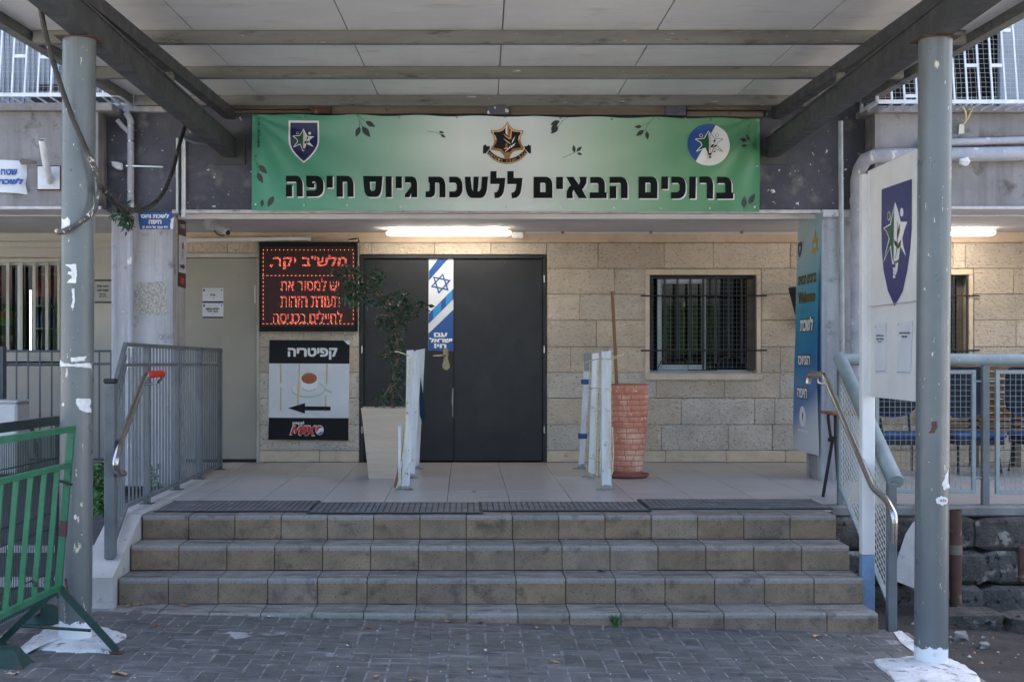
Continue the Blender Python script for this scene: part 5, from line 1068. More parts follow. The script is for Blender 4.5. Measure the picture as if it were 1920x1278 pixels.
for P, lns, l in (([(1641.5, 608), (1662, 604), (1661.5, 698), (1641.5, 700)], (('Haifa Recruiting', 627, 631), ('Bureau - Entrance', 633, 637), ('Form', 639, 642)), 'narrow white notice in English on the painted board'), ([(1684, 603.5), (1711.5, 602), (1708, 701.5), (1682.5, 700.5)], (('שאלון כניסה ללשכת', 622, 626.5), ('גיוס חיפה', 629, 633)), 'white notice in Hebrew on the painted board')):
    q = MB(); q.slab(P, sd_(.6), sd_(2), 'vinyl_white'); xa, xb = P[0][0] + 3, P[1][0] - 4
    for k, (t, y0, y1) in enumerate(lns): w_ = (xb - xa) * (1 if len(t) > 10 else .5) / 2; xm = (xa + xb) / 2; text(q, t, xm - w_, y0, xm + w_, y1, sd_(2.8), 'ink_black', 1, 16, heb=xa > 1670)
    q.poly([(P[3][0] + .6, P[3][1] - 4), (P[2][0] - .6, P[2][1] - 4), (P[2][0] - .6, P[2][1] - 3), (P[3][0] + .6, P[3][1] - 3)], sd_(2.8), 'ink_sky')
    q.poly([(P[0][0] + 1, P[0][1] + 3), (P[0][0] + 2.4, P[0][1] + 3), (P[0][0] + 2, P[0][1] + 8)], sd_(2.8), 'ink_navy')
    single('notice', q, l, 'notice')
q = MB(); q.box(2.45, 2.53, 8.205, 8.27, -.18, 2.165, 'board_white', .006); q.box(2.451, 2.529, 8.206, 8.269, -.66, -.182, 'wood_post_blue', .004)
single('board_post', q, 'square white post with a bare blue foot carrying the notice board', 'post')
# ================================================================ RAILINGS
XR = -2.235
T = thing('stair_railing', 'grey steel baluster railing along the left edge of steps and landing', 'railing', (XR, 9.8, 0))
for i, (Y, zb, zt) in enumerate(((9.40, .002, 1.12), (10.37, .002, 1.115), (11.27, .002, 1.11), (12.20, .002, 1.105))):
    q = MB(); q.box(XR - .022, XR + .022, Y - .022, Y + .022, zb + .008, zt, 'rail_paint', .003); q.box(XR - .045, XR + .045, Y - .045, Y + .045, zb, zb + .007, 'rail_paint'); part('railing_post', q, T)
q = MB(); XE = XR + .052; q.box(XE - .035, XE + .028, 8.215, 8.285, -.205, .875, 'rail_paint', .004); q.box(XE - .039, XE + .032, 8.21, 8.29, .876, .905, 'near_black', .006); q.hexa([(XE - .07, 8.17, -.25), (XE + .055, 8.17, -.25), (XE + .055, 8.34, -.182), (XE - .07, 8.34, -.182), (XE - .07, 8.17, -.238), (XE + .055, 8.17, -.238), (XE + .055, 8.34, -.17), (XE - .07, 8.34, -.17)], 'rail_paint')
part('railing_post', q, T, 'thick end post with black cap on the cheek wall')
YL0, YL1, YK, Y0 = 12.20, 9.40, 8.80, 8.28
zk = 1.125
for nm, z1, z2, w in (('top_rail', 1.12, 1.095, .032), ('middle_rail', .985, .965, .026), ('bottom_rail', .055, .045, .03)):
    q = MB(); q.bar((XR, YL0 + .02, z2), (XR, YK, z1), w, w * .8, 'rail_paint')
    part(nm, q, T)
for nm, za, zb2, w in (('sloping_rail', .80, zk, .026), ('sloping_rail', .72, 1.045, .02), ('sloping_rail', .62, .985, .022), ('sloping_rail', -.13, .05, .03)):
    q = MB(); q.bar((XE - .004, 8.285, za), (XR, YK, zb2), w, w, 'rail_paint'); part(nm, q, T)
bar_m = MB().box(-.006, .006, -.0045, .0045, 0, .92, 'rail_paint').mesh('baluster'); bar_s = MB().box(-.006, .006, -.0045, .0045, 0, .115, 'rail_paint').mesh('short_baluster')
Y = 12.10
while Y > 8.82:
    if min(abs(Y - p) for p in (9.40, 10.37, 11.27, 12.2)) > .04:
        inst('baluster', bar_m, T, (XR, Y, .05)); inst('short_baluster', bar_s, T, (XR, Y, .985))
    Y -= .1
for i in range(5):
    Y = 8.74 - i * .1; t = (Y - 8.285) / (YK - 8.285); q = MB(); xq = XE + (XR - XE) * t; q.box(xq - .006, xq + .006, Y - .006, Y + .006, -.13 + .18 * t, .80 + .32 * t, 'rail_paint'); part('baluster', q, T)
def handrail(name, X, sgn, lbl, cloth=False):
    T = thing(name, lbl, 'handrail', (X, 8.6, .3))
    def bend(pts, r=.05, n=5):
        out = [Vector(pts[0])]
        for i in range(1, len(pts) - 1):
            p = Vector(pts[i]); a = (Vector(pts[i - 1]) - p); b = (Vector(pts[i + 1]) - p); la, lb = min(r, a.length * .45), min(r, b.length * .45); a = p + a.normalized() * la; b = p + b.normalized() * lb
            for k in range(n + 1): t = k / n; out.append(a * (1 - t) ** 2 + p * 2 * t * (1 - t) + b * t * t)
        out.append(Vector(pts[-1])); return out
    if sgn < 0: pts = [(X - .05, 9.46, .86), (X, 9.45, .915), (X, 8.92, .915), (X, 8.25, .50), (X, 8.14, .39), (X, 8.20, .32), (X + .012, 8.30, .315)]
    else: pts = [(X - .01, 9.46, .85), (X, 9.45, .915), (X, 9.06, .915), (X, 7.98, .255), (X + .02, 7.80, .21), (X + .03, 7.68, .13), (X + .03, 7.70, -.03)]
    q = MB(); q.tube(bend(pts), .0215, 'steel', 14); part('rail_tube', q, T)
    q = MB(); s2 = -1 if sgn < 0 else 1
    q.tube(bend([(X, 9.25, .90), (X + .0, 9.22, .85), (X + s2 * .10, 9.22, .85)], .03), .007, 'steel', 8); q.tube(bend([(X, 8.3 if sgn < 0 else 8.25, .515 if sgn < 0 else .40), (X + s2 * .10, 8.3, .50 if sgn < 0 else .40)], .03), .007, 'steel', 8); part('bracket', q, T)
    return T
handrail('handrail', -2.13, -1, 'stainless steel handrail on the left railing with red cloth at its top')
handrail('handrail', 2.45, 1, 'stainless steel handrail bending down the right side of the steps')
q = MB(); q.tube([(-2.13, 9.40, .918), (-2.13, 8.97, .918)], .0245, 'red_cloth', 12)
single('red_cloth', q, 'bright red cloth strip wrapped on the upper end of the left handrail', 'cloth')
# right side: big tube railing with mesh panels
T = thing('terrace_railing', 'grey tube railing with framed wire mesh panels along the right terrace', 'railing', (3.5, 9.4, 0))
q = MB(); q.tube([(2.66, 9.40, 1.018), (7.5, 9.40, 1.018)], .043, 'tube_paint', 20); part('top_tube', q, T)
q = MB(); q.tube([(2.655, 9.42, 1.03), (2.61, 8.05, .285)], .046, 'tube_paint', 20); part('sloping_tube', q, T)
for x, zt in ((1847, .98), (2150, .98), (1672, None)):
    if zt: X = (x - VX) * 9.4 / F; q = MB(); q.box(X - .024, X + .024, 9.376, 9.424, -.03, zt, 'rail_paint', .003); part('railing_post', q, T)
q = MB(); q.box(2.545, 2.60, 8.0, 8.05, -.66, .28, 'rail_paint', .004); part('railing_post', q, T, 'steel post under the low end of the sloping tube')
q = MB(); q.box(2.635, 2.675, 9.39, 9.43, -.05, .99, 'rail_paint', .004); part('railing_post', q, T)
def mesh_panel(X0, X1, Z0, Z1):
    P = []; Yp = 9.40
    q = MB()
    for a in ((X0, X0 + .028, Z0, Z1), (X1 - .028, X1, Z0, Z1), (X0 + .0285, X1 - .0285, Z0, Z0 + .028), (X0 + .0285, X1 - .0285, Z1 - .028, Z1)): q.box(a[0], a[1], Yp - .014, Yp + .014, a[2], a[3], 'tube_paint', .002)
    f_ = part('panel_frame', q, T); q = MB(); sp = .0405
    n = int((X1 - X0 - .05) / sp)
    for i in range(1, n + 1): x = X0 + .028 + (X1 - X0 - .056) * i / (n + 1); q.box(x - .0014, x + .0014, Yp - .002, Yp + .0010, Z0 + .02, Z1 - .02, 'tube_paint')
    n = int((Z1 - Z0 - .05) / sp)
    for i in range(1, n + 1): z = Z0 + .028 + (Z1 - Z0 - .056) * i / (n + 1); q.box(X0 + .02, X1 - .02, Yp - .0056, Yp - .002, z - .0014, z + .0014, 'tube_paint')
    o = bpy.data.objects.new('wire_grid', q.mesh('wire_grid', ORG[f_])); COL.objects.link(o); o.parent = f_; o['kind'] = 'stuff'
xp = lambda x: (x - VX) * 9.4 / F
mesh_panel(xp(1640), xp(1829), .075, .945); mesh_panel(xp(1866), xp(2130), .07, .945)
for x0, x1 in ((1829, 1841), (1853, 1866)):
    for z in (.865, .185): q = MB(); q.tube([(xp(x0), 9.4, z), (xp(x1), 9.4, z)], .007, 'tube_paint', 8); part('spacer', q, T)
# raking mesh panel under the sloping tube
q = MB(); A = [(2.645, 9.36, .93), (2.60, 8.10, .23), (2.60, 8.10, -.50), (2.645, 9.36, .12)]
for a, b in zip(A, A[1:] + A[:1]): q.bar(a, b, .012, .026, 'tube_paint', (1, 0, 0))
f_ = part('raking_frame', q, T); q = MB(); n = 26
lerp = lambda a, b, t: tuple(a[k] + (b[k] - a[k]) * t for k in range(3))
for i in range(1, n): t = i / n; q.bar(lerp(A[0], A[1], t), lerp(A[3], A[2], t), .0036, .0036, 'mesh_white')
for i in range(1, 18): t = i / 18; q.bar(lerp(A[0], A[3], t), lerp(A[1], A[2], t), .0036, .0036, 'mesh_white', (1, 0, 0))
o = bpy.data.objects.new('wire_grid', q.mesh('wire_grid', ORG[f_])); COL.objects.link(o); o.parent = f_; o['kind'] = 'stuff'
# galvanised pole from the railing corner up to the canopy and the peeling down pipe
q = MB(); q.tube([(2.672, 9.42, 1.03), (2.668, 9.45, 2.705)], .0175, 'galv', 14); q.tube([(2.672, 9.42, 1.04), (2.672, 9.42, 1.068)], .028, 'galv', 12)
single('support_pole', q, 'thin rusty galvanised pole standing on the railing corner under the right beam', 'pole')
q = MB(); pX = (1608 - VX) * 11.05 / F; q.tube([(pX, 11.05, .0), (pX, 11.05, 2.50), (pX, 10.98, 2.58), (pX + .01, 10.88, 2.64), (pX + .08, 10.83, 2.665), (5.6, 10.83, 2.70)], .058, 'pipe_paint', 18)
for z in (1.24, 1.80, 2.30): q.tube([(pX, 11.05, z), (pX, 11.05, z + .05)], .064, 'pipe_paint', 18)
single('down_pipe', q, 'wide peeling lavender down pipe beside the right column, bending away along the fascia', 'pipe')
q = MB(); q.tube([(3.7, 10.85, 2.77), (6, 10.85, 2.84)], .03, 'pipe_paint', 12); single('service_pipe', q, 'thinner upper pipe along the right fascia behind the round post', 'pipe')
q = MB(); q.tube([(-2.775, 11.10, .0), (-2.775, 11.10, 3.00), (-2.80, 11.06, 3.06)], .0285, 'pipe_paint', 16)
for z in (2.40, 2.82, 2.95): q.tube([(-2.775, 11.10, z), (-2.775, 11.10, z + .012)], .033, 'steel', 14)
q.tube([(-2.79, 11.1, 2.90), (-2.84, 11.08, 2.95), (-2.88, 11.07, 3.0)], .02, 'pipe_paint', 10)
single('rain_pipe', q, 'slim grey rain pipe running down the left column', 'pipe')
q = MB(); q.box(-2.36, -2.325, 11.13, 11.158, 2.20, 2.86, 'white_metal', .002); q.box(-2.405, -2.385, 11.13, 11.158, 2.24, 2.86, 'white_metal', .002); q.box(-2.384, -2.361, 11.15, 11.158, 2.22, 2.86, 'cable'); q.tube([(-2.372, 11.12, 2.2), (-2.372, 11.12, 2.85)], .008, 'cable', 6)
single('cable_channel', q, 'open white cable channel with black cable on the dark lintel', 'channel')
# black hoses
q = MB(); H = [(74, -20, 6.75), (77, 20, 6.8), (88, 75, 6.85), (104, 130, 6.9), (124, 190, 6.92), (146, 245, 6.95), (166, 290, 6.97), (180, 322, 7.0), (187, 350, 7.03), (182, 375, 7.02), (178, 392, 6.99), (163, 408, 6.955), (142, 422, 6.95), (124, 431, 6.965), (113, 435, 7.03), (106, 434, 7.08)]
def smooth(pts, n=4):
    P = [Vector(p) for p in pts]; out = []
    for i in range(len(P) - 1):
        p0, p1, p2, p3 = P[max(i - 1, 0)], P[i], P[i + 1], P[min(i + 2, len(P) - 1)]
        for k in range(n):
            t = k / n; out.append(.5 * ((2 * p1) + (p2 - p0) * t + (2 * p0 - 5 * p1 + 4 * p2 - p3) * t * t + (3 * p1 - p0 - 3 * p2 + p3) * t ** 3))
    out.append(P[-1]); return out
hp = smooth([P3(*h) for h in H], 6); rr_ = [.0135 + .0012 * (i % 2) for i in range(len(hp))]
q.tube(hp[:36], rr_[:36], 'cable', 10); q.tube(hp[35:], rr_[35:], 'cable_painted', 10)
single('corrugated_hose', q, 'black paint flecked corrugated hose hanging from the beam and wound round the left post', 'hose')
q = MB(); H = [(187, 348, 7.0), (200, 362, 7.15), (222, 384, 7.5), (248, 394, 7.9), (275, 390, 8.5), (302, 368, 9.4), (322, 325, 10.2), (334, 280, 10.7), (347, 236, 11.05)]
q.tube(smooth([P3(*h) for h in H], 6), .0155, 'cable', 10); single('black_cable', q, 'thick black cable sagging from the left post up to the left beam', 'cable')
q = MB(); q.tube(smooth([P3(346, 257, 11.1), P3(352, 262, 11.05), P3(370, 268, 11.0), P3(392, 272, 11.0)], 5), .014, 'fence_navy', 8); single('cable_stub', q, 'short dark cable stub below the end of the left beam', 'cable')
# camera under the soffit
T = thing('security_camera', 'off white bullet camera with round mount under the soffit near the left column', 'camera', P3(393, 410, 11.8))
q = MB(); c0 = P3(393, 406, 11.8); q.lathe(c0[0], 11.8, [(.062, 2.238), (.060, 2.20), (.048, 2.16), (.030, 2.15)], 'plastic_white', 20); part('mount', q, T)
q = MB(); a, b = P3(399, 420, 11.75), P3(427, 436, 11.62); q.tube([a, b], .030, 'plastic_white', 16); q.tube([b, (b[0] + .004, b[1] - .004, b[2] - .002)], .024, 'near_black', 16); part('camera_body', q, T)
q = MB(); q.tube(smooth([P3(401, 432, 11.7), P3(410, 440, 11.7), P3(421, 441, 11.7), P3(434, 431, 11.7)], 5), .006, 'cable', 6); part('camera_cable', q, T)
q = MB(); q.bar(P3(360, 398, 11.25), P3(381, 411, 11.75), .02, .03, 'ledge'); part('conduit_arm', q, T)
# vent pipe stub on the left fascia, plus small leftovers
T = thing('pipe_stub', 'short open pipe on a rusty plate on the left fascia', 'pipe', P3(90, 352, 10.88))
q = MB(); A, B = P3(70, 357, 10.89), P3(115, 311, 10.89); q.box(A[0], B[0], 10.875, 10.899, A[2], B[2], 'rust', .004); q.box(A[0] + .008, B[0] - .008, 10.87, 10.8745, A[2] + .008, B[2] - .008, 'white_metal'); part('base_plate', q, T)
q = MB(); q.tube([P3(93, 340, 10.86), P3(88, 318, 10.72), P3(79, 262, 10.60)], .029, 'white_metal', 16, caps=False); p_ = P3(79, 262, 10.60); q.tube([P3(93, 340, 10.86), P3(79.5, 265, 10.605)], .026, 'void', 14); part('pipe', q, T)
# ================================================================ UPPER WINDOWS AND CAGES
T = thing('shuttered_window', 'upper left window closed by a pale blue corrugated shutter', 'window', (-4.7, 11.2, 3.1))
q = MB(); n = 0; vs = []
x = -6.55; pr = []
while x < -2.80:
    pr += [(x, 11.14), (x + .016, 11.14), (x + .020, 11.158), (x + .038, 11.158)]; x += .042
for z in (3.104, 4.95): vs += [(p[0], p[1], z) for p in pr]
k = len(pr); q.add(vs, [(i, i + 1, k + i + 1, k + i) for i in range(k - 1)], 'shutter'); part('shutter_panel', q, T, None, 'stuff')
q = MB(); q.box((60 - VX) * 11.12 / F, -2.95, 11.10, 11.13, 3.14, 3.22, 'near_black'); q.box((70 - VX) * 11.12 / F, -3.1, 11.10, 11.13, 3.255, 3.30, 'near_black'); part('vent_slot', q, T)
q = MB(); q.box(-6.6, -2.8, 11.4, 11.45, 3.1, 5, 'void'); part('dark_room', q, T)
T = thing('open_window', 'upper right window with dark opening and blue grey frame behind the white cage', 'window', (5, 11.2, 3.08))
q = MB(); q.box(3.36, 7.2, 11.42, 11.46, 3.08, 5, 'void'); part('dark_room', q, T)
xw2 = lambda x, d=11.2: (x - VX) * d / F
q = MB(); q.box(xw2(1868), xw2(1892), 11.12, 11.18, 3.08, 5, 'shutter', .004); q.box(xw2(1893), 7.2, 11.15, 11.17, 3.08, 5, 'shutter'); q.box(3.36, 7.2, 11.10, 11.2, 3.08, 3.12, 'shutter'); q.box(3.36, xw2(1640), 11.12, 11.18, 3.12, 5, 'shutter'); part('window_frame', q, T)
q = MB(); q.box(xw2(1690), xw2(1867), 11.15, 11.155, 3.12, 3.21, 'pane_glass'); part('pane', q, T)
def cage(name, x0, x1, xs, zb, lbl, rungs, org):
    T = thing(name, lbl, 'window cage', org); Yb = lambda z: 10.60 + .16 * (z - zb)
    X0, X1 = x0, x1; zt = 4.7
    for x in xs:
        X = (x - VX) * 10.6 / F; q = MB(); q.bar((X, Yb(zb) - .006, zb - .02), (X, Yb(zt) - .006, zt), .013, .013, 'white_metal', (0, 1, 0)); part('cage_bar', q, T)
        q = MB(); q.bar((X, 10.60, zb - .018), (X, 11.02, zb - .022), .011, .011, 'white_metal'); part('floor_bar', q, T)
    q = MB(); q.bar((X0, 10.60, zb), (X1, 10.60, zb), .028, .03, 'white_metal'); part('bottom_rail', q, T)
    q = MB(); q.bar((X0, 11.0, zb), (X1, 11.0, zb), .02, .02, 'white_metal'); part('back_rail', q, T)
    end = X1 if X1 < 0 else X0
    q = MB(); q.bar((end, 10.60, zb), (end, 11.03, zb), .025, .03, 'white_metal'); q.bar((end, 10.60, zb), (end, Yb(zt), zt), .024, .024, 'white_metal', (0, 1, 0)); q.bar((end, 11.02, zb), (end, 11.02, zt), .024, .024, 'white_metal', (0, 1, 0)); part('corner_frame', q, T)
    for a, b, y in rungs:
        q = MB(); z = HC - (y - VY) * 10.6 / F; q.bar(((a - VX) * 10.6 / F, Yb(z) - .006, z), ((b - VX) * 10.6 / F, Yb(z) - .006, z), .013, .026, 'white_metal'); part('rung', q, T)
    q = MB(); sp = .040; n = int((X1 - X0) / sp); g = random.Random(4)
    ph = lambda X, z: (X + .012 * noise.noise(Vector((X * 4, z * 5, 0))), Yb(z) + .03 + .02 * noise.noise(Vector((X * 2, z * 2, 5))), z + .012 * noise.noise(Vector((X * 5, z * 4, 9))))
    for i in range(n + 1): X = X0 + sp * i; q.tube([ph(X, zb + (zt - zb) * k / 10) for k in range(11)], .0016, 'mesh_white', 3, caps=False)
    for j in range(int((zt - zb) / sp)): z = zb + sp * j; q.tube([ph(X0 + (X1 - X0) * k / 14, z) for k in range(15)], .0016, 'mesh_white', 3, caps=False)
    part('wire_net', q, T, None, 'stuff')
cage('window_cage', -5.2, (223 - VX) * 10.6 / F, [-100, -76, -51, -27, -2, 22, 46, 70.5, 95, 119, 143, 168, 193, 208], 3.115, 'white barred cage with wire net before the corrugated shutter', [(22, 46, 103), (71, 95, 105), (-27, -2, 103), (119, 143, 105), (168, 193, 105)], (-4, 10.7, 3.1))
cage('window_cage', (1645 - VX) * 10.6 / F, 6.2, [1672.5, 1696, 1719.5, 1743, 1767, 1790, 1814, 1837, 1861.5, 1885.5, 1908, 1932, 1956, 1980], 3.06, 'white barred cage with wire net before the dark upper window', [(1719, 1743, 121), (1767, 1790, 121), (1812, 1835, 121), (1860, 1883, 121), (1789, 1812, 52), (1833, 1857, 52), (1878, 1903, 52), (1696, 1719, 180)], (4.6, 10.7, 3.05))
q = MB()
for a in (((1793, 190, 10.7), (1808, 205, 10.72), (1811, 222, 10.78), (1806, 232, 10.82)), ((1815, 190, 10.7), (1823, 200, 10.72), (1818, 215, 10.78), (1808, 232, 10.82))): q.tube(smooth([P3(*p) for p in a], 5), .008, 'ink_tape', 8)
q.hexa([P3(1797, 252, 10.87), P3(1808, 250, 10.87), P3(1808, 250, 10.895), P3(1797, 252, 10.895), P3(1799, 233, 10.84), P3(1808, 231, 10.84), P3(1808, 231, 10.895), P3(1799, 233, 10.895)], 'plastic_white')
single('wire_loops', q, 'two beige cable loops hanging below the right window cage', 'cable')
q = MB(); g = random.Random(8); bm = bmesh.new(); bmesh.ops.create_icosphere(bm, subdivisions=2, radius=.045)
for v in bm.verts: v.co *= 1 + .45 * noise.noise(v.co * 40)
c0 = P3(1809, 303, 10.76); q.add([(c0[0] + v.co.x, c0[1] + v.co.y * .8, c0[2] + v.co.z * .8) for v in bm.verts], [tuple(v.index for v in f.verts) for f in bm.faces], 'paper_scrap'); bm.free()
single('crumpled_paper', q, 'crumpled white paper stuck on the pipe right of the round post', 'paper')
q = MB(); bm = bmesh.new(); bmesh.ops.create_icosphere(bm, subdivisions=2, radius=.05)
for v in bm.verts: v.co *= 1 + .5 * noise.noise(v.co * 30)
c0 = P3(222, 311, 11.05); q.add([(c0[0] + v.co.x * 1.1, c0[1] + v.co.y * .6, c0[2] + v.co.z * .6 - v.co.x * .3) for v in bm.verts], [tuple(v.index for v in f.verts) for f in bm.faces], 'ac_white'); bm.free()
q.bar(P3(236, 311, 11.08), P3(306, 313, 11.1), .012, .012, 'steel'); single('plastic_bag_tie', q, 'crumpled pale plastic bag tied to the thin bar beside the rain pipe', 'bag')
# ================================================================ LANDING OBJECTS
# doormats
ribs = {}
for k, (a, b, y0, y1, l) in enumerate(((288, 583, 940, 960, 'leftmost of the grey ribbed rubber mats along the top step'), (574, 906, 943, 963.5, 'grey ribbed rubber mat before the left white posts, second from the left'), (898, 1222, 943, 959.5, 'grey ribbed rubber mat in front of the double door, third from the left'), (1214, 1562, 938.5, 955.5, 'rightmost of the grey ribbed rubber mats, before the stool'))):
    Ya = HC * F / (y1 - VY) ; Yb = HC * F / (y0 - VY); Yb = min(Yb, Ya + .62); Xa = (a - VX) * Ya / F; Xb = (b - VX) * Ya / F; z = .0035 + .0012 * k
    Ya = max(Ya, 8.80)
    T = thing('rubber_mat', l, 'mat', ((Xa + Xb) / 2, (Ya + Yb) / 2, 0), 'rubber mats along the top step')
    q = MB(); q.box(Xa, Xb, Ya, Yb, .0022 + .0001 * k, .0062 + .001 * k, 'near_black', .001); q.box(Xa, Xb, Ya, Ya + .02, z + .0045, .012, 'rubber', .002); q.box(Xa, Xb, Yb - .02, Yb, z + .0045, .012, 'rubber', .002); part('mat_base', q, T)
    me = MB().box(-.0165, .0165, 0, Yb - Ya - .044, 0, .0065, 'rubber_rib', .0015).mesh('rib'); n = int((Xb - Xa) / .0405)
    for i in range(n): inst('rib', me, T, (Xa + .02 + (Xb - Xa - .04) * (i + .5) / n, Ya + .022, .0065 + .001 * k))
# square beige planter and its leaning tree
T = thing('tall_planter', 'tall tapering beige planter before the left door leaf', 'planter', (-.68, 11.4, 0))
q = MB(); Yc = 11.45; cx0 = (719 - VX) * 11.27 / F; n = 4
def ring(hw, z, Yc=Yc, c=cx0): return [(c - hw, Yc - hw, z), (c + hw, Yc - hw, z), (c + hw, Yc + hw, z), (c - hw, Yc + hw, z)]
lv = [ring(.128, .0), ring(.130, .02), ring(.178, .50), ring(.188, .58), ring(.191, .60)]
for a, b in zip(lv[:-1], lv[1:]): q.add(a + b, [(0, 1, 5, 4), (1, 2, 6, 5), (2, 3, 7, 6), (3, 0, 4, 7)], 'planter_beige')
a, b, c2 = ring(.191, .60), ring(.165, .60), ring(.150, .53); q.add(a + b, [(0, 1, 5, 4), (1, 2, 6, 5), (2, 3, 7, 6), (3, 0, 4, 7)], 'planter_beige'); q.add(b + c2, [(0, 1, 5, 4), (1, 2, 6, 5), (2, 3, 7, 6), (3, 0, 4, 7)], 'planter_beige'); part('pot', q, T)
q = MB(); q.add(c2, [(0, 1, 2, 3)], 'soil'); part('soil', q, T)
T = thing('potted_tree', 'slender leaning tree with dark drooping leaves over the red display', 'tree', (cx0, Yc, .53))
tr = smooth([P3(739, 775, 11.42), P3(735, 735, 11.40), P3(743, 690, 11.35), P3(744, 640, 11.30), P3(738, 595, 11.22), P3(722, 560, 11.15), P3(700, 535, 11.08), P3(672, 515, 11.0), P3(645, 508, 10.95)], 4)
q = MB(); q.tube(tr, [.018 - .013 * i / len(tr) for i in range(len(tr))], 'bark', 8); part('trunk', q, T)
q = MB(); 
for a in ([(744, 640, 11.3), (752, 600, 11.25), (762, 560, 11.2), (790, 580, 11.2), (800, 575, 11.2)], [(738, 595, 11.22), (710, 590, 11.2), (704, 610, 11.2)], [(722, 560, 11.15), (690, 545, 11.1), (655, 560, 11.05)], [(700, 535, 11.08), (702, 505, 11.05), (714, 500, 11.0)], [(743, 690, 11.35), (728, 730, 11.32), (712, 755, 11.3)], [(744, 655, 11.3), (722, 665, 11.28), (708, 662, 11.28)], [(737, 720, 11.38), (752, 745, 11.34), (757, 752, 11.34)]):
    p = smooth([P3(*v) for v in a], 4); q.tube(p, [.0075 - .005 * i / len(p) for i in range(len(p))], 'bark', 6)
part('branches', q, T)
q = MB(); g = random.Random(12)
def leaves(q, blobs, mt, L=(.030, .062), droop=.6, g=g):
    for (x, y, rx, ry, d, n) in blobs:
        for _ in range(n):
            a = g.uniform(0, 2 * math.pi); r_ = math.sqrt(g.random()); c = Vector(P3(x + rx * r_ * math.cos(a), y + ry * r_ * math.sin(a), d + g.gauss(0, .07)))
            dr = Vector((g.gauss(0, 1), g.gauss(0, 1), -droop + g.gauss(0, .7))).normalized(); up = Vector((g.gauss(0, 1), g.gauss(-.5, 1), g.gauss(.5, 1))); sd_v = dr.cross(up).normalized(); nn = sd_v.cross(dr)
            l = g.uniform(*L); w = l * g.uniform(.17, .26); f_ = nn * l * .10
            q.add([c, c + dr * l * .4 + sd_v * w + f_, c + dr * l - nn * l * .12, c + dr * l * .4 - sd_v * w + f_, c + dr * l * .5], [(0, 1, 4), (1, 2, 4), (2, 3, 4), (3, 0, 4)], mt)
BL = [(665, 520, 30, 22, 11.0, 150), (640, 508, 24, 10, 10.95, 45), (648, 545, 26, 18, 11.0, 110), (690, 545, 26, 28, 11.05, 150), (708, 515, 12, 18, 11.05, 60), (670, 563, 30, 12, 11.02, 70), (735, 565, 34, 18, 11.15, 150), (752, 590, 24, 18, 11.2, 130), (775, 578, 16, 16, 11.2, 60), (790, 570, 10, 12, 11.2, 22),
      (801, 575, 4, 8, 11.2, 8), (740, 610, 22, 16, 11.22, 100), (742, 640, 16, 16, 11.28, 90), (718, 612, 14, 8, 11.2, 24), (712, 598, 12, 7, 11.2, 16), (738, 668, 18, 14, 11.3, 80), (748, 690, 14, 14, 11.3, 60), (745, 715, 14, 14, 11.33, 60), (728, 740, 14, 12, 11.32, 46), (712, 748, 9, 10, 11.3, 28), (748, 750, 10, 9, 11.33, 26), (712, 663, 12, 5, 11.28, 14), (755, 552, 10, 12, 11.15, 30)]
leaves(q, [(x, y, rx, ry, d, int(n * .68)) for x, y, rx, ry, d, n in BL], 'leaf', (.034, .070)); part('foliage', q, T, None, 'stuff')
q = MB(); leaves(q, [(738, 705, 12, 12, 11.28, 12), (715, 522, 8, 8, 11.0, 8), (660, 560, 20, 10, 10.95, 12)], 'leaf_fresh'); part('fresh_leaves', q, T)
# terracotta pot with moulded brick pattern
T = thing('terracotta_planter', 'tall round terracotta planter with moulded brick pattern and saucer under the window', 'planter', (1.405, 11.45, 0))
ccx, ccy = 1.408, 11.45; q = MB(); q.lathe(ccx, ccy, [(.115, .03), (.118, .05), (.130, .12), (.150, .30), (.163, .50), (.171, .70), (.175, .795), (.158, .80), (.150, .74)], 'terracotta_joint', 40, cap=False); pot = part('pot', q, T)
q = MB(); zr = [.055 + .0472 * i for i in range(16)] + [.797]
rad = lambda z: np.interp(z, [.03, .05, .12, .30, .50, .70, .795], [.115, .118, .130, .150, .163, .171, .175])
g = random.Random(6)
for i in range(15):
    z0, z1 = zr[i] + .003, zr[i + 1] - .003 if i < 14 else .792; a = g.uniform(0, 1) + (i % 2) * .35; end = a + 2 * math.pi; fade = .0045 if i > 2 else .0025
    while a < end - .15:
        w = g.uniform(.42, .80); b = min(a + w, end); 
        if end - b < .15: b = end
        n = 5; vs = []
        for k in range(n + 1):
            t = a + .018 + (b - a - .036) * k / n
            for z, lift in ((z0, .0003), (z0 + .005, fade), (z1 - .005, fade), (z1, .0003)): r_ = float(rad(z)) + (lift if 0 < k < n else .0003); vs.append((ccx + r_ * math.cos(t), ccy + r_ * math.sin(t), z))
        q.add(vs, [(k * 4 + j, (k + 1) * 4 + j, (k + 1) * 4 + j + 1, k * 4 + j + 1) for k in range(n) for j in range(3)], 'terracotta', True); a = b
o = bpy.data.objects.new('brick_relief', q.mesh('brick_relief', ORG[pot])); COL.objects.link(o); o.parent = pot; o['kind'] = 'stuff'
q = MB(); q.lathe(ccx, ccy, [(.15, .002), (.165, .008), (.185, .035), (.180, .035), (.160, .014), (.02, .012)], 'saucer', 40); part('saucer', q, T)
q = MB(); q.lathe(ccx, ccy, [(.158, .735), (.02, .75)], 'soil', 24); part('soil', q, T)
q = MB(); q.bar(P3(1157.5, 745, 11.40), P3(1148, 546, 11.36), .022, .018, 'stick_wood'); single('wooden_stick', q, 'reddish wooden stick standing upright in the terracotta planter', 'stick')
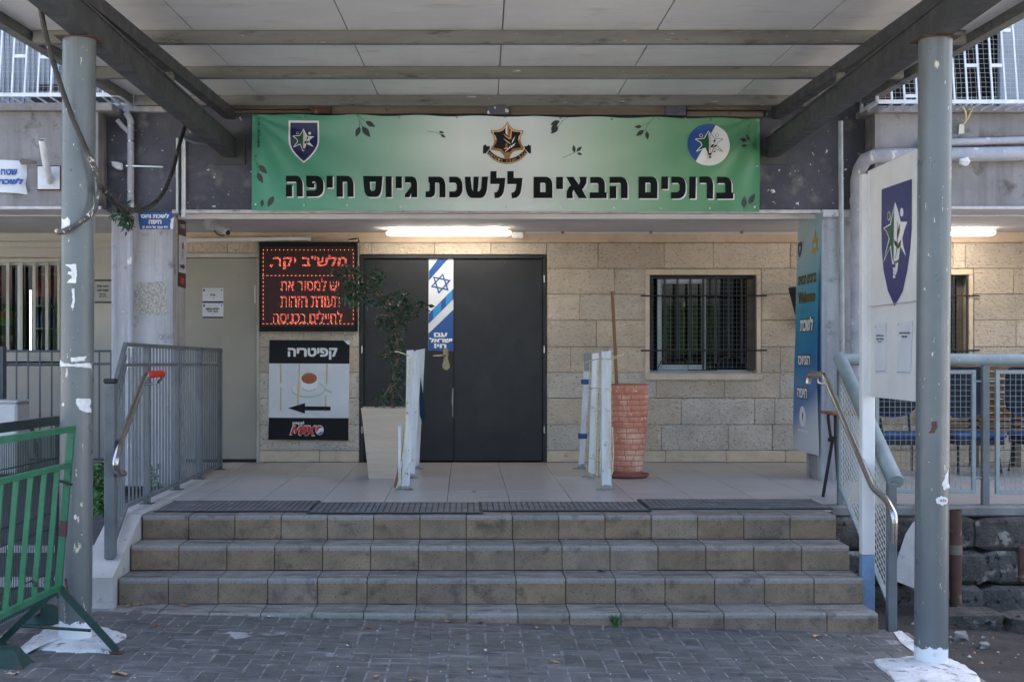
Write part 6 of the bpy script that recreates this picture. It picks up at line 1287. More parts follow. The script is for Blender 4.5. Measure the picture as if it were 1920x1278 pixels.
# white posts tied with rope, two rows
def white_post(x, d, lean, h, lbl, grp, w=.062, extra=None):
    X = (x - VX) * d / F; T = thing('white_post', lbl, 'post', (X, d, 0), grp)
    q = MB(); q.hexa([(X - w / 2, d - w * .4, .012), (X + w / 2, d - w * .4, .012), (X + w / 2, d + w * .4, .012), (X - w / 2, d + w * .4, .012), (X - w / 2 + lean, d - w * .4, h), (X + w / 2 + lean, d - w * .4, h + .008), (X + w / 2 + lean, d + w * .4, h + .008), (X - w / 2 + lean, d + w * .4, h)], 'white_wood'); part('post', q, T)
    q = MB(); q.lathe(X - .01, d, [(.075, .0005), (.073, .007), (.02, .012)], 'galv', 20); q.box(X - .045, X + .045, d - .02, d + .02, .0075, .016, 'galv'); part('foot_plate', q, T)
    if extra: extra(T, X, d, lean, h)
    return T
def tapes(T, X, d, lean, h):
    for z in (.28, .78):
        q = MB(); xx = X + lean * z / h; q.box(xx - .042, xx + .038, d - .034, d + .034, z, z + .045, 'blue_tape', .004); part('blue_tape', q, T)
    q = MB(); xx = X + lean * .96; q.hexa([(xx - .029, d - .03, .90), (xx + .036, d - .03, .90), (xx + .036, d + .03, .90), (xx - .029, d + .03, .90), (X + lean - .028, d - .03, h + .012), (X + lean + .036, d - .03, h + .018), (X + lean + .036, d + .03, h + .018), (X + lean - .028, d + .03, h + .012)], 'ink_grey'); part('bare_top', q, T)
def slit(T, X, d, lean, h):
    q = MB(); q.box(X - .055, X - .032, d - .024, d + .024, .02, .5, 'white_wood', .002); q.bar((X - .075, d - .01, .015), (X - .03, d - .01, .24), .014, .03, 'stick_wood'); part('side_strip', q, T)
    q = MB(); q.hexa([(X + .004, d - .040, .60), (X + .036, d - .040, .60), (X + .036, d - .026, .60), (X + .004, d - .026, .60), (X + .012, d - .040, h + .01), (X + .066, d - .040, h + .014), (X + .066, d - .026, h + .014), (X + .012, d - .026, h + .01)], 'white_wood'); part('splice_board', q, T)
    for z in (.13, .60, .68): q = MB(); q.tube([(X + .018, d - .034, z), (X + .018, d - .044, z)], .008, 'galv', 8); part('bolt', q, T)
white_post(760, 10.38, .062, 1.075, 'front leaning white post beside the beige planter', 'white roped posts before the doors', .062, slit)
white_post(772, 11.37, .062, 1.09, 'second leaning white post behind the front one, near the beige planter', 'white roped posts before the doors', .05)
white_post(781, 12.26, .055, 1.10, 'third leaning white post, nearest the double door on its left side', 'white roped posts before the doors', .046)
white_post(1137, 10.38, -.004, 1.075, 'front white post standing before the terracotta planter', 'white roped posts before the doors', .073)
white_post(1109, 11.45, .035, 1.06, 'second white post between the front one and the blue taped one', 'white roped posts before the doors', .056)
white_post(1090, 12.3, .055, 1.05, 'white post with blue tape and bare grey top nearest the stone wall', 'white roped posts before the doors', .05, tapes)
q = MB()
for pth in ([(769, 668, 10.35), (760, 664, 10.3), (748, 660, 10.25), (740, 659, 10.22)], [(768, 672, 10.34), (762, 760, 10.34), (756, 850, 10.34), (744, 915, 10.34)], [(770, 670, 10.33), (764, 730, 10.33), (762, 770, 10.33)], [(768, 670, 10.35), (772, 676, 10.8), (780, 682, 11.3), (782, 690, 11.9)], [(742, 915, 10.34), (750, 905, 10.33), (770, 868, 10.36), (776, 862, 11.2)]):
    q.tube(smooth([P3(*p) for p in pth], 4), .0045, 'rope', 6)
single('yellow_rope', q, 'knotted yellow white rope on the leaning posts beside the beige planter', 'rope')
q = MB()
for pth in ([(1146, 672, 10.33), (1142, 673, 10.33), (1128, 672, 10.33), (1110, 675, 11.3), (1098, 680, 12.1)], [(1144, 671, 10.33), (1155, 668, 10.3), (1172, 662, 10.25)], [(1146, 674, 10.33), (1158, 670, 10.3), (1170, 665, 10.26)], [(1147, 675, 10.34), (1144, 760, 10.34), (1142, 840, 10.34), (1147, 890, 10.34)], [(1125, 674, 10.5), (1124, 760, 10.6), (1120, 860, 10.7), (1119, 900, 10.7)],
            [(1129, 674, 10.5), (1127, 780, 10.6), (1125, 890, 10.6)], [(1121, 676, 10.8), (1117, 780, 10.9), (1114, 885, 11.0)], [(1147, 730, 10.33), (1130, 728, 10.4), (1118, 727, 10.8), (1105, 728, 11.5)], [(1147, 770, 10.33), (1130, 767, 10.4), (1120, 765, 10.8), (1104, 763, 11.5)], [(1104, 858, 11.4), (1116, 860, 11), (1128, 866, 10.5), (1145, 878, 10.33)], [(1105, 890, 11.4), (1118, 897, 11), (1130, 905, 10.5)], [(1148, 800, 10.33), (1150, 850, 10.33), (1148, 888, 10.33)], [(1106, 680, 11.5), (1103, 780, 11.6), (1100, 880, 11.7)]):
    q.tube(smooth([P3(*p) for p in pth], 4), .0042, 'rope', 6)
single('yellow_rope', q, 'tangle of yellow white rope strung between the posts before the terracotta planter', 'rope')
q = MB(); vs = []; 
for z, a, b in ((.90, 784.5, 787), (.8, 785, 790), (.62, 786, 795), (.5, 787, 798), (.44, 791, 796)):
    for x in (a, (a + b) / 2, b): v = P3(x, 0, 12.2); vs.append((v[0], 12.2 - (.02 if x == (a + b) / 2 else 0), z))
q.add(vs, [(j * 3 + i, (j + 1) * 3 + i, (j + 1) * 3 + i + 1, j * 3 + i + 1) for j in range(4) for i in range(2)], 'petrol_cloth', True); single('blue_cloth', q, 'dark petrol blue cloth hanging behind the leaning white posts', 'cloth')
# stool beside the right column
T = thing('bar_stool', 'stool with wooden seat and black looped tube legs beside the right column', 'stool', (2.80, 9.75, 0))
q = MB(); q.box(2.655, 2.98, 9.60, 9.93, .615, .638, 'stick_wood', .006); part('seat', q, T)
for Yl in (9.62, 9.90):
    q = MB(); X_ = 2.66 if Yl < 9.7 else 2.665
for (xb, yb_, db), (xt, yt_, dt_) in ((((1546, 931), 0, 0), 0)[0:1] and [((1543, 931, 9.88), (1562, 818, 9.80)), ((1575, 942, 9.5), (1566, 818, 9.72))]):
    q = MB(); q.tube([P3(xb, yb_, db), P3(xt, yt_, dt_)], .0125, 'near_black', 10); part('leg', q, T)
q = MB(); lp = [(1558, 822, 9.80), (1553, 785, 9.80), (1554, 777, 9.79), (1560, 775, 9.78), (1565, 778, 9.77), (1566, 790, 9.76), (1566, 822, 9.74)]; q.tube(smooth([P3(*p) for p in lp], 4), .011, 'near_black', 10); q.tube([P3(1555, 824, 9.8), P3(1574, 825, 9.7)], .016, 'near_black', 10); part('leg_loop', q, T)
for a, b in (((3.0, 9.62, .60), (3.04, 9.52, .01)), ((3.0, 9.90, .60), (3.04, 9.98, .01))): q = MB(); q.tube([b, a], .0125, 'near_black', 10); part('leg', q, T)
# ================================================================ RIGHT TERRACE: seats and slats
def seat_unit(xc, lbl):
    d = 11.9; X = (xc - VX) * d / F; T = thing('waiting_chair', lbl, 'chair', (X, d, 0), 'navy chairs on the right terrace')
    q = MB(); n = 8; vs = []
    for j, z in enumerate((.53, .56, .62, .74, .86, .925, .94)):
        hw = (.17, .21, .225, .225, .215, .19, .15)[j]
        for i in range(n + 1): u = -1 + 2 * i / n; vs.append((X + hw * u, d + .16 + .05 * (z - .5) - .03 * (1 - u * u), z - (.03 * (1 - u * u) if j == 0 else 0)))
    m_ = len(vs); vs += [(v[0], v[1] + .03, v[2]) for v in vs]
    F_ = [(j * (n + 1) + i, j * (n + 1) + i + 1, (j + 1) * (n + 1) + i + 1, (j + 1) * (n + 1) + i) for j in range(6) for i in range(n)]
    q.add(vs, F_ + [tuple(m_ + k for k in f[::-1]) for f in F_], 'navy_fabric', True); q.tube([(v[0], v[1] + .015, v[2]) for v in vs[:n + 1]], .014, 'blue_fabric', 8); part('backrest', q, T)
    q = MB(); q.box(X - .225, X + .225, d - .24, d + .17, .315, .365, 'blue_fabric', .02); q.box(X - .21, X + .21, d - .22, d + .16, .26, .314, 'near_black', .01); part('seat', q, T)
    for sx_, sy_ in ((-1, -1), (1, -1), (-1, 1), (1, 1)): q = MB(); q.tube([(X + sx_ * .17, d + sy_ * .13, .27), (X + sx_ * .19, d + sy_ * .19, .003)], .011, 'near_black', 8); part('leg', q, T)
    q = MB(); q.tube([(X - .17, d + .17, .30), (X - .15, d + .185, .6)], .011, 'near_black', 8); q.tube([(X + .17, d + .17, .30), (X + .15, d + .185, .6)], .011, 'near_black', 8); part('back_support', q, T)
seat_unit(1683, 'dark waiting chair with blue seat seen under the notice board'); seat_unit(1822, 'dark waiting chair with blue seat right behind the railing post'); seat_unit(1948, 'dark waiting chair cut by the right edge of the photo')
T = thing('slat_stack', 'stack of orange brown wooden slats behind the chairs', 'pallet', (5.2, 12.6, 0)); g = random.Random(3)
for i in range(10):
    q = MB(); z = .32 + .065 * i; q.box(4.62 + g.uniform(0, .04) - (.25 if i < 2 else 0), 5.35 + g.uniform(-.03, .03), 12.45, 12.7, z, z + .042, 'pallet_wood', .004); part('slat', q, T)
for x in (4.8, 5.2): q = MB(); q.box(x, x + .05, 12.55, 12.68, .001, .98, 'pallet_wood', .004); part('upright', q, T)
# rust pipe, leaning slab and stones in the dirt yard
T = thing('rusty_pipe', 'upright rusty brown pipe with a collar below the right terrace', 'pipe', (3.33, 9.0, -.72)); X = (1792 - VX) * 9.05 / F
q = MB(); q.tube([(X, 9.05, -.74), (X, 9.05, .0)], .040, 'rust', 20, caps=False); q.tube([(X, 9.05, -.74), (X, 9.05, -.03)], .036, 'void', 16); part('pipe', q, T)
q = MB(); q.tube([(X, 9.05, -.30), (X, 9.05, -.235)], .043, 'timber', 20); part('collar', q, T)
q = MB(); fa, fb2 = (lambda x, y: P3(x, y, 9.10 - (y - 900) * .0012)), (lambda x, y: P3(x, y, 9.16 - (y - 900) * .0012))
q.slab([(1724, 972), (1712, 978), (1698, 1000), (1683, 1045), (1673, 1086), (1716, 1103), (1752, 1110), (1752, 985)], fb2, fa, 'concrete'); single('stone_slab', q, 'grey stone slab leaning on the wall behind the right post', 'slab')
for i, (x, y, s_, l) in enumerate(((1801, 1205, .036, 'larger grey stone lying in the dirt yard'), (1845, 1222, .024, 'small pale stone lying in the dirt beyond the larger grey one'), (1845, 1200, .013, 'pebble on the dirt behind the small pale stone'), (1876, 1058, .0, ''))):
    if not l: continue
    Y = (HC + .645) * F / (y - VY) * 1.0; X_ = (x - VX) * Y / F; q = rock(X_, Y, dirt_z(X_, Y) + s_ * .45, s_ * 2.2, s_ * 1.9, s_ * 1.5, 'kerb_concrete', i * 3 + 1, amp=.42); single('stone', q, l, 'stone')
q = MB(); X0 = (1905 - VX) * 9.25 / F; q.box(X0, X0 + .5, 9.20, 9.275, -.52, -.27, 'rust', .01); single('rusty_plate', q, 'rusty plate leaning on the retaining wall at the right edge', 'plate')
# ================================================================ LEFT SIDE
# white rear fence
T = thing('slat_fence', 'dark grey bar fence before the cream wall on the left', 'fence', (-4, 12.4, 0)); d = 12.45
xf = lambda x: (x - VX) * d / F
for z in (1.085, .965, .075): q = MB(); q.box(-6.5, -2.98, d - .012, d + .012, z - .011, z + .011, 'fence_navy', .002); part('rail', q, T)
for x in [-34, -12, 10, 32, 54, 76, 98, 120, 142, 164, 187, 209]:
    q = MB(); q.box(xf(x) - .007, xf(x) + .007, d - .0205, d - .0125, .065, 1.095, 'fence_navy'); part('fence_bar', q, T)
q = MB(); q.box(xf(-8), xf(9.5), d - .045, d + .045, .0, 1.13, 'fence_navy', .004); part('fence_post', q, T)
q = MB(); q.box(-6.5, -2.98, 12.60, 12.95, -.3, .02, 'concrete', .01); struct('kerb', q)
# shop window
T = thing('shop_window', 'barred shop window with beige frame at the left edge', 'window', ((50 - VX) * WALL / F, WALL, .94))
X0, X1 = -6.2, XW(112); z0, z1 = HC - (664 - VY) * WALL / F - .0, HC - (484 - VY) * WALL / F
q = MB(); q.box(X0, X1 + .0, WALL + .0, WALL + .08, z0 - .07, z0 + .035, 'cream_trim', .004); q.box(X0, X1, WALL, WALL + .08, z1 - .04, z1, 'cream_trim', .004); q.box(X1 - .025, X1, WALL, WALL + .08, z0 + .036, z1 - .041, 'cream_trim', .003); part('window_frame', q, T)
for a, b in ((-90, -84), (-64, -58), (-41, -35), (-16, -10), (10.5, 16.5), (36, 41.5), (60, 66), (84, 90)):
    q = MB(); q.box(XW(a), XW(b), WALL + .01, WALL + .022, z0 + .036, z1 - .041, 'cream_trim', .002); part('window_bar', q, T)
q = MB(); q.box(X0, X1, WALL + .10, WALL + .104, z0, z1, 'shop_glass'); part('pane', q, T)
q = MB(); q.box(XW(29), XW(36), WALL + .055, WALL + .095, z0 + .036, z1 - .041, 'alu', .003); part('mullion', q, T)
# drinks coolers behind the shop window
def cooler(x0, x1, zb, lbl):
    d = 13.95; X0, X1 = (x0 - VX) * d / F, (x1 - VX) * d / F; T = thing('drinks_cooler', lbl, 'cooler', ((X0 + X1) / 2, d, -.02))
    q = MB(); q.box(X0, X1, d + .30, d + .34, 0, 2.0, 'shelf_teal'); q.box(X0, X0 + .03, d, d + .299, 0, 2.0, 'near_black'); q.box(X1 - .03, X1, d, d + .299, 0, 2.0, 'near_black'); part('cabinet', q, T)
    q = MB(); q.box(X0 + .031, X1 - .031, d, d + .05, 1.66, 1.95, 'cooler_red'); part('header', q, T)
    for z in zb: q = MB(); q.box(X0 + .031, X1 - .031, d + .03, d + .299, z - .02, z, 'shelf_teal', .003); part('shelf', q, T)
    return T, X0, X1
zz = lambda y, d=13.98: HC - (y - VY) * d / F
cooler(-40, 30, [zz(610), zz(652)], 'drinks cooler with red glowing header and cans, left of the light strip'); Tc, _, _ = cooler(58, 118, [zz(571), zz(614), zz(656)], 'dark drinks cooler with bottles, right of the light strip')
q = MB(); text(q, 'גולדסטאר', 72, 511, 108, 516.5, front(13.945), 'ink_signgrey', 1, 16); part('header_lettering', q, Tc)
def can(x, zb, mt, tp, lbl, grp, r=.031, h=.115, d=14.02):
    X = (x - VX) * d / F; T = MB(); T.lathe(X, d, [(r * .8, zb), (r, zb + .008), (r, zb + h * .5)], mt, 14); T.lathe(X, d, [(r, zb + h * .5), (r, zb + h - .01), (r * .75, zb + h)], tp, 14); single('drink_can', T, lbl, 'can', grp)
for x, od in ((5, 'left'), (22, 'right')): can(x, zz(610) + .002, 'can_green', 'can_orange', 'green and orange can on the middle shelf of the left cooler, ' + od + ' of two', 'green and orange cans', .038, .15)
for x, od in ((7, 'left'), (23, 'right')): can(x, zz(652) + .002, 'can_red', 'can_silver', 'red and silver can on the bottom shelf of the left cooler, ' + od + ' of two', 'red cans', .034, .13)
for zb, mt, lb in ((zz(571), 'bottle_dark', 'dark glass bottle on the top shelf of the right cooler'), (zz(614), 'bottle_blue', 'blue bottle on the middle shelf of the right cooler'), (zz(656), 'bottle_dark', 'clear dark bottle on the bottom shelf of the right cooler')):
    for x in (71, 79, 94, 102):
        od = {71: 'leftmost', 79: 'second from the left', 94: 'second from the right', 102: 'rightmost'}[x]
        X = (x - VX) * 14.02 / F; q = MB(); q.lathe(X, 14.02, [(.018, zb + .002), (.019, zb + .10), (.008, zb + .15), (.007, zb + .19)], mt, 12); single('bottle', q, lb + ', ' + od, 'bottle', 'bottles in the right drinks cooler')
q = MB(); X = (58 - VX) * 13.9 / F; q.box(X - .0055, X + .0055, 13.88, 13.9, zz(660), zz(545), 'strip_light'); single('light_strip', q, 'bright vertical light strip between the drinks coolers', 'lamp')
# cream cladding seams, black shelf lines near the column
q = MB(); q.box(XW(174), XW(213), WALL + .02, WALL + .049, HC - (526.5 - VY) * WALL / F, HC - (524 - VY) * WALL / F, 'near_black'); q.box(XW(174), XW(213), WALL + .02, WALL + .049, HC - (567.5 - VY) * WALL / F, HC - (565.3 - VY) * WALL / F, 'near_black')
q.box(-6.2, XW(174), WALL + .02, WALL + .049, 1.97, 2.0, 'cream_trim', .004); q.box(-6.2, -2.96, WALL + .02, WALL + .049, 2.10, 2.16, 'cream_trim', .004)
single('panel_trim', q, 'black and cream trim strips on the cream wall behind the left post', 'trim')
# air conditioner
T = thing('air_conditioner', 'white outdoor air conditioning unit by the cream wall at the left edge', 'air conditioner', (-4.3, 12.0, -.05)); X1 = (42 - VX) * 12.0 / F
q = MB(); q.box(X1 - .85, X1, 11.85, 12.2, -.01, .62, 'ac_white', .02); part('casing', q, T); q = MB(); q.box(X1 - .87, X1 + .01, 11.84, 12.21, .621, .645, 'ac_white', .01); part('top_cover', q, T)
q = MB(); q.lathe(0, 0, [(.24, 0), (.24, .01), (.22, .012)], 'ink_grey', 30); 
for k in range(len(q.v)): v = q.v[k]; q.v[k] = (X1 - .45 + v[0], 11.848 - v[2], .31 + v[1])
part('fan_grille', q, T); q = MB(); q.box(X1 - .8, X1 - .7, 11.9, 12.15, -.12, -.011, 'near_black'); q.box(X1 - .12, X1 - .02, 11.9, 12.15, -.12, -.011, 'near_black'); part('foot', q, T)
q = MB(); q.tube(smooth([(X1 + .01, 11.95, .45), (X1 + .12, 11.95, .35), (X1 + .16, 11.95, .05), (X1 + .3, 11.9, -.06), (X1 + .55, 11.9, -.08)], 5), .018, 'cable', 8); part('hose', q, T)
# dark green mesh barrier
A, B = Vector((-2.375, 7.80, 0)), Vector((-2.46, 6.4, 0))
T = thing('mesh_barrier', 'dark green wire mesh barrier behind the bright green one', 'barrier', (-2.4, 7.3, -.45))
def on(t, z): p = A + (B - A) * t; return (p.x, p.y, z)
q = MB(); q.bar(on(0, .67), on(1, .67), .03, .05, 'mesh_green'); q.bar(on(0, .69), on(0, -.32), .03, .03, 'mesh_green', (0, 1, 0)); part('frame', q, T)
q = MB(); q.bar(on(0, -.375), on(1, -.375), .03, .04, 'rail_paint'); part('bottom_rail', q, T)
nW = 60
wm = MB().box(-.0025, .0025, -.0025, .0025, 0, .98, 'mesh_green').mesh('wire')
for i in range(1, nW): p = on(i / nW, -.36); inst('wire', wm, T, p)
for z in (.45, .14, .05, -.2, -.29): q = MB(); q.bar(on(0, z), on(1, z), .006, .006, 'mesh_green'); part('cross_wire', q, T)
q = MB(); q.hexa([(-2.62, 7.45, -.45), (-2.16, 7.45, -.455), (-2.16, 7.62, -.455), (-2.62, 7.62, -.45), (-2.44, 7.50, -.36), (-2.34, 7.50, -.36), (-2.34, 7.57, -.36), (-2.44, 7.57, -.36)], 'green_dark'); part('foot', q, T)
q = MB(); fx = G3(15, 1252); q.hexa([(fx[0] - .2, fx[1] - .02, fx[2] - .02), (fx[0] + .085, fx[1] - .02, fx[2] - .02), (fx[0] + .085, fx[1] + .16, fx[2] - .02), (fx[0] - .2, fx[1] + .16, fx[2] - .02), (fx[0] - .2, fx[1] + .01, fx[2] + .085), (fx[0] + .03, fx[1] + .01, fx[2] + .085), (fx[0] + .01, fx[1] + .12, fx[2] + .085), (fx[0] - .2, fx[1] + .12, fx[2] + .085)], 'green_dark')
single('barrier_foot', q, 'dark green wedge shaped barrier foot at the bottom left corner', 'barrier foot')
# bright green crowd barrier
T = thing('green_barrier', 'bright green steel crowd barrier leaning by the left post', 'barrier', (-2.1, 6.6, -.46)); 
A2, B2 = Vector((-2.02, 6.87)), Vector((-2.115, 5.2)); 
def on2(t, z): p = A2 + (B2 - A2) * t; lean = .07 * (z - .69) / .83; return (p.x + lean, p.y, z)
q = MB(); q.bar(on2(-.015, .672), on2(1, .672), .030, .031, 'green_paint'); part('top_rail', q, T)
q = MB(); q.bar(on2(0, .655), on2(0, -.17), .028, .034, 'green_paint', (1, 0, 0)); o = part('side_post', q, T); q = MB(); a, b = on2(0, .20), on2(0, .12); q.bar(a, b, .030, .036, 'ink_brown', (1, 0, 0)); oo = bpy.data.objects.new('dark_tape', q.mesh('dark_tape', ORG[o])); COL.objects.link(oo); oo.parent = o
q = MB(); q.bar(on2(.01, .485), on2(1, .485), .024, .026, 'green_paint'); part('middle_rail', q, T); q = MB(); q.bar(on2(.01, -.145), on2(1, -.145), .024, .028, 'green_paint'); part('bottom_rail', q, T)
for k in range(1, 9):
    t = k * .175 / 1.67 - .01; q = MB(); q.bar(on2(t, .471), on2(t, -.131), .014, .025, 'green_paint', (1, 0, 0)); part('upright', q, T)
base = on2(.0, -.14)
for tx, ty in ((-1.775, 6.82), (-2.41, 6.92)):
    q = MB(); q.bar(base, (tx, ty, gz(tx) + .012), .034, .02, 'green_dark', (0, 1, 0)); q.box(tx - .03, tx + .03, ty - .03, ty + .03, gz(tx) + .001, gz(tx) + .008, 'rust'); part('foot_leg', q, T)
q = MB(); q.tube([(-2.28, 6.88, -.345), (-1.915, 6.84, -.36)], .008, 'green_dark', 8); part('foot_brace', q, T)
q = MB(); q.bar((base[0] - .05, base[1] + .01, -.06), (base[0] + .0, base[1], -.20), .012, .012, 'green_dark', (0, 1, 0)); q.bar((base[0] + .035, base[1] + .01, -.10), (base[0] + .05, base[1], -.19), .010, .010, 'rust', (0, 1, 0)); part('hook', q, T)
q = MB(); a = on2(0, .395); q.bar((a[0] - .04, a[1] - .03, a[2] + .015), (a[0] + .035, a[1] - .03, a[2] - .008), .012, .012, 'near_black'); part('wire_tie', q, T)
# hedge on the far side of the forecourt, behind the camera: the windows mirror it
T = thing('hedge', 'dark green hedge along the far side of the forecourt, mirrored in the windows', 'hedge', (0, -9.5, -.86))
q = MB(); q.box(-16, 16, -10, -9.2, -.86, 2.4, 'leaf'); part('core', q, T); q = MB(); g = random.Random(99)
for _ in range(5200):
    c = Vector((g.uniform(-16, 16), -9.2 + g.gauss(.06, .10), g.uniform(-.8, 2.5) + g.gauss(0, .1))); dr = Vector((g.gauss(0, 1), g.gauss(.6, 1), g.gauss(0, 1))).normalized(); sv = dr.cross(Vector((g.gauss(0, 1), g.gauss(0, 1), g.gauss(0, 1)))).normalized(); l = g.uniform(.08, .2)
    q.add([c, c + dr * l * .5 + sv * l * .3, c + dr * l, c + dr * l * .5 - sv * l * .3], [(0, 1, 2, 3)], 'leaf')
part('foliage', q, T, None, 'stuff')
# chipped paint on the door edge
q = MB(); q.poly(rag([(847.5, 728), (850, 727), (849.8, 768), (848.8, 784), (848.2, 765), (847, 752)], .7, 3, 2), front(WALL + .012, 1), 'ink_grey'); single('paint_chip', q, 'long pale chip in the dark paint at the edge between the door leaves', 'paint chip')
# ================================================================ PLANTS, LEAVES, LITTER
q = MB(); g = random.Random(21); leaves(q, [(190, 905, 22, 34, 9.6, 240), (195, 945, 24, 20, 9.2, 200), (205, 880, 16, 14, 10.2, 60), (290, 900, 8, 28, 11.0, 50), (320, 880, 6, 30, 11.6, 36)], 'leaf_fresh', (.035, .085), -.2, g); leaves(q, [(190, 915, 24, 36, 9.9, 200)], 'leaf', (.035, .08), -.2, g)
tag(single('weeds', q, 'green weeds growing along the left side of the steps', 'weeds'), kind='stuff')
q = MB(); g = random.Random(22)
def PL(x, y, d): return P3(x, y, d)
leaves(q, [(232, 392, 14, 10, 10.85, 60), (228, 405, 20, 8, 10.85, 40), (238, 412, 9, 14, 10.85, 50), (222, 380, 16, 8, 10.85, 20), (237, 425, 4, 8, 10.85, 10)], 'leaf', (.04, .075), .5, g); a = MB()
T = thing('wall_plant', 'small dark green plant growing out of the top of the left column', 'plant', P3(232, 392, 11.0)); part('leaves', q, T); q = MB(); q.tube(smooth([P3(234, 388, 11.1), P3(232, 396, 10.9), P3(238, 420, 10.86)], 4), .006, 'bark', 6); q.tube(smooth([P3(232, 394, 10.9), P3(222, 380, 10.85), P3(227, 364, 10.85)], 4), .003, 'bark', 5); part('stem', q, T)
q = MB(); g = random.Random(5); c0 = G3(1150, 1170)
for _ in range(46):
    a = g.uniform(0, 6.28); r_ = g.uniform(0, .016); h = g.uniform(.03, .085); b0 = Vector((c0[0] + r_ * math.cos(a), 7.835 + r_ * .5 * math.sin(a) - .01, gz(c0[0]))); tp_ = b0 + Vector((g.uniform(-.045, .045), g.uniform(-.04, .01), h)); md = (b0 + tp_) / 2 + Vector((0, 0, .01))
    q.add([b0 + Vector((-.002, 0, 0)), b0 + Vector((.002, 0, 0)), md + Vector((.003, 0, 0)), md - Vector((.003, 0, 0)), tp_], [(0, 1, 2, 3), (3, 2, 4)], 'leaf_fresh')
tag(single('grass_tuft', q, 'small tuft of grass at the foot of the lowest step', 'grass'), kind='stuff')
def litter(name, x, y, sz, mt, lbl, surf=None, ang=None, cat='leaf', grp='fallen leaves on the pavers'):
    c = G3(x, y) if surf is None else surf; g = random.Random(int(x * 7 + y)); a = ang if ang is not None else g.uniform(0, 6.28); q = MB(); n = 9; vs = []
    for k in range(n): t = 2 * math.pi * k / n; r_ = sz * (.55 + .45 * abs(math.cos(t))) * g.uniform(.75, 1.15); u, v = r_ * math.cos(t), r_ * .55 * math.sin(t); vs.append((c[0] + u * math.cos(a) - v * math.sin(a), c[1] + u * math.sin(a) + v * math.cos(a), c[2] + .004 + g.uniform(0, sz * .30)))
    vs.append((c[0], c[1], c[2] + .005)); q.add(vs, [(k, (k + 1) % n, n) for k in range(n)], mt); q.add([(v[0], v[1], v[2] - .0012) for v in vs], [((k + 1) % n, k, n) for k in range(n)], mt)
    return single(name, q, lbl, cat, grp)
for (x, y, s_, l) in ((290, 1174, .035, 'dry leaf on the pavers right of the left post'), (338, 1100 + 36, .03, 'dry leaf at the left foot of the steps'), (225, 1264, .045, 'large dry brown leaf at the bottom edge of the picture'), (24, 1264, .03, 'pale leaf beside the dark green wedge foot'),
        (608, 1162, .030, 'curled brown leaf against the lowest step, left of the middle'), (690, 1178, .028, 'thin dry leaf on the pavers before the steps'), (842, 1166, .03, 'curled orange leaf against the lowest step'), (902, 1167, .03, 'curled pale orange leaf against the lowest step near the middle'), (706, 1269, .03, 'brown leaf at the bottom edge near the middle'), (776, 1276, .025, 'brown leaf cut by the bottom edge'),
        (868, 1195, .014, 'tiny orange leaf crumb in the middle of the pavers'), (1008, 1178, .03, 'twig like dry leaf near the middle of the steps'), (1358, 1178, .03, 'red brown leaf below the lowest step on the right'), (1533, 1194, .04, 'pale dry leaf on the pavers near the right end of the steps'), (880, 1257, .03, 'twisted pale leaf near the bottom middle'), (1041, 1242, .035, 'pale split leaf right of the bottom middle')):
    litter('fallen_leaf', x, y, s_, 'dry_leaf', l)
for (x, y, s_, l) in ((652, 1211, .018, 'white paper crumb on the pavers left of the middle'), (505, 1142 + 15, .028, 'white paper scrap at the step foot, left part'), (910, 1220, .018, 'flat pale paper scrap on the pavers'), (1130, 1176, .012, 'white crumb beside the grass tuft')):
    litter('paper_scrap', x, y, s_, 'paper_scrap', l, cat='litter', grp='paper scraps on the pavers')
litter('fallen_leaf', 233, 1130, .035, 'dry_leaf', 'cluster leaf at the corner of cheek wall and lowest tread', (-2.02, 8.06, -.466)); litter('fallen_leaf', 243, 1130, .03, 'dry_leaf', 'red brown leaf on the lowest tread near the cheek wall', (-1.97, 8.09, -.466)); litter('fallen_leaf', 330, 1134, .03, 'dry_leaf', 'lone brown leaf on the left part of the lowest tread', (-1.68, 8.05, -.466))
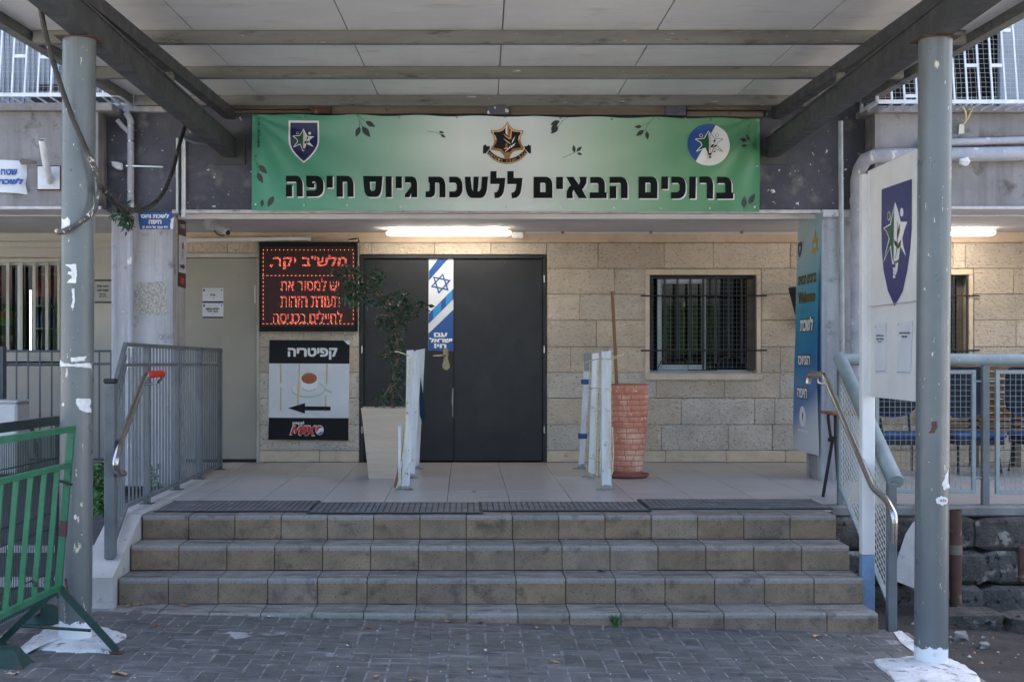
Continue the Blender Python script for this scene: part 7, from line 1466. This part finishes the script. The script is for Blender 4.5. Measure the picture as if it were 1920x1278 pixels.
litter('paper_scrap', 1137, 1070, .03, 'navy_fabric', 'small dark scrap lying on the second tread right of the middle', (.86, 8.35, -.308), cat='litter', grp='paper scraps on the steps'); litter('paper_scrap', 888, 922, .02, 'near_black', 'tiny dark scrap on the landing tiles before the door', (.075, 10.2, 0), cat='litter', grp='paper scraps on the steps')
g = random.Random(77); q = MB()
for _ in range(260):
    k = g.randrange(4); X = g.uniform(-2.0, 2.4); Yq = RY[k] + g.uniform(.03, .28) if k else g.uniform(8.78, 12.5); z = RZ[k] + .001; s_ = g.uniform(.002, .006); a = g.uniform(0, 3)
    q.add([(X + s_ * math.cos(a + t), Yq + s_ * 1.3 * math.sin(a + t), z + .001) for t in (0, 1.6, 3.1, 4.7)] + [(X, Yq, z + s_ * .7)], [(0, 1, 4), (1, 2, 4), (2, 3, 4), (3, 0, 4)], g.choice(['paper_scrap', 'paper_scrap', 'dark_rock', 'dry_leaf']))
for _ in range(420):
    X = g.uniform(-2.6, 2.35); Yq = g.uniform(6.3, 7.84); z = gz(X) + .001; s_ = g.uniform(.002, .006); a = g.uniform(0, 3)
    q.add([(X + s_ * math.cos(a + t), Yq + s_ * 1.3 * math.sin(a + t), z) for t in (0, 1.6, 3.1, 4.7)] + [(X, Yq, z + s_ * .7)], [(0, 1, 4), (1, 2, 4), (2, 3, 4), (3, 0, 4)], g.choice(['paper_scrap', 'concrete', 'dark_rock', 'dry_leaf']))
tag(single('crumbs', q, 'fine crumbs of grit and paper scattered over steps and pavers', 'litter'), kind='stuff')
g = random.Random(78); q = MB()
for _ in range(700):
    X = g.uniform(2.5, 6); Yq = g.uniform(6.4, 9.2); z = dirt_z(X, Yq); s_ = g.uniform(.004, .02) * g.random(); a = g.uniform(0, 3)
    q.add([(X + s_ * math.cos(a + t), Yq + s_ * 1.2 * math.sin(a + t), z) for t in (0, 1.3, 2.8, 4.4)] + [(X, Yq, z + s_ * .9)], [(0, 1, 4), (1, 2, 4), (2, 3, 4), (3, 0, 4)], g.choice(['dark_rock', 'concrete', 'dry_leaf', 'dark_rock']))
tag(single('gravel', q, 'loose gravel and debris on the dirt yard', 'gravel'), kind='stuff')
